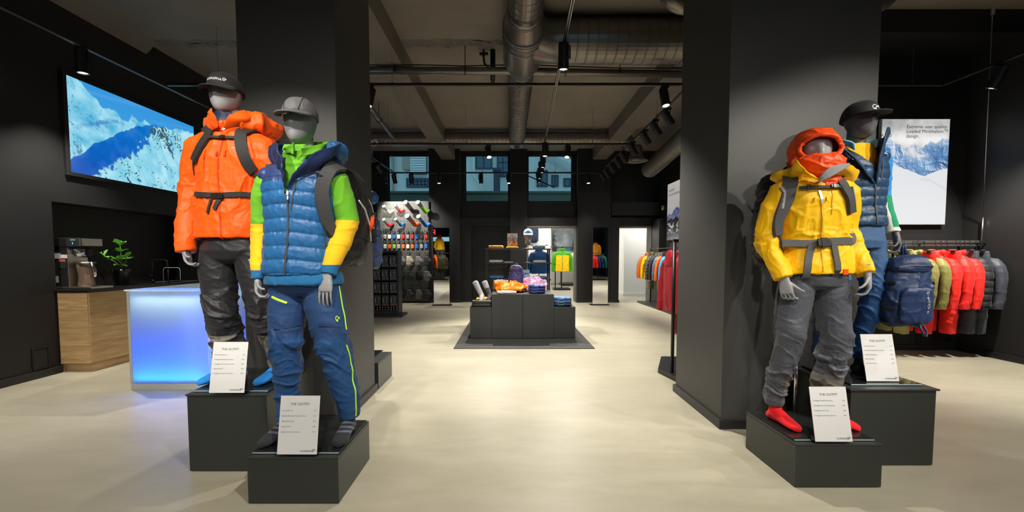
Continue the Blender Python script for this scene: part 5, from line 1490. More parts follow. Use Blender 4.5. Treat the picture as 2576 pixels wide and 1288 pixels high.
m = MB(); m.stack([(-1.78,2.81,1.25,.07,.09),(-1.78,2.805,1.28,.14,.12),(-1.78,2.80,1.33,.190,.135),(-1.78,2.80,1.45,.18,.12)], 40, 2.4)
m.tube([(-1.88,2.80,1.36),(-1.895,2.80,1.22),(-1.885,2.79,1.08),(-1.87,2.77,.98),(-1.86,2.78,.86),(-1.858,2.82,.72),(-1.865,2.84,.60),(-1.868,2.84,.53)], [.105,.112,.103,.098,.106,.098,.084,.074], 24)
m.tube([(-1.68,2.80,1.36),(-1.655,2.80,1.22),(-1.62,2.79,1.08),(-1.60,2.78,.98),(-1.565,2.80,.86),(-1.535,2.83,.72),(-1.525,2.84,.60),(-1.525,2.84,.53)], [.105,.112,.100,.094,.096,.088,.075,.068], 24)
put('trousers', m, [F_BLACK, F_GAITER], B, .0062, 3, legwrinkle(.93, .70, .016, 81), lambda c: (c[:,2] < .79) & (c[:,1] < 2.86), None, [((0,0,.79),(0,0,1)),((0,2.86,0),(0,1,0))])
for (ax, ay, an) in ((-1.868, 2.83, -24), (-1.535, 2.83, -14)):
    put('sock', foot_mb(ax, ay, .60, .487, an), F_SOCKB, B, .0045, 2)

# ================================================================== 3: yellow jacket (nearest right)
C = mannequin('grey mannequin in a yellow shell jacket with orange hood and grey trousers', 1.84, 2.60, .262)
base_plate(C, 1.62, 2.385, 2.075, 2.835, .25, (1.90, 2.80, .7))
m = head_mb(1.835, 2.60, 1.80, 2.02, .97, .12)
QC = Matrix.Rotation(R(-20), 3, 'Z'); OC = Vector((1.835, 2.60, 0))
m.v = [tuple(OC + QC @ (Vector(v)-OC)) for v in m.v]
obj('head', m, M_GREYM, C, smooth=True)
put('hand', hand_mb((1.612, 2.505, 1.165), (.10, -.12, -1), (.8, .6, 0), (.5, -1, 0), 38, .95, 1.2), M_GREYM, C, .003, 1)
put('hand', hand_mb((2.070, 2.475, 1.195), (.02, -.12, -1), (-.8, .5, 0), (-.6, -1, 0), 40, .95, 1.0), M_GREYM, C, .003, 1)
# orange insulated hood
m = MB(); m.ellipsoid((1.835, 2.615, 1.925), .132, .150, .142, 36, 24)
QI = QC.inverted()
def cutH(c, n):
    q = QI @ (Vector(c)-OC)
    return q.y < 0 and (q.x/.100)**2 + ((q.z-1.925)/.066)**2 < 1
o, bvH = put('insulated_hood', m, F_ORHOOD, C, .006, 2, lambda p, n: creases(p, 91, (9,9,9), .008) + creases(p, 92, (20,20,20), .004), None, cutH)
sm = o.modifiers.new('solid', 'SOLIDIFY'); sm.thickness = .014; sm.offset = -1
m = MB(); pr = []
for i in range(49):
    a = 2*PI*i/48; q = OC + QC @ Vector((.104*math.cos(a), -.4, 1.925+.069*math.sin(a)))
    pr.append(bvH.ray_cast(q, QC @ Vector((0, 1, 0)))[0])
m.tube(pr, [.0105+.003*vnoise([[i*.9,0,0]])[0] for i in range(49)], 10)
obj('hood_rim', m, F_ORHOOD, o, smooth=True)
m = MB(); m.stack([(1.845,2.565,1.70,.095,.09),(1.84,2.575,1.75,.112,.115),(1.833,2.58,1.80,.130,.140),(1.828,2.585,1.84,.142,.150),(1.826,2.59,1.865,.142,.148),(1.826,2.595,1.89,.118,.130)], 40, 2.2)
put('hood_collar', m, F_ORHOOD, o, .006, 2, lambda p, n: creases(p, 95, (8,8,15), .014) + creases(p, 96, (20,20,26), .005))
m = MB()
m.stack([(1.845,2.60,1.195,.210,.150),(1.845,2.60,1.22,.210,.150),(1.845,2.60,1.32,.196,.138),(1.84,2.60,1.42,.184,.128),(1.835,2.60,1.52,.192,.135),(1.83,2.60,1.62,.205,.138),(1.825,2.60,1.70,.205,.125),(1.828,2.60,1.75,.165,.11),(1.83,2.60,1.79,.12,.10)], 48, 2.4)
m.tube([(1.72,2.60,1.71),(1.645,2.60,1.67),(1.60,2.615,1.57),(1.565,2.625,1.45),(1.572,2.60,1.34),(1.597,2.54,1.23),(1.608,2.515,1.17)], [.085,.085,.075,.069,.062,.054,.050], 22)
m.tube([(1.945,2.60,1.71),(2.005,2.60,1.67),(2.035,2.615,1.57),(2.050,2.625,1.45),(2.060,2.58,1.34),(2.068,2.51,1.24),(2.070,2.485,1.195)], [.085,.085,.073,.066,.058,.052,.048], 22)
o, bvC = put('shell_jacket', m, F_YELLOW, C, .006, 3, jackwrinkle(.0105, 101, 1.38), None, lambda c, n: c.y < 2.58 and c.z > 1.70 and abs(c.x-1.853) < (c.z-1.70)*.9, [((1.853,0,1.70),(1,0,.9)),((1.853,0,1.70),(1,0,-.9))])
jk = o
m = shell([[(1.763, 2.460, 1.725), (1.698, 2.490, 1.776), (1.70,2.56,1.72), (1.69,2.68,1.74), (1.78,2.76,1.76), (1.88,2.76,1.76), (1.97,2.68,1.74), (1.975,2.56,1.72), (1.851, 2.480, 1.763), (1.772, 2.460, 1.721)],
           [(1.691, 2.430, 1.753), (1.621, 2.460, 1.792), (1.64,2.55,1.76), (1.63,2.70,1.78), (1.77,2.82,1.79), (1.90,2.82,1.79), (2.02,2.70,1.77), (2.03,2.55,1.74), (1.864, 2.420, 1.784), (1.771, 2.410, 1.728)],
           [(1.647, 2.420, 1.784), (1.621, 2.450, 1.841), (1.66,2.56,1.815), (1.65,2.70,1.82), (1.78,2.80,1.82), (1.90,2.80,1.82), (2.01,2.70,1.81), (2.04,2.54,1.78), (1.889, 2.410, 1.808), (1.793, 2.390, 1.772)]], 84, 16, 8, .008, 14)
me = m.mesh('jacket_collar'); o = link('jacket_collar', me, [F_YELLOW, F_LILAC], jk, smooth=True)
sm = o.modifiers.new('solid', 'SOLIDIFY'); sm.thickness = .007; sm.offset = 0
m = shell([[(1.722, 2.400, 1.711), (1.759, 2.385, 1.730), (1.812, 2.385, 1.760), (1.881, 2.400, 1.802)], [(1.715, 2.400, 1.728), (1.722, 2.375, 1.758), (1.769, 2.370, 1.789), (1.874, 2.395, 1.812)]], 30, 6, 9, .002, 20)
obj('collar_lapel', m, [F_LILAC], jk, smooth=True, solid=.006)
m = MB(); strap(m, bvC, [(1.772, 2.460, 1.714), (1.786, 2.450, 1.579), (1.795, 2.450, 1.399), (1.794, 2.440, 1.237)], .010, .003, .0); obj('zip', m, fab('deep_yellow_zip', lin(225, 165, 5), .5), jk); m = MB()
strap(m, bvC, [(1.839, 2.460, 1.670), (1.842, 2.460, 1.535)], .005, .002, .0)
obj('zip', m, fab('deep_yellow_zip', lin(225, 165, 5), .5), jk)
m = MB(); strap(m, bvC, [(1.769, 2.450, 1.673), (1.777, 2.450, 1.635), (1.783, 2.450, 1.599)], .014, .0035, .001); obj('reflective_print', m, M_SILV, jk)
m = MB()
for q in ((1.765, 2.450, 1.719), (1.794, 2.440, 1.232), (1.806, 2.450, 1.635), (1.739, 2.450, 1.630)):
    h = bvC.find_nearest(Vector(q)); m = MB(); m.obox(h[0]+h[1]*.006+Vector((0,0,-.008)), .008, .005, .026, frame(h[1])); obj('zip_puller', m, F_YELLOW, jk, bevel=.001)
m = MB(); h = bvC.find_nearest(Vector((1.936, 2.430, 1.208))); m.obox(h[0]+h[1]*.003, .035, .008, .034, frame(h[1])); obj('cuff_tab', m, F_ORHOOD, jk, bevel=.003)
m = MB(); m.stack([(1.845,2.61,1.10,.06,.09),(1.845,2.605,1.125,.14,.12),(1.845,2.60,1.17,.180,.128),(1.845,2.60,1.26,.17,.115)], 40, 2.4)
m.tube([(1.755,2.60,1.17),(1.735,2.60,1.05),(1.715,2.59,.92),(1.702,2.57,.82),(1.690,2.60,.68),(1.682,2.64,.55),(1.678,2.665,.42),(1.678,2.67,.365)], [.096,.102,.092,.086,.080,.068,.060,.056], 24)
m.tube([(1.935,2.60,1.17),(1.955,2.60,1.05),(1.965,2.59,.92),(1.975,2.57,.82),(1.978,2.60,.68),(1.982,2.64,.55),(1.99,2.665,.42),(1.99,2.67,.365)], [.096,.104,.094,.088,.084,.078,.066,.058], 24)
o, bvP = put('trousers', m, [F_GREYF, F_GAITER], C, .006, 3, legwrinkle(.72, .50, .015, 111), lambda c: (c[:,2] < .58) & (((c[:,0] > 1.69) & (c[:,0] < 1.80)) | ((c[:,0] > 1.86) & (c[:,0] < 2.03))), None, [((0,0,.58),(0,0,1)),((1.69,0,0),(1,0,0)),((1.80,0,0),(1,0,0)),((1.86,0,0),(1,0,0)),((2.03,0,0),(1,0,0))])
m = MB(); strap(m, bvP, [(1.841, 2.480, 1.128), (1.887, 2.480, 1.125), (1.960, 2.490, 1.127)], .008, .003, .0)
strap(m, bvP, [(1.640,2.60,1.10), (1.625,2.60,.95), (1.612,2.60,.80)], .006, .003, .001, False); obj('zip', m, M_ZIP, o)
for (ax, ay, an) in ((1.680, 2.66, 8), (1.995, 2.66, 26)):
    put('sock', foot_mb(ax, ay, .42, .262, an, .255, .96), F_SOCKR, C, .0045, 2)

# ================================================================== 4: dark blue vest (behind right)
D = mannequin('dark grey mannequin in a dark blue down vest and flat-brimmed black cap', 2.33, 2.88, .497)
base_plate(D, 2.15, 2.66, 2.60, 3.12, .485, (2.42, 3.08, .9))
obj('head', head_mb(2.300, 2.86, 2.065, 2.285, 1.0, .14), M_GREYD, D, smooth=True)
c_, b_ = cap_mb(2.300, 2.868, 2.195, .098, .12, .110, .085, 1.15, 0, .05, .012)
o, bvc = put('cap', c_, F_CAPB, D, .006, 2)
obj('cap_brim', b_, F_CAPB, o, smooth=True)
m = MB(); emblem(m, (2.305, 2.73, 2.242), (1,0,0), (0,.15,1), .030, .004, bvc, .0015); obj('cap_logo', m, M_EMB, o)
m = MB(); m.stack([(2.295,2.88,1.52,.145,.105),(2.295,2.88,1.75,.155,.105),(2.295,2.88,1.92,.155,.09),(2.298,2.88,2.00,.11,.075),(2.30,2.88,2.035,.075,.066)], 36, 2.3)
o, bvt = put('t_shirt', m, F_TEE, D, .008, 3, lambda p, n: creases(p, 121, (9,9,9), .004))
m = MB(); text_on(m, 'NORRØNA', .026, (2.278, 2.760, 1.895), (1,0,0), (0,0,1), 'LEFT', 0, 1, bvt, .003); obj('print', m, M_EMB, o)
m = MB(); m.tube([(2.42,2.88,1.955),(2.462,2.88,1.92),(2.480,2.89,1.82),(2.490,2.90,1.72),(2.500,2.88,1.62),(2.515,2.85,1.52),(2.520,2.84,1.485),(2.522,2.835,1.455)], [.07,.066,.056,.050,.047,.043,.040,.042], 20)
put('sleeve', m, [F_SKY, F_GREEN, F_CREAM], D, .006, 2, lambda p, n: creases(p, 125, (9,9,14), .004), lambda c: np.where(c[:,2] > 1.695, 0, np.where((c[:,2] < 1.488) | (c[:,0] < 2.478+ (1.70-c[:,2])*.11), 2, 1)), None, [((0,0,1.695),(0,0,1)),((0,0,1.488),(0,0,1)),((2.478,0,1.70),(1,0,.11))])
m = MB(); m.tube([(2.18,2.88,1.955),(2.14,2.88,1.92),(2.125,2.89,1.82),(2.115,2.90,1.72),(2.11,2.88,1.62),(2.11,2.85,1.52),(2.11,2.84,1.455)], [.07,.064,.054,.049,.046,.042,.042], 20)
put('sleeve', m, [F_SKY, F_GREEN, F_CREAM], D, .006, 2, lambda p, n: creases(p, 127, (9,9,14), .004), lambda c: np.where(c[:,2] > 1.695, 0, np.where(c[:,2] < 1.488, 2, 1)))
put('hand', hand_mb((2.535, 2.825, 1.445), (.15, -.10, -1), (-.9, .3, 0), (-.3, -1, 0), 42, .95), M_GREYD, D, .003, 1)
put('hand', hand_mb((2.11, 2.83, 1.43), (0, -.1, -1), (1, .1, 0), (.1, -1, 0), 30, .95), M_GREYD, D, .003, 1)
m = MB(); m.stack([(2.310,2.88,1.495,.172,.135),(2.310,2.88,1.51,.175,.138),(2.305,2.88,1.62,.162,.125),(2.30,2.88,1.72,.172,.128),(2.298,2.88,1.84,.185,.13),(2.297,2.88,1.92,.182,.118),(2.297,2.88,1.975,.145,.098),(2.298,2.88,2.01,.11,.085)], 48, 2.4)
m.ellipsoid((2.450,2.88,1.945), .045, .075, .045).ellipsoid((2.145,2.88,1.945), .045, .075, .045)
pf2 = puff(.060, .0105, 1.50, .010, 33, 2.33)
def cutD(c, n):
    if c.y > 2.87 or c.z < 1.86: return False
    k = c.z-1.86
    return 2.325-k*1.05 < c.x < 2.335+k*.35
o, bvD = put('down_vest', m, [F_NAVYV, F_NAVYD], D, .0055, 2, lambda p, n: np.where(p[:,2] > 1.93, .25, 1.0)*pf2(p, n), lambda c: c[:,2] > 1.935, cutD, [((0,0,1.935),(0,0,1)),((2.325,0,1.86),(1,0,1.05)),((2.335,0,1.86),(1,0,-.35)),((0,0,1.86),(0,0,1))])
vest = o
m = shell([[(2.317, 2.745, 1.757), (2.269, 2.755, 1.839), (2.184, 2.780, 1.944), (2.185,2.84,2.0), (2.18,2.93,2.02), (2.30,2.98,2.03), (2.40,2.93,2.02), (2.415,2.85,2.0), (2.360, 2.770, 1.892), (2.325, 2.745, 1.757)],
           [(2.271, 2.725, 1.789), (2.196, 2.730, 1.896), (2.111, 2.760, 1.984), (2.155,2.84,2.03), (2.15,2.95,2.06), (2.30,3.01,2.07), (2.43,2.95,2.06), (2.45,2.85,2.04), (2.369, 2.750, 1.987), (2.319, 2.730, 1.834)],
           [(2.242, 2.715, 1.806), (2.149, 2.720, 1.925), (2.067, 2.750, 2.011), (2.135,2.84,2.05), (2.14,2.96,2.075), (2.30,3.01,2.085), (2.44,2.95,2.08), (2.47,2.84,2.08), (2.377, 2.740, 2.102), (2.316, 2.720, 1.918)]], 84, 16, 14, .006, 18)
obj('vest_collar', m, F_NAVYV, vest, smooth=True, solid=.008)
m = shell([[(2.208, 2.780, 1.974), (2.20,2.84,2.015), (2.20,2.92,2.03), (2.30,2.965,2.035), (2.385,2.92,2.03), (2.395,2.85,2.01), (2.348, 2.790, 1.992)],
           [(2.193, 2.770, 2.012), (2.185,2.84,2.055), (2.19,2.94,2.07), (2.30,2.985,2.08), (2.40,2.94,2.075), (2.415,2.85,2.06), (2.347, 2.780, 2.039)]], 60, 10, 16, .006, 20)
obj('hoodie_collar', m, F_AQUA, D, smooth=True, solid=.012)
m = MB(); strap(m, bvD, [(2.324, 2.750, 1.751), (2.333, 2.750, 1.613), (2.340, 2.750, 1.507)], .010, .004, .0); obj('zip', m, M_ZIP, vest)
m = MB(); strap(m, bvD, [(2.363, 2.770, 1.954), (2.376, 2.770, 1.879), (2.359, 2.760, 1.795)], .007, .003, .0); obj('pocket_zip', m, M_ZIP, vest)
h = bvD.find_nearest(Vector((2.326, 2.750, 1.818)))
m = MB(); m.obox(h[0]+h[1]*.008, .009, .006, .03, frame(h[1])); obj('zip_puller', m, M_SILV, vest, bevel=.001)
m = MB(); text_on(m, 'NORRØNA', .014, (2.370, 2.780, 1.977), (1,0,-.1), (0,0,1), 'LEFT', 0, 1, bvD, .004); emblem(m, (2.430, 2.790, 1.969), (1,0,0), (0,0,1), .009, .002, bvD, .004); obj('logo', m, M_EMB, vest)
m = MB(); m.stack([(2.315,2.88,1.35,.145,.115),(2.315,2.88,1.40,.165,.125),(2.315,2.88,1.53,.155,.112)], 40, 2.4)
m.tube([(2.405,2.88,1.43),(2.420,2.88,1.30),(2.430,2.87,1.18),(2.432,2.85,1.08),(2.430,2.87,.95),(2.425,2.91,.80),(2.422,2.93,.66),(2.42,2.93,.60)], [.088,.092,.082,.078,.072,.062,.055,.052], 24)
m.tube([(2.235,2.88,1.43),(2.21,2.88,1.30),(2.19,2.87,1.18),(2.175,2.85,1.08),(2.165,2.87,.95),(2.155,2.91,.80),(2.15,2.93,.66),(2.15,2.93,.60)], [.088,.092,.082,.078,.072,.062,.055,.052], 24)
put('trousers', m, [F_NAVYP, F_JEANB2], D, .007, 3, legwrinkle(1.06, .78, .011, 131), lambda c: (c[:,2] < 1.16), None, [((0,0,1.16),(0,0,1))])
for (ax, ay, an) in ((2.42, 2.92, 10), (2.16, 2.92, -6)):
    put('sock', foot_mb(ax, ay, .66, .497, an, .25, .95), F_SOCKD, D, .0045, 2)

F_PADB = fab('black_padded_strap', lin(44, 43, 43), .6, .1, .2)
# ------------------------------------------------------------------ backpacks
def pack_mesh(cx, cy, z0, w_, d_, h_, label, fabric, seed, front=-1, rz=0, name='', text=None, tilt=0, lid=True):
    """rucksack; front = side its pockets face (-1 to the camera, +1 away)"""
    t = thing('backpack', label, 'backpack', (cx, cy, z0))
    f = front
    m = MB()
    rows = [(0, .60, .62), (.04, .82, .82), (.15, .97, .98), (.35, 1.0, 1.02), (.55, .98, .98), (.75, .88, .84), (.88, .72, .66), (.96, .50, .45), (1.0, .25, .25)]
    m.stack([(cx, cy + f*d_*.04*(1-abs(k-.35)), z0+h_*k, w_/2*a, d_/2*b) for (k, a, b) in rows], 36, 2.5)
    o, bv = put('pack_body', m, fabric, t, .008, 3, lambda p, n: creases(p, seed, (10, 10, 9), .011))
    m = MB(); y = cy + f*d_*.42
    m.stack([(cx, y, z0+h_*k, w_*.36*a, d_*.17*a) for (k, a) in ((.06,.7),(.10,.95),(.35,1.0),(.52,.9),(.56,.6))], 30, 3.0)
    o2, bv2 = put('front_pocket', m, fabric, t, .007, 3, lambda p, n: creases(p, seed+4, (14, 14, 10), .006))
    if lid:
        m = MB(); m.stack([(cx, cy+f*d_*.10, z0+h_*k, w_*.46*a, d_*.46*a) for (k, a) in ((.76,.80),(.80,.92),(.90,.86),(.97,.66),(1.0,.4))], 32, 2.5)
        o3, bv3 = put('pack_lid', m, fabric, t, .008, 3, lambda p, n: creases(p, seed+7, (12, 12, 12), .009))
        m = MB(); strap(m, bv3, [(cx-w_*.40, cy+f*d_*.5, z0+h_*.86), (cx, cy+f*d_*.6, z0+h_*.87), (cx+w_*.40, cy+f*d_*.5, z0+h_*.86)], .010, .003, .0, False); obj('lid_zip', m, M_ZIP, o3)
    for s_ in (-1, 1):
        for k in (.3, .66):
            m = MB(); strap(m, bv, [(cx+s_*w_*.5, cy-f*d_*.35, z0+h_*k), (cx+s_*w_*.52, cy, z0+h_*(k-.02)), (cx+s_*w_*.42, cy+f*d_*.42, z0+h_*(k-.05))], .016, .003, .001, False); obj('compression_strap', m, F_WEB, t)
    for s_ in (-1, 1):
        m = MB(); h = bv.find_nearest(Vector((cx+s_*w_*.46, cy+f*d_*.30, z0+h_*.62))); buckle(m, h[0], h[1], .045, .022)
        obj('buckle', m, M_BLACKP, t, bevel=.002)
    m = MB(); m.tube([(cx-.03, cy-f*d_*.30, z0+h_*.97), (cx-.028, cy-f*d_*.32, z0+h_*1.03), (cx, cy-f*d_*.33, z0+h_*1.06), (cx+.028, cy-f*d_*.32, z0+h_*1.03), (cx+.03, cy-f*d_*.30, z0+h_*.97)], .008, 8); obj('haul_loop', m, F_WEB, t, smooth=True)
    if text:
        m = MB(); text_on(m, text, .026, (cx+w_*.13, cy+f*d_*.72, z0+h_*.52), (0,0,-1), (1,0,0), 'LEFT', 0, 1, bv2, .003); obj('lettering', m, M_SILV, t)
    return t, bv

# pack of the blue vest mannequin
t, bv = pack_mesh(-1.10, 2.80, 1.24, .34, .40, .63, 'black backpack worn by the blue vest mannequin', F_PACKB, 151, 1)
m = MB(); strap(m, bvV, [(-.985,2.58,1.72), (-.985,2.50,1.80), (-0.895, 2.400, 1.830), (-0.950, 2.350, 1.798), (-0.982, 2.310, 1.710), (-0.993, 2.310, 1.605), (-0.976, 2.330, 1.512), (-0.966, 2.370, 1.440), (-.975,2.45,1.42)], [.072]*400, .016, .003, False)
obj('shoulder_strap', m, F_PAD, t, smooth='auto')
m = MB(); strap(m, bvV, [(-1.30,2.60,1.72), (-1.31,2.50,1.79), (-1.335,2.42,1.785)], [.06]*200, .016, .002, False)
obj('shoulder_strap', m, F_PAD, t, smooth='auto')
h = bvV.find_nearest(Vector((-1.004, 2.300, 1.735)))
m = MB(); buckle(m, h[0]+h[1]*.012, h[1], .05, .026); obj('buckle', m, M_BLACKP, t, bevel=.002)
m = MB(); m.tube([(-.945,2.72,1.65),(-.925,2.78,1.60),(-.92,2.86,1.50),(-.93,2.9,1.40)], .007, 8); obj('side_zip', m, M_SILV, t, smooth=True)
m = MB(); m.tube([(-0.900, 2.860, 1.560), (-0.906, 2.860, 1.516), (-0.920, 2.860, 1.468)], [.012,.014,.010], 8); obj('orange_toggle', m, fab('signal_orange_webbing', lin(250, 80, 20), .5), t, smooth=True)
a = (-0.888, 2.880, 1.583); b = (-0.888, 2.880, 1.385)
m = MB(); m.box(a[0]-.028, 2.875, b[2], a[0]+.004, 2.879, a[2]+.005)
hg = thing('hang_tag', 'black hang tag with white lettering on the backpack of the blue vest mannequin', 'tag', (a[0]-.012, 2.877, b[2]))
obj('card', m, M_BLACKP, hg)
m = MB(); text_on(m, 'NORRØNA', .018, (a[0]-.019, 2.873, a[2]-.012), (0,0,-1), (1,0,0)); obj('lettering', m, M_PAPER, hg)
m = MB(); m.tube([(a[0]-.012,2.877,a[2]),(a[0]-.02,2.87,a[2]+.05),(a[0]-.035,2.85,a[2]+.09)], .0015, 5); obj('cord', m, M_PAPER, hg)

# pack of the orange jacket mannequin
t, bv = pack_mesh(-1.76, 3.06, 1.52, .31, .26, .66, 'black backpack worn by the orange jacket mannequin', F_PACKB, 161, 1)
m = MB(); strap(m, bvB, [(-1.62,2.94,2.05), (-1.61,2.84,2.09), (-1.645, 2.680, 2.085), (-1.644, 2.660, 2.012), (-1.621, 2.650, 1.926), (-1.586, 2.660, 1.856), (-1.570, 2.680, 1.819)], [.068]*90 + [.055]*300, .014, .003, False); obj('shoulder_strap', m, F_PADB, t, smooth='auto')
m = MB(); strap(m, bvB, [(-1.573, 2.670, 1.834), (-1.557, 2.690, 1.790), (-1.553, 2.740, 1.737)], .026, .005, .004, False); obj('strap_webbing', m, F_WEB, t, smooth='auto'); m = MB()
strap(m, bvB, [(-1.932, 2.700, 1.889), (-1.977, 2.740, 1.811)], .02, .005, .003, False); obj('strap_webbing', m, F_WEB, t, smooth='auto')
m = MB(); strap(m, bvB, [(-1.94,2.92,2.05), (-1.945,2.84,2.08), (-1.833, 2.690, 2.068), (-1.862, 2.670, 2.019), (-1.894, 2.670, 1.955), (-1.930, 2.700, 1.882)], [.055]*400, .014, .003, False); obj('shoulder_strap', m, F_PADB, t, smooth='auto')
m = MB(); strap(m, bvB, [(-1.847, 2.660, 2.029), (-1.750, 2.630, 2.028), (-1.661, 2.650, 2.033)], .018, .005, .012, False); obj('chest_strap', m, F_WEB, t, smooth='auto')
h = bvB.find_nearest(Vector((-1.745, 2.630, 2.028))); m = MB(); buckle(m, h[0]+h[1]*.016, h[1], .04, .024); obj('buckle', m, M_BLACKP, t, bevel=.002)
m = MB(); strap(m, bvB, [(-1.947, 2.720, 1.684), (-1.855, 2.660, 1.675), (-1.758, 2.645, 1.671), (-1.654, 2.650, 1.676), (-1.574, 2.680, 1.681), (-1.59,2.80,1.69)], .032, .005, .006, False); obj('waist_belt', m, F_WEB, t, smooth='auto')
h = bvB.find_nearest(Vector((-1.781, 2.640, 1.668))); m = MB(); buckle(m, h[0]+h[1]*.012, h[1], .085, .038); obj('buckle', m, M_BLACKP, t, bevel=.002)
m = MB(); strap(m, bvB, [(-1.818, 2.650, 1.650), (-1.832, 2.650, 1.602), (-1.843, 2.650, 1.560)], .014, .004, .008, False); obj('strap_end', m, F_WEB, t, smooth='auto'); m = MB(); strap(m, bvB, [(-1.766, 2.645, 1.654), (-1.786, 2.645, 1.620), (-1.797, 2.645, 1.584)], .026, .004, .008, False); obj('strap_end', m, F_WEB, t, smooth='auto')

# pack of the yellow jacket mannequin
t, bv = pack_mesh(1.795, 2.86, 1.22, .33, .24, .62, 'black backpack worn by the yellow jacket mannequin', F_PACKB, 171, 1)
m = MB(); strap(m, bvC, [(1.69,2.72,1.74), (1.69,2.62,1.765), (1.619, 2.490, 1.760), (1.616, 2.475, 1.694), (1.606, 2.470, 1.615), (1.588, 2.480, 1.526), (1.585, 2.500, 1.470), (1.594, 2.530, 1.426)], [.078]*24 + [.07]*400, .014, .003, False); obj('shoulder_strap', m, F_PAD, t, smooth='auto')
m = MB(); strap(m, bvC, [(1.587, 2.485, 1.730), (1.591, 2.480, 1.650), (1.588, 2.485, 1.571)], .016, .016, .003, False); obj('strap_edge', m, F_LILAC, t); m = MB()
strap(m, bvC, [(1.969, 2.500, 1.698), (1.980, 2.500, 1.607)], .012, .016, .003, False); obj('strap_edge', m, F_LILAC, t)
m = MB(); strap(m, bvC, [(1.596, 2.530, 1.437), (1.602, 2.560, 1.392), (1.622, 2.600, 1.310)], .02, .004, .004, False); obj('strap_webbing', m, F_WEB, t, smooth='auto')
m = MB(); strap(m, bvC, [(1.965,2.72,1.74), (1.965,2.62,1.765), (1.881, 2.490, 1.764), (1.915, 2.480, 1.695), (1.949, 2.490, 1.617), (1.967, 2.510, 1.551)], [.066]*400, .014, .003, False); obj('shoulder_strap', m, F_PAD, t, smooth='auto')
m = MB(); strap(m, bvC, [(1.646, 2.465, 1.691), (1.752, 2.450, 1.690), (1.906, 2.475, 1.694)], .018, .005, .014, False); obj('chest_strap', m, F_WEB, t, smooth='auto')
h = bvC.find_nearest(Vector((1.841, 2.460, 1.694))); m = MB(); buckle(m, h[0]+h[1]*.018, h[1], .05, .026); obj('buckle', m, M_BLACKP, t, bevel=.002); m = MB(); h = bvC.find_nearest(Vector((1.705, 2.460, 1.692))); m.obox(h[0]+h[1]*.02, .024, .008, .026, frame(h[1])); obj('buckle', m, M_BLACKP, t, bevel=.002)
m = MB(); strap(m, bvC, [(1.606, 2.550, 1.375), (1.604, 2.500, 1.378), (1.661, 2.465, 1.380), (1.768, 2.455, 1.379), (1.950, 2.500, 1.388), (2.03,2.60,1.39)], .044, .005, .006, False); obj('waist_belt', m, F_WEBG, t, smooth='auto')
h = bvC.find_nearest(Vector((1.798, 2.450, 1.379))); m = MB(); buckle(m, h[0]+h[1]*.014, h[1], .105, .056); obj('buckle', m, M_BLACKP, t, bevel=.003)
m = MB(); strap(m, bvC, [(1.741, 2.455, 1.363), (1.724, 2.450, 1.286), (1.716, 2.450, 1.196)], .042, .004, .012); obj('strap_end', m, F_WEBG, t, smooth='auto'); m = MB()
strap(m, bvC, [(1.860, 2.460, 1.364), (1.867, 2.455, 1.286), (1.875, 2.455, 1.195)], .034, .004, .012); obj('strap_end', m, F_WEBG, t, smooth='auto')

# navy pack held in the hand of the dark blue vest mannequin
t, bv = pack_mesh(2.585, 2.80, .845, .30, .20, .46, 'navy backpack held by its loop in the hand of the dark blue vest mannequin', F_PACKN, 181, -1, text='BITIHORN 20')
m = MB(); m.tube([(2.565,2.80,1.30),(2.558,2.80,1.34),(2.552,2.79,1.372),(2.566,2.79,1.375),(2.575,2.80,1.34),(2.59,2.80,1.30)], .009, 8); obj('grab_loop', m, F_PACKN, t, smooth=True)
m = MB(); m.tube([(2.60,2.70,.865),(2.605,2.69,.83),(2.615,2.685,.80),(2.635,2.685,.795),(2.64,2.69,.82),(2.625,2.70,.86)], .006, 8); obj('axe_loop', m, F_PACKN, t, smooth=True)

# fifth outfit: only a sliver shows past the left pillar
E_ = dup(A, (-1.60, 4.42, .265), -PI/2, 'mannequin with navy trousers mostly hidden behind the left pillar', None, {'charcoal_sock_knit': F_SOCKB, 'slate_sock_stripe': F_SOCKB})
t, bv = pack_mesh(-1.405, 4.36, 1.17, .22, .36, .54, 'navy backpack showing past the right edge of the left pillar', F_PACKN, 191, -1)

# ------------------------------------------------------------------ garment kinds for the racks (built once, then copied)
def g(name, c, **k): return fab(name, lin(*c), **k)
G = dict(olive=g('olive_twill', (128, 122, 66)), red=g('bright_red_shell', (238, 44, 36)), slate=g('slate_softshell', (62, 66, 76)), coal=g('coal_shell', (40, 41, 44)),
         tan=g('tan_canvas', (168, 126, 72)), orange=g('rack_orange_shell', (235, 100, 24)), yellow=g('rack_yellow_shell', (250, 200, 10)), puffer=g('graphite_down', (74, 76, 82), rough=.34),
         steel=g('steel_blue_shell', (92, 100, 120)), sky=g('rack_sky_shell', (46, 150, 225)), crimson=g('crimson_shell', (128, 5, 16)), khaki=g('khaki_cotton', (112, 104, 82)),
         navy=g('rack_navy_shell', (26, 52, 96)), royal=g('royal_blue_shell', (14, 66, 122)), lime=g('rack_lime_shell', (76, 160, 26)), denim=g('pale_denim', (128, 160, 190)), cream=g('cream_knit', (212, 200, 165)),
         plaid=g('mustard_check', (222, 150, 20)), moss=g('moss_knit', (66, 66, 40)), teal=g('teal_fleece', (10, 120, 95)), rust=g('rust_orange_shell', (222, 92, 30)), white=g('white_cotton', (225, 222, 214)))
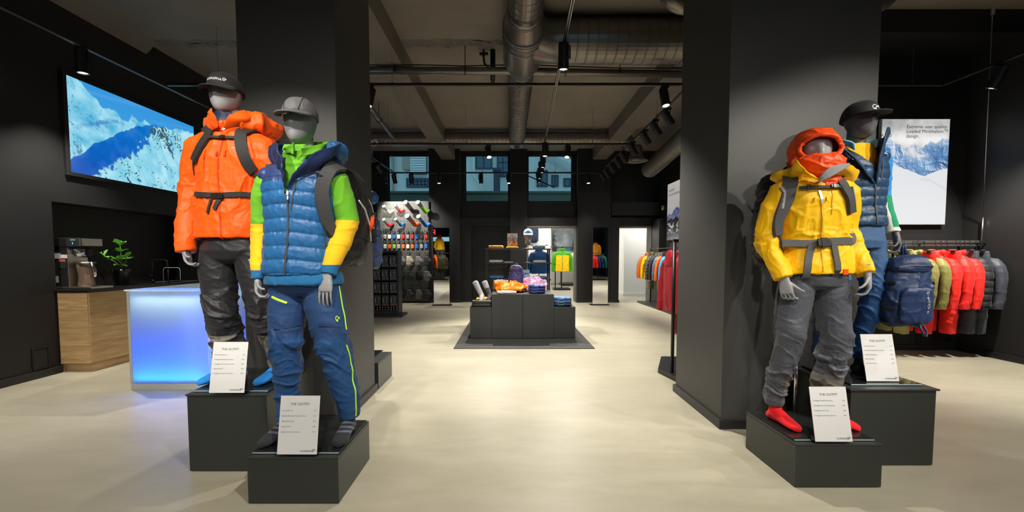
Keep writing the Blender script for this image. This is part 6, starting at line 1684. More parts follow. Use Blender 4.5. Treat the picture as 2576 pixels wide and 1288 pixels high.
def make_garment(kind):
    m = MB(); var = kind == 'jacket_b'
    if var: kind = 'jacket'
    if kind in ('jacket', 'puffer', 'shirt'):
        sh = kind == 'shirt'
        m.stack([(0,0,-.80,.235,.060),(0,0,-.78,.245,.070),(0,0,-.60,.228,.078),(0,0,-.42,.228,.082),(0,0,-.30,.232,.080),(0,0,-.235,.210,.066),(0,0,-.185,.130,.052),(0,0,-.15,.072,.045),(0,0,-.125 if sh else -.10,.060,.040)], 36, 2.5)
        for s_ in (-1, 1):
            m.tube([(s_*.12,0,-.225),(s_*.19,0,-.245),(s_*.235,0,-.30),(s_*.262,.0,-.37),(s_*.278,.006,-.45),(s_*.287,.014,-.54),(s_*.290,.02,-.63),(s_*.289,.027,-.72),(s_*.285,.035,-.80)], [.052,.066,.068,.066,.062,.058,.054,.050,.047], 18, squash=.85)
        if kind == 'jacket':
            m.ellipsoid((0,.062,-.185), .115, .036, .105, 20, 12)
            m.tube([(-.10,.02,-.13),(-.05,-.045,-.115),(.05,-.045,-.115),(.10,.02,-.13)], .028, 10)
        if kind == 'puffer':
            pf = puff(.085, .016, 0, .006, 7); me = remesh(m, .009, 2); displace(me, pf)
        else:
            me = remesh(m, .0095, 2); displace(me, lambda p, n: creases(p, 291 if var else 205, (8, 8, 2.2), .010, 2.2) + creases(p, 293 if var else 203, (15, 15, 8), .0035))
    else:
        m.stack([(0,0,-.10,.200,.032),(0,0,-.12,.204,.036),(0,0,-.25,.215,.055),(0,0,-.36,.215,.060)], 32, 3.0)
        for s_ in (-1, 1):
            m.tube([(s_*.105,0,-.28),(s_*.112,0,-.45),(s_*.115,.0,-.75),(s_*.118,.0,-1.06)], [.105,.105,.098,.092], 20, squash=.55, up=(0,1,0))
        me = remesh(m, .010, 2); displace(me, lambda p, n: creases(p, 211, (9, 9, 4), .008, 1.6))
    me.name = kind
    return me
GM = {}; JN = [0]
def garment(kind, fabm, label, cat, x, y, z, yaw, group=None, k=1.0, zipcol=None):
    nm = {'jacket': 'hanging_jacket', 'puffer': 'hanging_jacket', 'shirt': 'hanging_shirt', 'pants': 'hanging_trousers'}[kind]
    if kind == 'jacket':
        JN[0] += 1
        if JN[0] % 2: kind = 'jacket_b'
    if kind not in GM:
        me = make_garment(kind)
        me.polygons.foreach_set('use_smooth', [True]*len(me.polygons)); me.materials.append(fabm)
        h = MB(); h.tube([(0,0,-.10),(0,0,-.045),(.0,.0,-.035),(.018,0,-.022),(.022,0,-.002),(.012,0,.016),(-.006,0,.018),(-.018,0,.006)], .003, 6)
        if kind == 'pants': h.box(-.19,-.008,-.105,.19,.008,-.093).box(-.175,-.018,-.135,-.14,.04,-.095).box(.14,-.018,-.135,.175,.04,-.095)
        else: h.tube([(-.19,0,-.225),(-.10,0,-.16),(0,0,-.125),(.10,0,-.16),(.19,0,-.225)], .006, 6)
        hm = h.mesh('hanger'); hm.materials.append(M_BLACKM)
        zm = None
        if kind != 'pants':
            bv = bvh_of(me); zb = MB()
            strap(zb, bv, [(0,-.2,-.17),(0,-.2,-.4),(0,-.2,-.76)], .010, .003, .0)
            zm = zb.mesh('zip'); zm.materials.append(M_ZIP)
        GM[kind] = (me, hm, zm)
    me, hm, zm = GM[kind]
    t = thing(nm, label, cat, (x, y, z), yaw, group)
    t.scale = (k, k, k)
    for n_, d_ in (('garment', me), ('hanger', hm), ('zip', zm)):
        if d_ is None: continue
        o = bpy.data.objects.new(n_, d_); COL.objects.link(o); o.parent = t
        if n_ == 'garment':
            o.material_slots[0].link = 'OBJECT'; o.material_slots[0].material = fabm
    return t

# ------------------------------------------------------------------ right bay rack
ZR = 1.475
t = thing('clothes_rail', 'dark wall rail with a flat bar carrying the clothes below the lit snow poster', 'clothes rail', (5.5, 5.6, ZR))
obj('flat_bar', MB().box(4.45, 5.655, ZR-.045, 6.195, 5.663, ZR+.03), mat('bronze_grey_bar', (.10, .10, .095), .4, .5), t, bevel=.001)
obj('round_bar', MB().cyl((4.45,5.6,ZR-.012),(6.195,5.6,ZR-.012),.0095), M_BLACKM, t, smooth=True)
for x in (4.6, 5.4, 6.15): obj('wall_bracket', MB().box(x-.012, 5.59, ZR-.02, x+.012, 5.895, ZR+.0), M_BLACKM, t)
YW = PI/2
for (kind, c, x, lab) in (
    ('jacket', 'olive', 4.96, 'olive jacket first from the left on the right bay rail, behind the navy backpack'),
    ('pants', 'olive', 5.05, 'olive trousers at the left end of the right bay rail, showing below the jackets'),
    ('jacket', 'olive', 5.13, 'olive jacket second from the left on the right bay rail'),
    ('jacket', 'olive', 5.27, 'olive jacket third from the left on the right bay rail'),
    ('pants', 'red', 5.33, 'bright red trousers hanging between the olive jackets and the red jackets'),
    ('jacket', 'olive', 5.41, 'olive jacket nearest to the red jackets on the right bay rail'),
    ('jacket', 'red', 5.56, 'bright red jacket next to the olive jackets on the right bay rail'),
    ('pants', 'red', 5.635, 'bright red trousers hanging in the middle of the red jackets'),
    ('jacket', 'red', 5.71, 'bright red jacket in the middle of the right bay rail'),
    ('jacket', 'red', 5.83, 'bright red jacket next to the dark grey trousers on the right bay rail'),
    ('pants', 'slate', 5.88, 'dark grey trousers hanging right of the red jackets'),
    ('puffer', 'coal', 5.94, 'black quilted jacket near the corner of the right bay rail'),
    ('pants', 'slate', 6.01, 'dark grey trousers hanging behind the black quilted jacket'),
    ('jacket', 'slate', 6.09, 'dark grey jacket last on the right bay rail beside the corner')):
    garment(kind, G[c], lab, 'trousers' if kind == 'pants' else 'jacket', x, 5.60, ZR, YW + R(rnd.uniform(-4, 4)), 'clothes on the right bay rail', 1.10 if kind == 'pants' else 1.05)
t = thing('hanging_cable', 'thin pale cable dropping from the ceiling to the right bay rail', 'cable', (6.0, 5.2, 1.5))
m = MB(); m.tube([(5.464, 5.000, 4.053), (6.17,5.62,1.80)], .004, 6); obj('cord', m, M_STEEL, t, smooth=True)
obj('rod_end', MB().cyl((6.17,5.62,1.80),(6.17,5.62,1.45),.008), M_STEEL, t, smooth=True)
m = MB(); a = (5.466, 5.000, 4.018); m.cyl(a, (a[0], a[1], a[2]+.08), .02); obj('ceiling_clip', m, M_STEEL, t)

# ------------------------------------------------------------------ rack along the hall's right wall
t = thing('clothes_rack', 'long dark clothes rack on a low platform along the right hall wall', 'clothes rack', (3.87, 10.2, 0))
obj('platform', MB().box(3.60, 8.3, .0, 4.18, 12.0, .05), M_BLACKM, t, bevel=.003)
for y in (8.5, 10.1, 11.7): obj('upright', MB().box(3.855, y-.015, .05, 3.885, y+.015, 1.50), M_BLACKM, t, bevel=.002)
obj('round_bar', MB().cyl((3.87,8.35,1.49),(3.87,11.95,1.49),.012), M_BLACKM, t, smooth=True)
for (kind, c, y, lab) in (
    ('jacket', 'tan', 11.86, 'tan jacket at the far left end of the long hall rack'),
    ('jacket', 'orange', 11.74, 'orange jacket between the tan and the yellow jacket on the hall rack'),
    ('jacket', 'yellow', 11.52, 'yellow jacket on the long hall rack, beside the bright doorway'),
    ('pants', 'khaki', 11.40, 'khaki trousers showing below the yellow jacket on the hall rack'),
    ('puffer', 'puffer', 11.12, 'dark grey down jacket with baffles on the hall rack'),
    ('jacket', 'coal', 10.85, 'black jacket right of the down jacket on the hall rack'),
    ('jacket', 'steel', 10.62, 'steel blue jacket between black and rust jackets on the hall rack'),
    ('pants', 'khaki', 10.55, 'khaki trousers showing below the steel blue jacket on the hall rack'),
    ('jacket', 'rust', 10.42, 'rust orange jacket beside the sky blue one on the hall rack'),
    ('pants', 'coal', 10.28, 'black trousers hanging under the sky blue jacket on the hall rack'),
    ('jacket', 'sky', 10.12, 'sky blue jacket on the long hall rack'),
    ('jacket', 'navy', 9.75, 'navy jacket right of the sky blue one, behind the crimson jackets'),
    ('pants', 'coal', 9.5, 'black trousers nearest the crimson jackets on the hall rack'),
    ('jacket', 'coal', 9.2, 'black jacket at the near end of the long hall rack')):
    garment(kind, G[c], lab, 'trousers' if kind == 'pants' else 'jacket', 3.87, y, 1.49, R(rnd.uniform(-5, 5)), 'clothes on the hall rack')

# ------------------------------------------------------------------ stand with crimson jackets at the right pillar
t = thing('clothes_stand', 'dark clothes stand with crimson jackets left of the right pillar', 'clothes stand', (1.95, 4.75, 0))
m = MB(); m.add([(1.66,4.72,0),(1.75,4.22,0),(2.5,4.22,0),(2.5,5.3,0),(1.9,5.3,0),(1.66,4.72,.05),(1.75,4.22,.05),(2.5,4.22,.05),(2.5,5.3,.05),(1.9,5.3,.05)],
                [(4,3,2,1,0),(5,6,7,8,9),(0,1,6,5),(1,2,7,6),(2,3,8,7),(3,4,9,8),(4,0,5,9)]); obj('platform', m, M_BLACKM, t, bevel=.002)
obj('upright', MB().cyl((1.755,4.56,.05),(1.755,4.56,1.475),.018), M_BLACKM, t, smooth=True)
obj('cross_bar', MB().box(1.74,4.54,1.45,2.5,4.58,1.478), M_BLACKM, t, bevel=.002)
obj('round_bar', MB().cyl((1.78,4.80,1.46),(2.5,4.80,1.46),.011).box(2.46,4.56,1.45,2.5,4.82,1.475), M_BLACKM, t)
for (kind, x, lab) in (('jacket', 1.87, 'crimson jacket hanging first on the stand left of the right pillar'), ('pants', 1.98, 'long crimson trousers hanging second on the stand left of the right pillar'), ('jacket', 2.10, 'crimson jacket hanging last on the stand, mostly behind the right pillar')):
    garment(kind, G['crimson'], lab, 'trousers' if kind == 'pants' else 'jacket', x, 4.82, 1.455, YW+R(4), 'crimson clothes on the stand')

# ------------------------------------------------------------------ clothes in the bright room beyond
t = thing('clothes_stand', 'tee-shaped dark clothes stand in the bright room beyond the open doorway', 'clothes stand', (2.05, 16.6, 0))
obj('foot_plate', MB().box(1.72, 16.3, 0, 2.35, 16.9, .07), M_BLACKM, t, bevel=.004)
obj('upright', MB().box(2.02, 16.58, .07, 2.06, 16.62, 1.66), M_BLACKM, t).location
obj('upright', MB().box(1.80, 16.78, .07, 1.84, 16.82, 1.66), M_BLACKM, t)
obj('cross_bar', MB().cyl((1.6,16.6,1.65),(2.75,16.6,1.65),.014), M_BLACKM, t)
j = garment('jacket', G['lime'], 'lime jacket with a yellow front hanging in the bright room beyond the doorway', 'jacket', 2.05, 16.5, 1.70, 0, None, 1.25)
me = j.children[0].data.copy(); me.name = 'garment'
j.children[0].data = me
me.materials.clear(); me.materials.append(G['lime']); me.materials.append(G['yellow'])
zones(me, lambda c: (np.abs(c[:,0]) < .20) & (c[:,2] < -.30))
for s_ in j.children[0].material_slots: s_.link = 'DATA'
garment('jacket', G['royal'], 'royal blue jacket hanging behind the shelf unit in the open doorway', 'jacket', 1.0, 14.2, 1.66, R(10), None, 1.18)
t = thing('clothes_stand', 'dark stand holding the royal blue jacket behind the shelf unit', 'clothes stand', (1.0, 14.3, 0))
obj('upright', MB().box(.985, 14.285, .02, 1.015, 14.315, 1.66), M_BLACKM, t); obj('foot_plate', MB().box(.75, 14.1, 0, 1.25, 14.5, .02), M_BLACKM, t)
obj('cross_bar', MB().cyl((.7,14.3,1.66),(1.3,14.3,1.66),.012), M_BLACKM, t)
t = thing('clothes_rack', 'pale clothes rack deep in the bright room behind the lime jacket', 'clothes rack', (3.0, 19.2, 0))
obj('platform', MB().box(2.3, 18.6, 0, 3.7, 19.6, .10), M_BLACKM, t); obj('round_bar', MB().cyl((2.2,19.1,1.65),(3.7,19.1,1.65),.014), M_BLACKM, t)
obj('upright', MB().box(2.3,19.08,.10,2.34,19.12,1.65).box(3.66,19.08,.10,3.70,19.12,1.65), M_BLACKM, t)
for i, (kind, c, lab) in enumerate((('jacket', 'navy', 'navy jacket first on the deep rack beside the lime jacket'), ('shirt', 'denim', 'pale blue denim shirt on the deep rack right of the lime jacket'), ('shirt', 'denim', 'second pale blue denim shirt on the deep rack'), ('shirt', 'cream', 'cream shirt on the deep rack beside the denim shirts'), ('shirt', 'olive', 'olive shirt on the deep rack'), ('shirt', 'cream', 'last cream shirt on the deep rack at the door edge'))):
    garment(kind, G[c], lab, 'jacket' if kind == 'jacket' else 'shirt', 2.36+.19*i, 19.1, 1.67, R(55), 'clothes on the deep rack', 1.2)
def canyon(u, v):
    P = np.stack([u, v, 0*u], 1); n = fbm(P*6, 3, 5); n2 = fbm(P*16, 9, 4)
    c = np.stack([.25+.3*v+.1*n, .42+.25*v+.1*n, .60+.12*v+.08*n], 1)
    c = blend(c, (.85, .9, .95), np.exp(-((u-.5)/.14)**2-((v-.45)/.25)**2)*.9 + np.clip(n-.2, 0, .6))
    r = np.clip((np.abs(u-.47+.08*n) - .12 - .28*v)*7, 0, 1)
    rc = np.stack([.05+.05*n2, .055+.05*n2, .065+.05*n2], 1)
    c = c*(1-r[:, None]) + rc*r[:, None]
    return blend(c, (.05, .35, .42), np.exp(-((u-.55)/.2)**2-((v-.03)/.08)**2)*.8)
a = (2.080, 20.650, 1.529); c = (3.159, 20.650, 2.649)
t = thing('wall_poster', 'printed canyon and waterfall poster on the far wall of the bright room', 'poster', ((a[0]+c[0])/2, 20.66, a[2]))
picture('print', canyon, (a[0], 20.655, a[2]), (c[0]-a[0]+.2, 0, 0), (0, 0, c[2]-a[2]), 70, 70, picmat('canyon_print'), t)
obj('backing_board', MB().box(a[0]-.01, 20.66, a[2]-.01, c[0]+.21, 20.69, c[2]+.01), M_WHITE, t)
pack_mesh(.98, 16.88, 1.82, .36, .22, .78, 'dark backpack hanging on the white wall in the bright room', F_NAVYD, 221, -1)

# ------------------------------------------------------------------ display table and mat
single('floor_mat', MB().box(-.775, 5.955, .0005, 1.205, 8.35, .010), mat('black_ribbed_mat', (.030, .030, .029), .75, bump=(60, .4, (1, 14, 1)), var=(5, .3)), 'black rectangular floor mat under the display table', 'mat')
def cube(x0, x1, y0, y1, h, label):
    t = thing('display_block', label, 'display block', ((x0+x1)/2, (y0+y1)/2, .01), 0, 'dark display blocks of the centre table')
    obj('block_body', MB().box(x0+.001, y0+.002, .018, x1-.001, y1, h-.012), M_TABLE, t, bevel=.002)
    obj('block_top', MB().box(x0, y0, h-.011, x1, y1, h), M_TABLE, t, bevel=.0015)
    obj('block_foot', MB().box(x0+.02, y0+.02, .010, x1-.02, y1-.02, .018), M_BLACKP, t)
YT = 6.64
cube(-.266, .2155, YT, 7.42, .709, 'tall dark display block, left of the middle seam')
cube(.2175, .70, YT, 7.42, .709, 'tall dark display block, right of the middle seam')
cube(-.607, -.268, YT+.01, 7.30, .506, 'low dark display block at the left of the centre table')
cube(.702, 1.040, YT+.02, 7.30, .506, 'low dark display block at the right of the centre table')

FM = {}
def fold_mesh(kind):
    m = MB()
    if kind == 'flat':
        m.stack([(0,0,.001,.128,.108),(0,0,.006,.138,.118),(0,0,.014,.140,.120),(0,.004,.019,.136,.115),(0,.0,.022,.139,.119),(0,0,.032,.138,.118),(0,.003,.038,.126,.106)], 40, 6)
        fn = lambda p, n: creases(p, 231, (10, 10, 30), .005, 1.4)
    elif kind == 'soft':
        m.stack([(0,0,.001,.12,.10),(0,0,.012,.142,.122),(0,0,.030,.146,.126),(0,0,.052,.140,.120),(0,0,.066,.110,.09)], 40, 3.6)
        fn = lambda p, n: creases(p, 235, (13, 13, 20), .010, 1.5)
    elif kind == 'heap':
        r = random.Random(5)
        m.stack([(0,0,.0,.20,.13),(0,0,.03,.22,.15),(.0,.01,.06,.18,.12),(.03,.01,.085,.12,.08)], 40, 2.6)
        for k in range(9): m.ellipsoid((r.uniform(-.15,.17), r.uniform(-.09,.09), r.uniform(.04,.085)), r.uniform(.05,.09), r.uniform(.04,.06), r.uniform(.02,.04), 14, 9)
        fn = lambda p, n: creases(p, 237, (12, 12, 12), .022, 1.5)
    else:   # rolled
        m.tube([(-.11,0,.045),(.11,0,.045)], .045, 20); fn = lambda p, n: creases(p, 239, (8, 20, 20), .006)
    me = remesh(m, .006 if kind != 'heap' else .0055, 2); displace(me, fn); me.name = 'cloth'
    co = get_co(me); co[:, 2] -= co[:, 2].min(); set_co(me, co)
    me.polygons.foreach_set('use_smooth', [True]*len(me.polygons))
    return me
def folded(kind, fabm, label, x, y, z, yaw=0, k=(1,1,1), group='folded clothes on the centre display', name='folded_garment', cat='folded clothes'):
    if kind not in FM: FM[kind] = fold_mesh(kind); FM[kind].materials.append(fabm)
    o = bpy.data.objects.new(name, FM[kind]); COL.objects.link(o)
    o.location = (x, y, z); o.rotation_euler = (0, 0, R(yaw)); o.scale = k
    o.material_slots[0].link = 'OBJECT'; o.material_slots[0].material = fabm
    return tag(o, label, cat, group)
HT = .7095
C_OR = g('amber_shell', (248, 128, 0)); C_PINK = g('pale_pink_shell', (206, 150, 186)); C_INDIGO = g('indigo_shell', (38, 50, 104)); C_TAUPE = g('taupe_canvas', (136, 116, 92)); C_LGREY = g('light_grey_jersey', (190, 188, 186))
C_JEAN = g('washed_blue_denim', (62, 100, 140)); C_DKJEAN = g('ink_blue_denim', (36, 62, 92)); C_BLK = g('charcoal_canvas', (44, 42, 36)); C_PALEB = g('powder_blue_cotton', (140, 170, 195)); C_AMB = g('marigold_cotton', (250, 165, 20)); C_MAG = g('magenta_shell', (190, 60, 150))
folded('heap', C_OR, 'crumpled amber jacket lying on the left half of the display table', .015, 6.97, HT, 0, (1.12, 1.05, 1.35))
folded('flat', C_LGREY, 'light grey printed shirt folded at the front edge of the display table', -.035, 6.74, HT, 4, (1.1, .6, 1.0))
folded('flat', C_TAUPE, 'taupe trousers folded behind the amber jacket', -.13, 7.27, HT, 12, (.95, .8, 4.2))
folded('heap', C_PINK, 'pale pink jacket crumpled behind the indigo stack', .44, 7.22, HT, 20, (.98, .7, 1.75))
for k in range(3):
    folded('soft', C_INDIGO, ('indigo trousers at the bottom of the stack on the right half of the table', 'indigo trousers in the middle of the stack on the right half of the table', 'indigo trousers on top of the stack on the right half of the table')[k], .445, 6.82, HT+.042*k, -3+4*k, (.92, .92, .72))
pack_mesh(.125, 7.22, HT, .26, .20, .44, 'purple backpack standing upright at the back of the display table', g('purple_ripstop', (50, 46, 92)), 241, -1)
for k in range(2):
    folded('flat', C_BLK, ('charcoal trousers at the bottom on the left low block', 'charcoal trousers on top on the left low block')[k], -.425, 6.78, .507+.045*k, 0, (1.12, 1.0, 1.25))
folded('flat', C_AMB, 'marigold folded shirt behind the foot forms on the left low block', -.40, 7.10, .507, 0, (1.0, 1.0, 2.4))
for k in range(3):
    folded('soft', C_JEAN if k else C_DKJEAN, ('dark blue jeans at the bottom of the right low block stack', 'washed jeans in the middle of the right low block stack', 'washed jeans on top of the right low block stack')[k], .855, 6.84, .507+.045*k, 2*k, (.98, .98, .75))
folded('flat', C_JEAN, 'washed jeans lying behind the stack on the right low block', .83, 7.10, .507, 8, (.8, .8, 2.6))

# ------------------------------------------------------------------ foot forms
M_FORM = mat('grey_form_plastic', (.24, .235, .25), .45); M_CAPW = mat('white_form_cap', (.82, .82, .82), .4)
def foot_form(cap_, ankle, toe, r, sockm, label, group, cover=.45):
    """leg form: white end cap at cap_, ankle, toe; the sock covers the lower part"""
    t = thing('foot_form', label, 'foot form', tuple(ankle), 0, group)
    a, k, e = Vector(cap_), Vector(ankle), Vector(toe)
    m = MB(); q = k + (a-k)*cover
    m.tube([tuple(a), tuple(a+(q-a)*.5), tuple(q - (a-k)*.03)], [r, r*.96, r*.84], 18); obj('leg_form', m, M_FORM, t, smooth=False)
    ax = (a-k).normalized(); m = MB(); m.lathe([(r*.99,0),(r*1.02,.004),(r*.9,.012),(.001,.013)], a, 20, 0, ax); obj('end_cap', m, M_CAPW, t)
    m = MB(); m.tube([tuple(q), tuple(k+(a-k)*.2), tuple(k)], [r*.90, r*.84, r*.86], 16)
    f = e-k; heel = k - f.normalized()*r*.55 - ax*r*.35
    m.tube([tuple(heel), tuple(k - ax*r*.15), tuple(k+f*.45 - ax*r*.25), tuple(k+f*.8-ax*r*.3), tuple(e-ax*r*.3)], [r*.62, r*.92, r*.78, r*.66, r*.42], 16)
    m.tube([tuple(q - ax*.012), tuple(q+ax*.002)], [r*.95, r*.97], 16)
    put('sock', m, sockm, t, r*.11, 2)
    return t
S_ = dict(cream=g('cream_sock_knit', (214, 208, 186), rough=.85), red=g('red_sock_knit2', (220, 40, 48), rough=.85), char=g('charcoal_sock_knit2', (62, 60, 66), rough=.85), lime=g('lime_sock_knit', (120, 190, 20), rough=.85),
          blue=g('blue_sock_knit2', (34, 104, 190), rough=.85), orange=g('orange_sock_knit', (244, 104, 30), rough=.85), grey=g('grey_sock_knit', (150, 146, 140), rough=.85))
foot_form((-.545,6.98,.865), (-.435,6.86,.665), (-.45,6.70,.605), .048, S_['grey'], 'grey foot form with a pale sock at the left of the low block', 'foot forms on the low block', .35)
foot_form((-.395,7.02,.865), (-.305,6.90,.665), (-.325,6.76,.605), .048, S_['char'], 'grey foot form with a dark sock beside the tall block', 'foot forms on the low block', .5)

# ------------------------------------------------------------------ shelf unit behind the table
YS = 7.78
t = thing('shelf_unit', 'black open shelf unit with three shelves behind the display table', 'shelf unit', (.175, YS+.17, .01))
for x in (-.40, .735):
    for y in (YS, YS+.34): obj('upright', MB().box(x-.013, y-.013, .010, x+.013, y+.013, 1.43), M_BLACKM, t)
for z in (1.435, 1.172, .880): obj('shelf', MB().box(-.43, YS-.03, z-.018, .765, YS+.37, z), M_BLACKM, t, bevel=.002)
for x in (.0, .36): obj('back_brace', MB().box(x-.008, YS+.33, .5, x+.008, YS+.345, 1.42), M_BLACKM, t)
gs = 'folded clothes on the shelf unit'
folded('flat', C_AMB, 'marigold shirt folded at the left end of the top shelf', -.235, YS+.14, 1.4355, 0, (.97, .8, 1.3), gs)
folded('flat', C_AMB, 'marigold shirt folded in front of the picture on the top shelf', .065, YS+.10, 1.4355, 4, (.78, .7, .8), gs)
folded('flat', C_PALEB, 'powder blue shirt folded at the right end of the top shelf', .555, YS+.14, 1.4355, 0, (.80, .8, 1.5), gs)
folded('flat', C_LGREY, 'light grey shirt folded at the left end of the middle shelf', -.235, YS+.12, 1.1725, 3, (.93, .8, 1.3), gs)
folded('flat', C_LGREY, 'thin light grey shirt second from the left on the middle shelf', .0, YS+.12, 1.1725, -6, (.62, .6, .6), gs)
folded('flat', C_LGREY, 'small light grey folded shirt beside the purple backpack on the middle shelf', .35, YS+.12, 1.1725, 0, (.3, .6, .5), gs)
folded('flat', C_LGREY, 'light grey shirt folded at the right end of the middle shelf', .565, YS+.12, 1.1725, -2, (.87, .8, 1.2), gs)
folded('flat', C_JEAN, 'washed blue shirt folded at the left end of the bottom shelf', -.225, YS+.12, .8805, -4, (.95, .8, 1.4), gs)
folded('soft', C_INDIGO, 'indigo folded shirt left of the purple backpack on the bottom shelf', .07, YS+.12, .8805, 0, (.5, .8, .9), gs)
folded('roll', C_PALEB, 'rolled powder blue towel, lower of two on the bottom shelf', .305, YS+.10, .8805, 0, (.72, 1, 1), gs)
folded('roll', C_PALEB, 'rolled powder blue towel, upper of two on the bottom shelf', .305, YS+.11, .9705, 6, (.68, .9, .9), gs)
folded('flat', C_JEAN, 'washed blue shirt folded at the right end of the bottom shelf', .585, YS+.12, .8805, 5, (.92, .8, 1.2), gs)
def alp(u, v):
    P = np.stack([u, v, 0*u], 1); n = fbm(P*7, 5, 5)
    c = np.stack([.55-.2*v, .60-.1*v, .75+0*v], 1); sk = interp(u, [(0,.75),(.3,.8),(.5,.95),(.7,.82),(1,.7)])+.06*fbm(np.stack([u*9,0*u,0*u],1),3,3)
    m_ = np.clip((sk-v)*25, 0, 1)[:, None]; c = c*(1-m_) + np.stack([.22+.12*n, .24+.12*n, .42+.15*n], 1)*m_
    s2 = interp(u, [(0,.3),(.4,.38),(.6,.52),(1,.62)])+.07*fbm(np.stack([u*11,0*u,0*u],1),6,3)
    m_ = np.clip((s2-v)*25, 0, 1)[:, None]; c = c*(1-m_) + np.stack([.34+.25*n, .20+.16*n, .12+.1*n], 1)*m_
    return blend(c, (.02,.02,.03), np.exp(-((u-.58)/.05)**2-((v-.58)/.13)**2)*1.4)
a = (-0.029, 7.980, 1.491); c = (0.162, 7.980, 1.719)
t = thing('picture_card', 'small mountain climber picture card standing on the top shelf', 'picture', ((a[0]+c[0])/2, YS+.2, 1.4355))
obj('backing', MB().box(a[0], YS+.203, 1.436, c[0], YS+.215, c[2]), M_PAPER, t)
picture('print', alp, (a[0], YS+.201, 1.436), (c[0]-a[0], 0, 0), (0, 0, c[2]-1.436), 40, 50, picmat('climber_print'), t)
t = thing('mannequin_bust', 'grey mannequin bust on a thin stand wearing a pale blue cap on the top shelf', 'bust', (.355, YS+.15, 1.4355))
obj('head', head_mb(.355, YS+.15, 1.565, 1.775, .93, .03), mat('bronze_grey_head', (.22, .18, .15), .4), t, smooth=True)
obj('stand', MB().cyl((.355,YS+.17,1.436),(.355,YS+.17,1.60),.010).lathe([(.06,0),(.06,.008),(.02,.012)], (.355,YS+.17,1.436), 20), M_STEEL, t, smooth=True)
c_, b_ = cap_mb(.355, YS+.155, 1.70, .088, .11, .10, .055)
o, bvc = put('cap', c_, g('pale_blue_cap', (150, 182, 210)), t, .007, 2); obj('cap_brim', b_, g('pale_blue_cap', (150, 182, 210)), o, smooth=True)
single('price_ticket', MB().box(.24, YS+.0, 1.4355, .34, YS+.06, 1.438), M_PAPER, 'small white ticket lying on the top shelf before the capped display bust', 'ticket')

# ------------------------------------------------------------------ sock wall
YP = 11.92
t = thing('pegboard', 'grey perforated pegboard wall left of the tall mirror carrying socks and gloves', 'pegboard', (-2.9, YP, 0))
obj('board', MB().box(-3.62, YP, .04, -2.215, YP+.02, 2.80), mat('grey_board_paint', (.085, .092, .085), .5), t)
m = MB()
for i in range(15):
    for j in range(24): m.disc((-3.56+i*.095, YP-.001, .14+j*.112), (0,-1,0), .011, 8)
tag(obj('peg_holes', m, M_BLACKP, t), kind='stuff')
obj('side_panel', MB().box(-3.66, YP-.05, .0, -3.62, YP+.03, 2.82).box(-2.215, YP-.03, 0, -2.20, YP+.03, 2.82), M_BLACKM, t)
CAPS = [(968,520,.046,'cream',0), (996,518,.044,'red',0), (1022,510,.062,'char',1), (1053,510,.060,'lime',1), (967,553,.046,'red',0), (997,552,.044,'blue',0), (1026,544,.062,'orange',1), (1054,545,.060,'blue',1)]
ORD = ('first', 'second', 'third', 'fourth')
for i, (px, py, r, c, lg) in enumerate(CAPS):
    Yc = 11.38 if lg else 11.55
    zc = 1.3 + (644-py)*Yc/1080; xc = (px-1280)*Yc/1080
    L_ = 1.0 if lg else .68
    foot_form((xc, Yc, zc), (xc+.12*L_, YP-.16, zc-.215*L_), (xc+.12*L_+.085, YP-.05, zc-.215*L_+.075), r, S_[c],
              '%s foot form from the left in the %s row of the pegboard, %s sock' % (ORD[i % 4], 'upper' if i < 4 else 'lower', {'cream':'cream','red':'red','char':'charcoal','lime':'lime','blue':'blue','orange':'orange'}[c]), 'foot forms on the pegboard', .62 if c in ('lime','orange','blue') and lg else .42)
SOCKC = [['blue','grey','white','blue','white','red','grey','red','blue','char','red'], ['blue','white','orange','lime','grey','orange','white','orange','blue','grey','blue']]
S_['white'] = g('white_sock_knit', (222, 222, 215), rough=.85)
sm_ = MB(); sm_.stack([(0,-.012,-.125,.030,.016),(0,-.014,-.11,.040,.022),(0,-.014,-.03,.043,.022),(0,-.012,.0,.036,.016)], 16, 3); skm = remesh(sm_, .006, 1); displace(skm, lambda p, n: creases(p, 251, (20, 20, 20), .006)); skm.materials.append(S_['red'])
skm.polygons.foreach_set('use_smooth', [True]*len(skm.polygons))
cd = MB(); cd.box(-.040,-.026,-.012,.040,-.020,.095); cdm = cd.mesh('card'); cdm.materials.append(M_BLACKP)
wl = MB(); wl.box(-.028,-.0275,.028,.0,-.026,.034).box(-.028,-.0275,.04,-.008,-.026,.044).add([(-.012,-.0275,.058),(.012,-.0275,.058),(.012,-.0275,.076),(-.012,-.0275,.076)], [(0,1,2,3)]); wlm = wl.mesh('card_print'); wlm.materials.append(mat('grey_print', (.45,.45,.45), .6))
hk = MB(); hk.tube([(0,.0,.085),(0,-.11,.088),(0,-.125,.097)], .0035, 6); hkm = hk.mesh('hook'); hkm.materials.append(M_STEEL)
NTH = ('first','second','third','fourth','fifth','sixth','seventh','eighth','ninth','tenth','eleventh')
WORD = dict(blue='blue', grey='grey', white='white', red='red', char='charcoal', orange='orange', lime='lime')
def part_copy(name, me, t, m_=None, loc=(0,0,0)):
    o = bpy.data.objects.new(name, me); COL.objects.link(o); o.parent = t; o.location = loc
    if m_: o.material_slots[0].link = 'OBJECT'; o.material_slots[0].material = m_
    return o
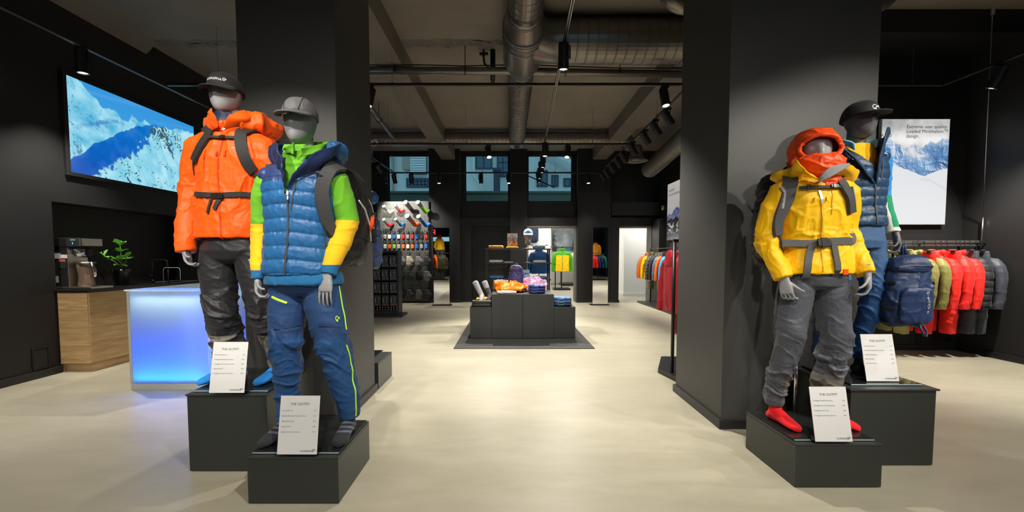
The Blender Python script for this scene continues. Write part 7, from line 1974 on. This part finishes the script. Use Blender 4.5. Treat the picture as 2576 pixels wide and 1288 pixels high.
for rw in range(2):
    for i in range(11):
        x = -3.54 + i*.1255; z = (1.90, 1.63)[rw]
        t = thing('sock_pack', '%s sock pack from the left in the %s row, %s socks' % (NTH[i], ('upper', 'lower')[rw], WORD[SOCKC[rw][i]]), 'socks', (x, YP-.02, z), R(rnd.uniform(-4, 4)), 'sock packs on the pegboard')
        part_copy('folded_sock', skm, t, S_[SOCKC[rw][i]]); part_copy('card', cdm, t); part_copy('card_print', wlm, t); part_copy('hook', hkm, t)
gl = MB(); gl.stack([(0,0,-.02,.038,.020),(0,0,-.05,.044,.026),(0,0,-.12,.052,.026),(0,0,-.15,.048,.022)], 20, 2.6)
for i in range(4): gl.tube([(-.034+i*.0225,0,-.13),(-.038+i*.0245,-.006,-.19),(-.037+i*.024,.0,-.225 + .012*abs(i-1.4))], [.015,.0135,.011], 10)
gl.tube([(.04,-.0,-.07),(.062,-.01,-.11),(.066,-.015,-.15)], [.016,.014,.011], 10)
glm = remesh(gl, .0055, 2); displace(glm, lambda p, n: creases(p, 261, (22, 22, 22), .0025)); glm.materials.append(F_BLACK)
glm.polygons.foreach_set('use_smooth', [True]*len(glm.polygons))
mi_ = MB(); mi_.stack([(0,0,-.02,.04,.022),(0,0,-.06,.048,.028),(0,0,-.13,.060,.032),(0,0,-.19,.055,.028),(0,0,-.225,.03,.016)], 20, 2.6); mi_.tube([(.045,0,-.08),(.072,-.01,-.12),(.07,-.015,-.16)], [.018,.018,.012], 10)
mim = remesh(mi_, .006, 2); displace(mim, lambda p, n: creases(p, 265, (16, 16, 16), .006)); mim.materials.append(F_BLACK)
mim.polygons.foreach_set('use_smooth', [True]*len(mim.polygons))
gc = dict(black=F_BLACK, grey=g('grey_glove_leather', (120, 118, 116)), cream=g('cream_glove_leather', (190, 186, 160)), dark=g('dark_glove_nylon', (58, 60, 64)))
GL = [('grey','g'),('cream','g'),('grey','g'),('dark','g'),('dark','g'),('dark','g'),('black','g'),('grey','m'),('black','g'),('dark','m'),('grey','g'),('dark','m')]
YG = YP-.06
obj_cols = ((1009, 'far left'), (1030, 'left'), (1053, 'right'), (1074, 'far right'))
for i, (c, k) in enumerate(GL):
    px = obj_cols[i % 4][0]; rw = i//4
    x = (px-1280)*YG/1080; z = (1.33, .915, .41)[rw]
    t = thing('glove_pair', 'pair of %s %s in the %s row of the pegboard, %s column' % ({'grey':'grey','cream':'cream','dark':'dark grey','black':'black'}[c], 'gloves' if k == 'g' else 'mittens', ('top', 'middle', 'bottom')[rw], obj_cols[i % 4][1]), 'gloves', (x, YG, z), R(rnd.uniform(-8, 8)), 'gloves on the pegboard')
    me = glm if k == 'g' else mim
    a_ = part_copy('glove', me, t, gc[c], (-.012,-.02,.0)); b_ = part_copy('glove', me, t, gc[c], (.016,.022,-.012)); b_.scale = (-1, 1, 1)
    a_.scale = (1.35, 1.35, 1.35); b_.scale = (1.35, 1.35, 1.35)
    part_copy('card', cdm, t, None, (0,.0,-.02)); part_copy('card_print', wlm, t, None, (0,.0,-.02)); part_copy('hook', hkm, t, None, (0,.06,-.01))

# ------------------------------------------------------------------ box rack
YB_ = 9.15
t = thing('box_rack', 'black freestanding rack with cubbies of boxes in front of the pegboard', 'rack', (-2.65, YB_+.15, 0))
m = MB(); m.box(-2.93,YB_,.13,-2.90,YB_+.30,1.42).box(-2.385,YB_,.13,-2.355,YB_+.30,1.42); obj('side_panel', m, M_BLACKM, t)
obj('back_panel', MB().box(-2.90,YB_+.28,.13,-2.385,YB_+.30,1.42), M_BLACKM, t)
zs = [.235, .515, .795, 1.075]
for z in zs + [1.39]: obj('shelf', MB().box(-2.90,YB_,z-.016,-2.385,YB_+.28,z), M_BLACKM, t)
obj('rack_base', MB().box(-3.0,YB_-.10,0,-2.27,YB_+.42,.045).box(-2.93,YB_,.045,-2.355,YB_+.3,.13), M_BLACKM, t, bevel=.003)
m = MB()
for i in range(9):
    for j in range(2): m.disc((-2.88+i*.06, YB_-.002, .15+.045*j), (0,-1,0), .009, 10)
tag(obj('peg_holes', m, mat('pale_hole', (.6,.55,.42), .5), t), kind='stuff')
bx = MB(); bx.box(-.072,-.09,.0,.072,.09,.225); bxm = bx.mesh('carton'); bxm.materials.append(mat('black_carton', (.03,.03,.03), .45))
bl = MB(); bl.box(-.052,-.0915,.06,-.046,-.09,.17).box(.02,-.0915,.06,.022,-.09,.19).box(.028,-.0915,.15,.045,-.09,.156).box(-.05,-.0915,.02,-.03,-.09,.028).box(-.01,-.0915,.02,.0,-.09,.03); blm = bl.mesh('carton_print'); blm.materials.append(mat('white_print', (.75,.75,.75), .6))
bt = MB(); bt.add([(.035,-.0918,.014),(.068,-.0918,.014),(.068,-.0918,.05),(.05,-.0918,.034)], [(0,1,2,3)]); btm = bt.mesh('colour_mark'); btm.materials.append(M_PAPER)
TAGC = [mat('mark_red', lin(235,40,40), .5), mat('mark_green', lin(60,210,40), .5), mat('mark_blue', lin(70,110,190), .5), mat('mark_slate', lin(110,120,150), .5)]
for r_ in range(4):
    for c in range(3):
        t = thing('carton', 'black carton in the %s cubby row of the box rack, %s column' % (('lowest', 'second lowest', 'second highest', 'highest')[r_], ('left', 'middle', 'right')[c]), 'box', (-2.815+c*.172, YB_+.10, zs[r_]+.0005), 0, 'cartons in the box rack')
        part_copy('carton_body', bxm, t); part_copy('carton_print', blm, t); part_copy('colour_mark', btm, t, TAGC[r_])

# ------------------------------------------------------------------ tall mirrors
def mirror(x0, x1, y, z1, yaw, label):
    xc = (x0+x1)/2; w_ = (x1-x0)
    t = thing('standing_mirror', label, 'mirror', (xc, y, 0), R(yaw))
    m = MB(); m.box(-w_/2-.04,-.02,0,w_/2+.04,.30,.012); o = obj('foot_plate', m, M_BLACKM); o.parent = t
    m = MB(); m.box(-w_/2,.020,.012,w_/2,.045,z1); o = obj('mirror_frame', m, M_BLACKM); o.parent = t
    m = MB(); m.box(-w_/2+.006,.0155,.03,w_/2-.006,.0195,z1-.006); o = obj('mirror_glass', m, M_MIRROR); o.parent = t
    return t
mirror(-1.975, -1.55, 11.22, 2.035, 1.6, 'tall narrow standing mirror between the pegboard and the dark doorway')
mirror(2.205, 2.62, 11.28, 2.055, 0, 'tall narrow standing mirror between the two bright doorways')

# ------------------------------------------------------------------ part of the shop behind the camera that the mirrors show
def tstand(x, y, label):
    t = thing('clothes_stand', label, 'clothes stand', (x, y, 0))
    obj('foot_plate', MB().box(x-.4, y-.3, 0, x+.4, y+.3, .06), M_BLACKM, t); obj('upright', MB().box(x-.015, y-.015, .06, x+.015, y+.015, 1.46), M_BLACKM, t)
    obj('cross_bar', MB().cyl((x-.7,y,1.455),(x+.7,y,1.455),.012), M_BLACKM, t)
tstand(-3.0, -.7, 'dark stand behind the camera seen in the left mirror')
garment('shirt', G['moss'], 'moss green knit jacket seen in the left mirror', 'jacket', -2.93, -.6, 1.46, PI, None, 1.1)
garment('pants', G['moss'], 'moss green trousers seen in the left mirror', 'trousers', -2.93, -.72, 1.46, PI, None, 1.0)
garment('jacket', G['orange'], 'orange jacket seen beside the moss jacket in the left mirror', 'jacket', -3.33, -.75, 1.46, PI+1.1)
garment('jacket', G['navy'], 'navy jacket seen at the edge of the left mirror', 'jacket', -3.52, -.75, 1.46, PI+1.2)
dup(C, (-3.22, -2.4, .72), .1, 'yellow jacket mannequin behind the camera seen in the left mirror')
tstand(4.85, -.8, 'dark stand behind the camera seen in the right mirror')
for i, (c, lab) in enumerate((('red', 'red jacket seen first in the right mirror'), ('red', 'red jacket seen second in the right mirror'), ('navy', 'navy jacket seen third in the right mirror'), ('navy', 'navy jacket seen fourth in the right mirror'), ('teal', 'teal jacket seen last in the right mirror'))):
    garment('jacket', G[c], lab, 'jacket', 4.45+.16*i, -.8, 1.46, PI+.9)
garment('jacket', G['plaid'], 'mustard checked jacket seen above the red jackets in the right mirror', 'jacket', 5.0, -2.2, 2.15, PI)
t = thing('shop_sign', 'red neon lettering over the street windows seen in the left mirror', 'neon sign', (-4.3, -6.2, 2.75))
m = MB(); m.tube([(-3.93,-6.2,2.72),(-3.93,-6.2,3.02),(-4.22,-6.2,3.02),(-4.22,-6.2,2.72)], .022, 8); m.tube([(-3.93,-6.2,2.85),(-4.22,-6.2,2.85)], .022, 8); obj('neon_letter', m, emis('red_neon', (1, .03, .03), 4.0), t)
m = MB(); m.box(-5.0, -6.29, 2.55, -.6, -6.22, 3.15); obj('sign_board', m, M_BLACKM, t)
t = thing('display_wall', 'dark display wall before the street window seen in the left mirror', 'display wall', (-3.7, -5.4, 0))
obj('panel', MB().box(-5.0, -5.5, 0, -1.0, -5.4, 2.25), M_BLACKM, t)
for z in (.6, 1.2, 1.8): obj('shelf', MB().box(-5.0, -5.4, z, -1.0, -5.1, z+.03), M_TABLE, t)
t = thing('display_plinth', 'dark plinth behind the camera under the yellow jacket mannequin seen in the left mirror', 'plinth', (-3.22, -2.35, 0))
obj('plinth_body', MB().box(-3.5, -2.7, 0, -2.95, -2.05, .71), M_PLINTH, t, bevel=.003)
obj('plinth_lid', MB().box(-3.505, -2.705, .711, -2.945, -2.045, .719), M_PLINTH, t)
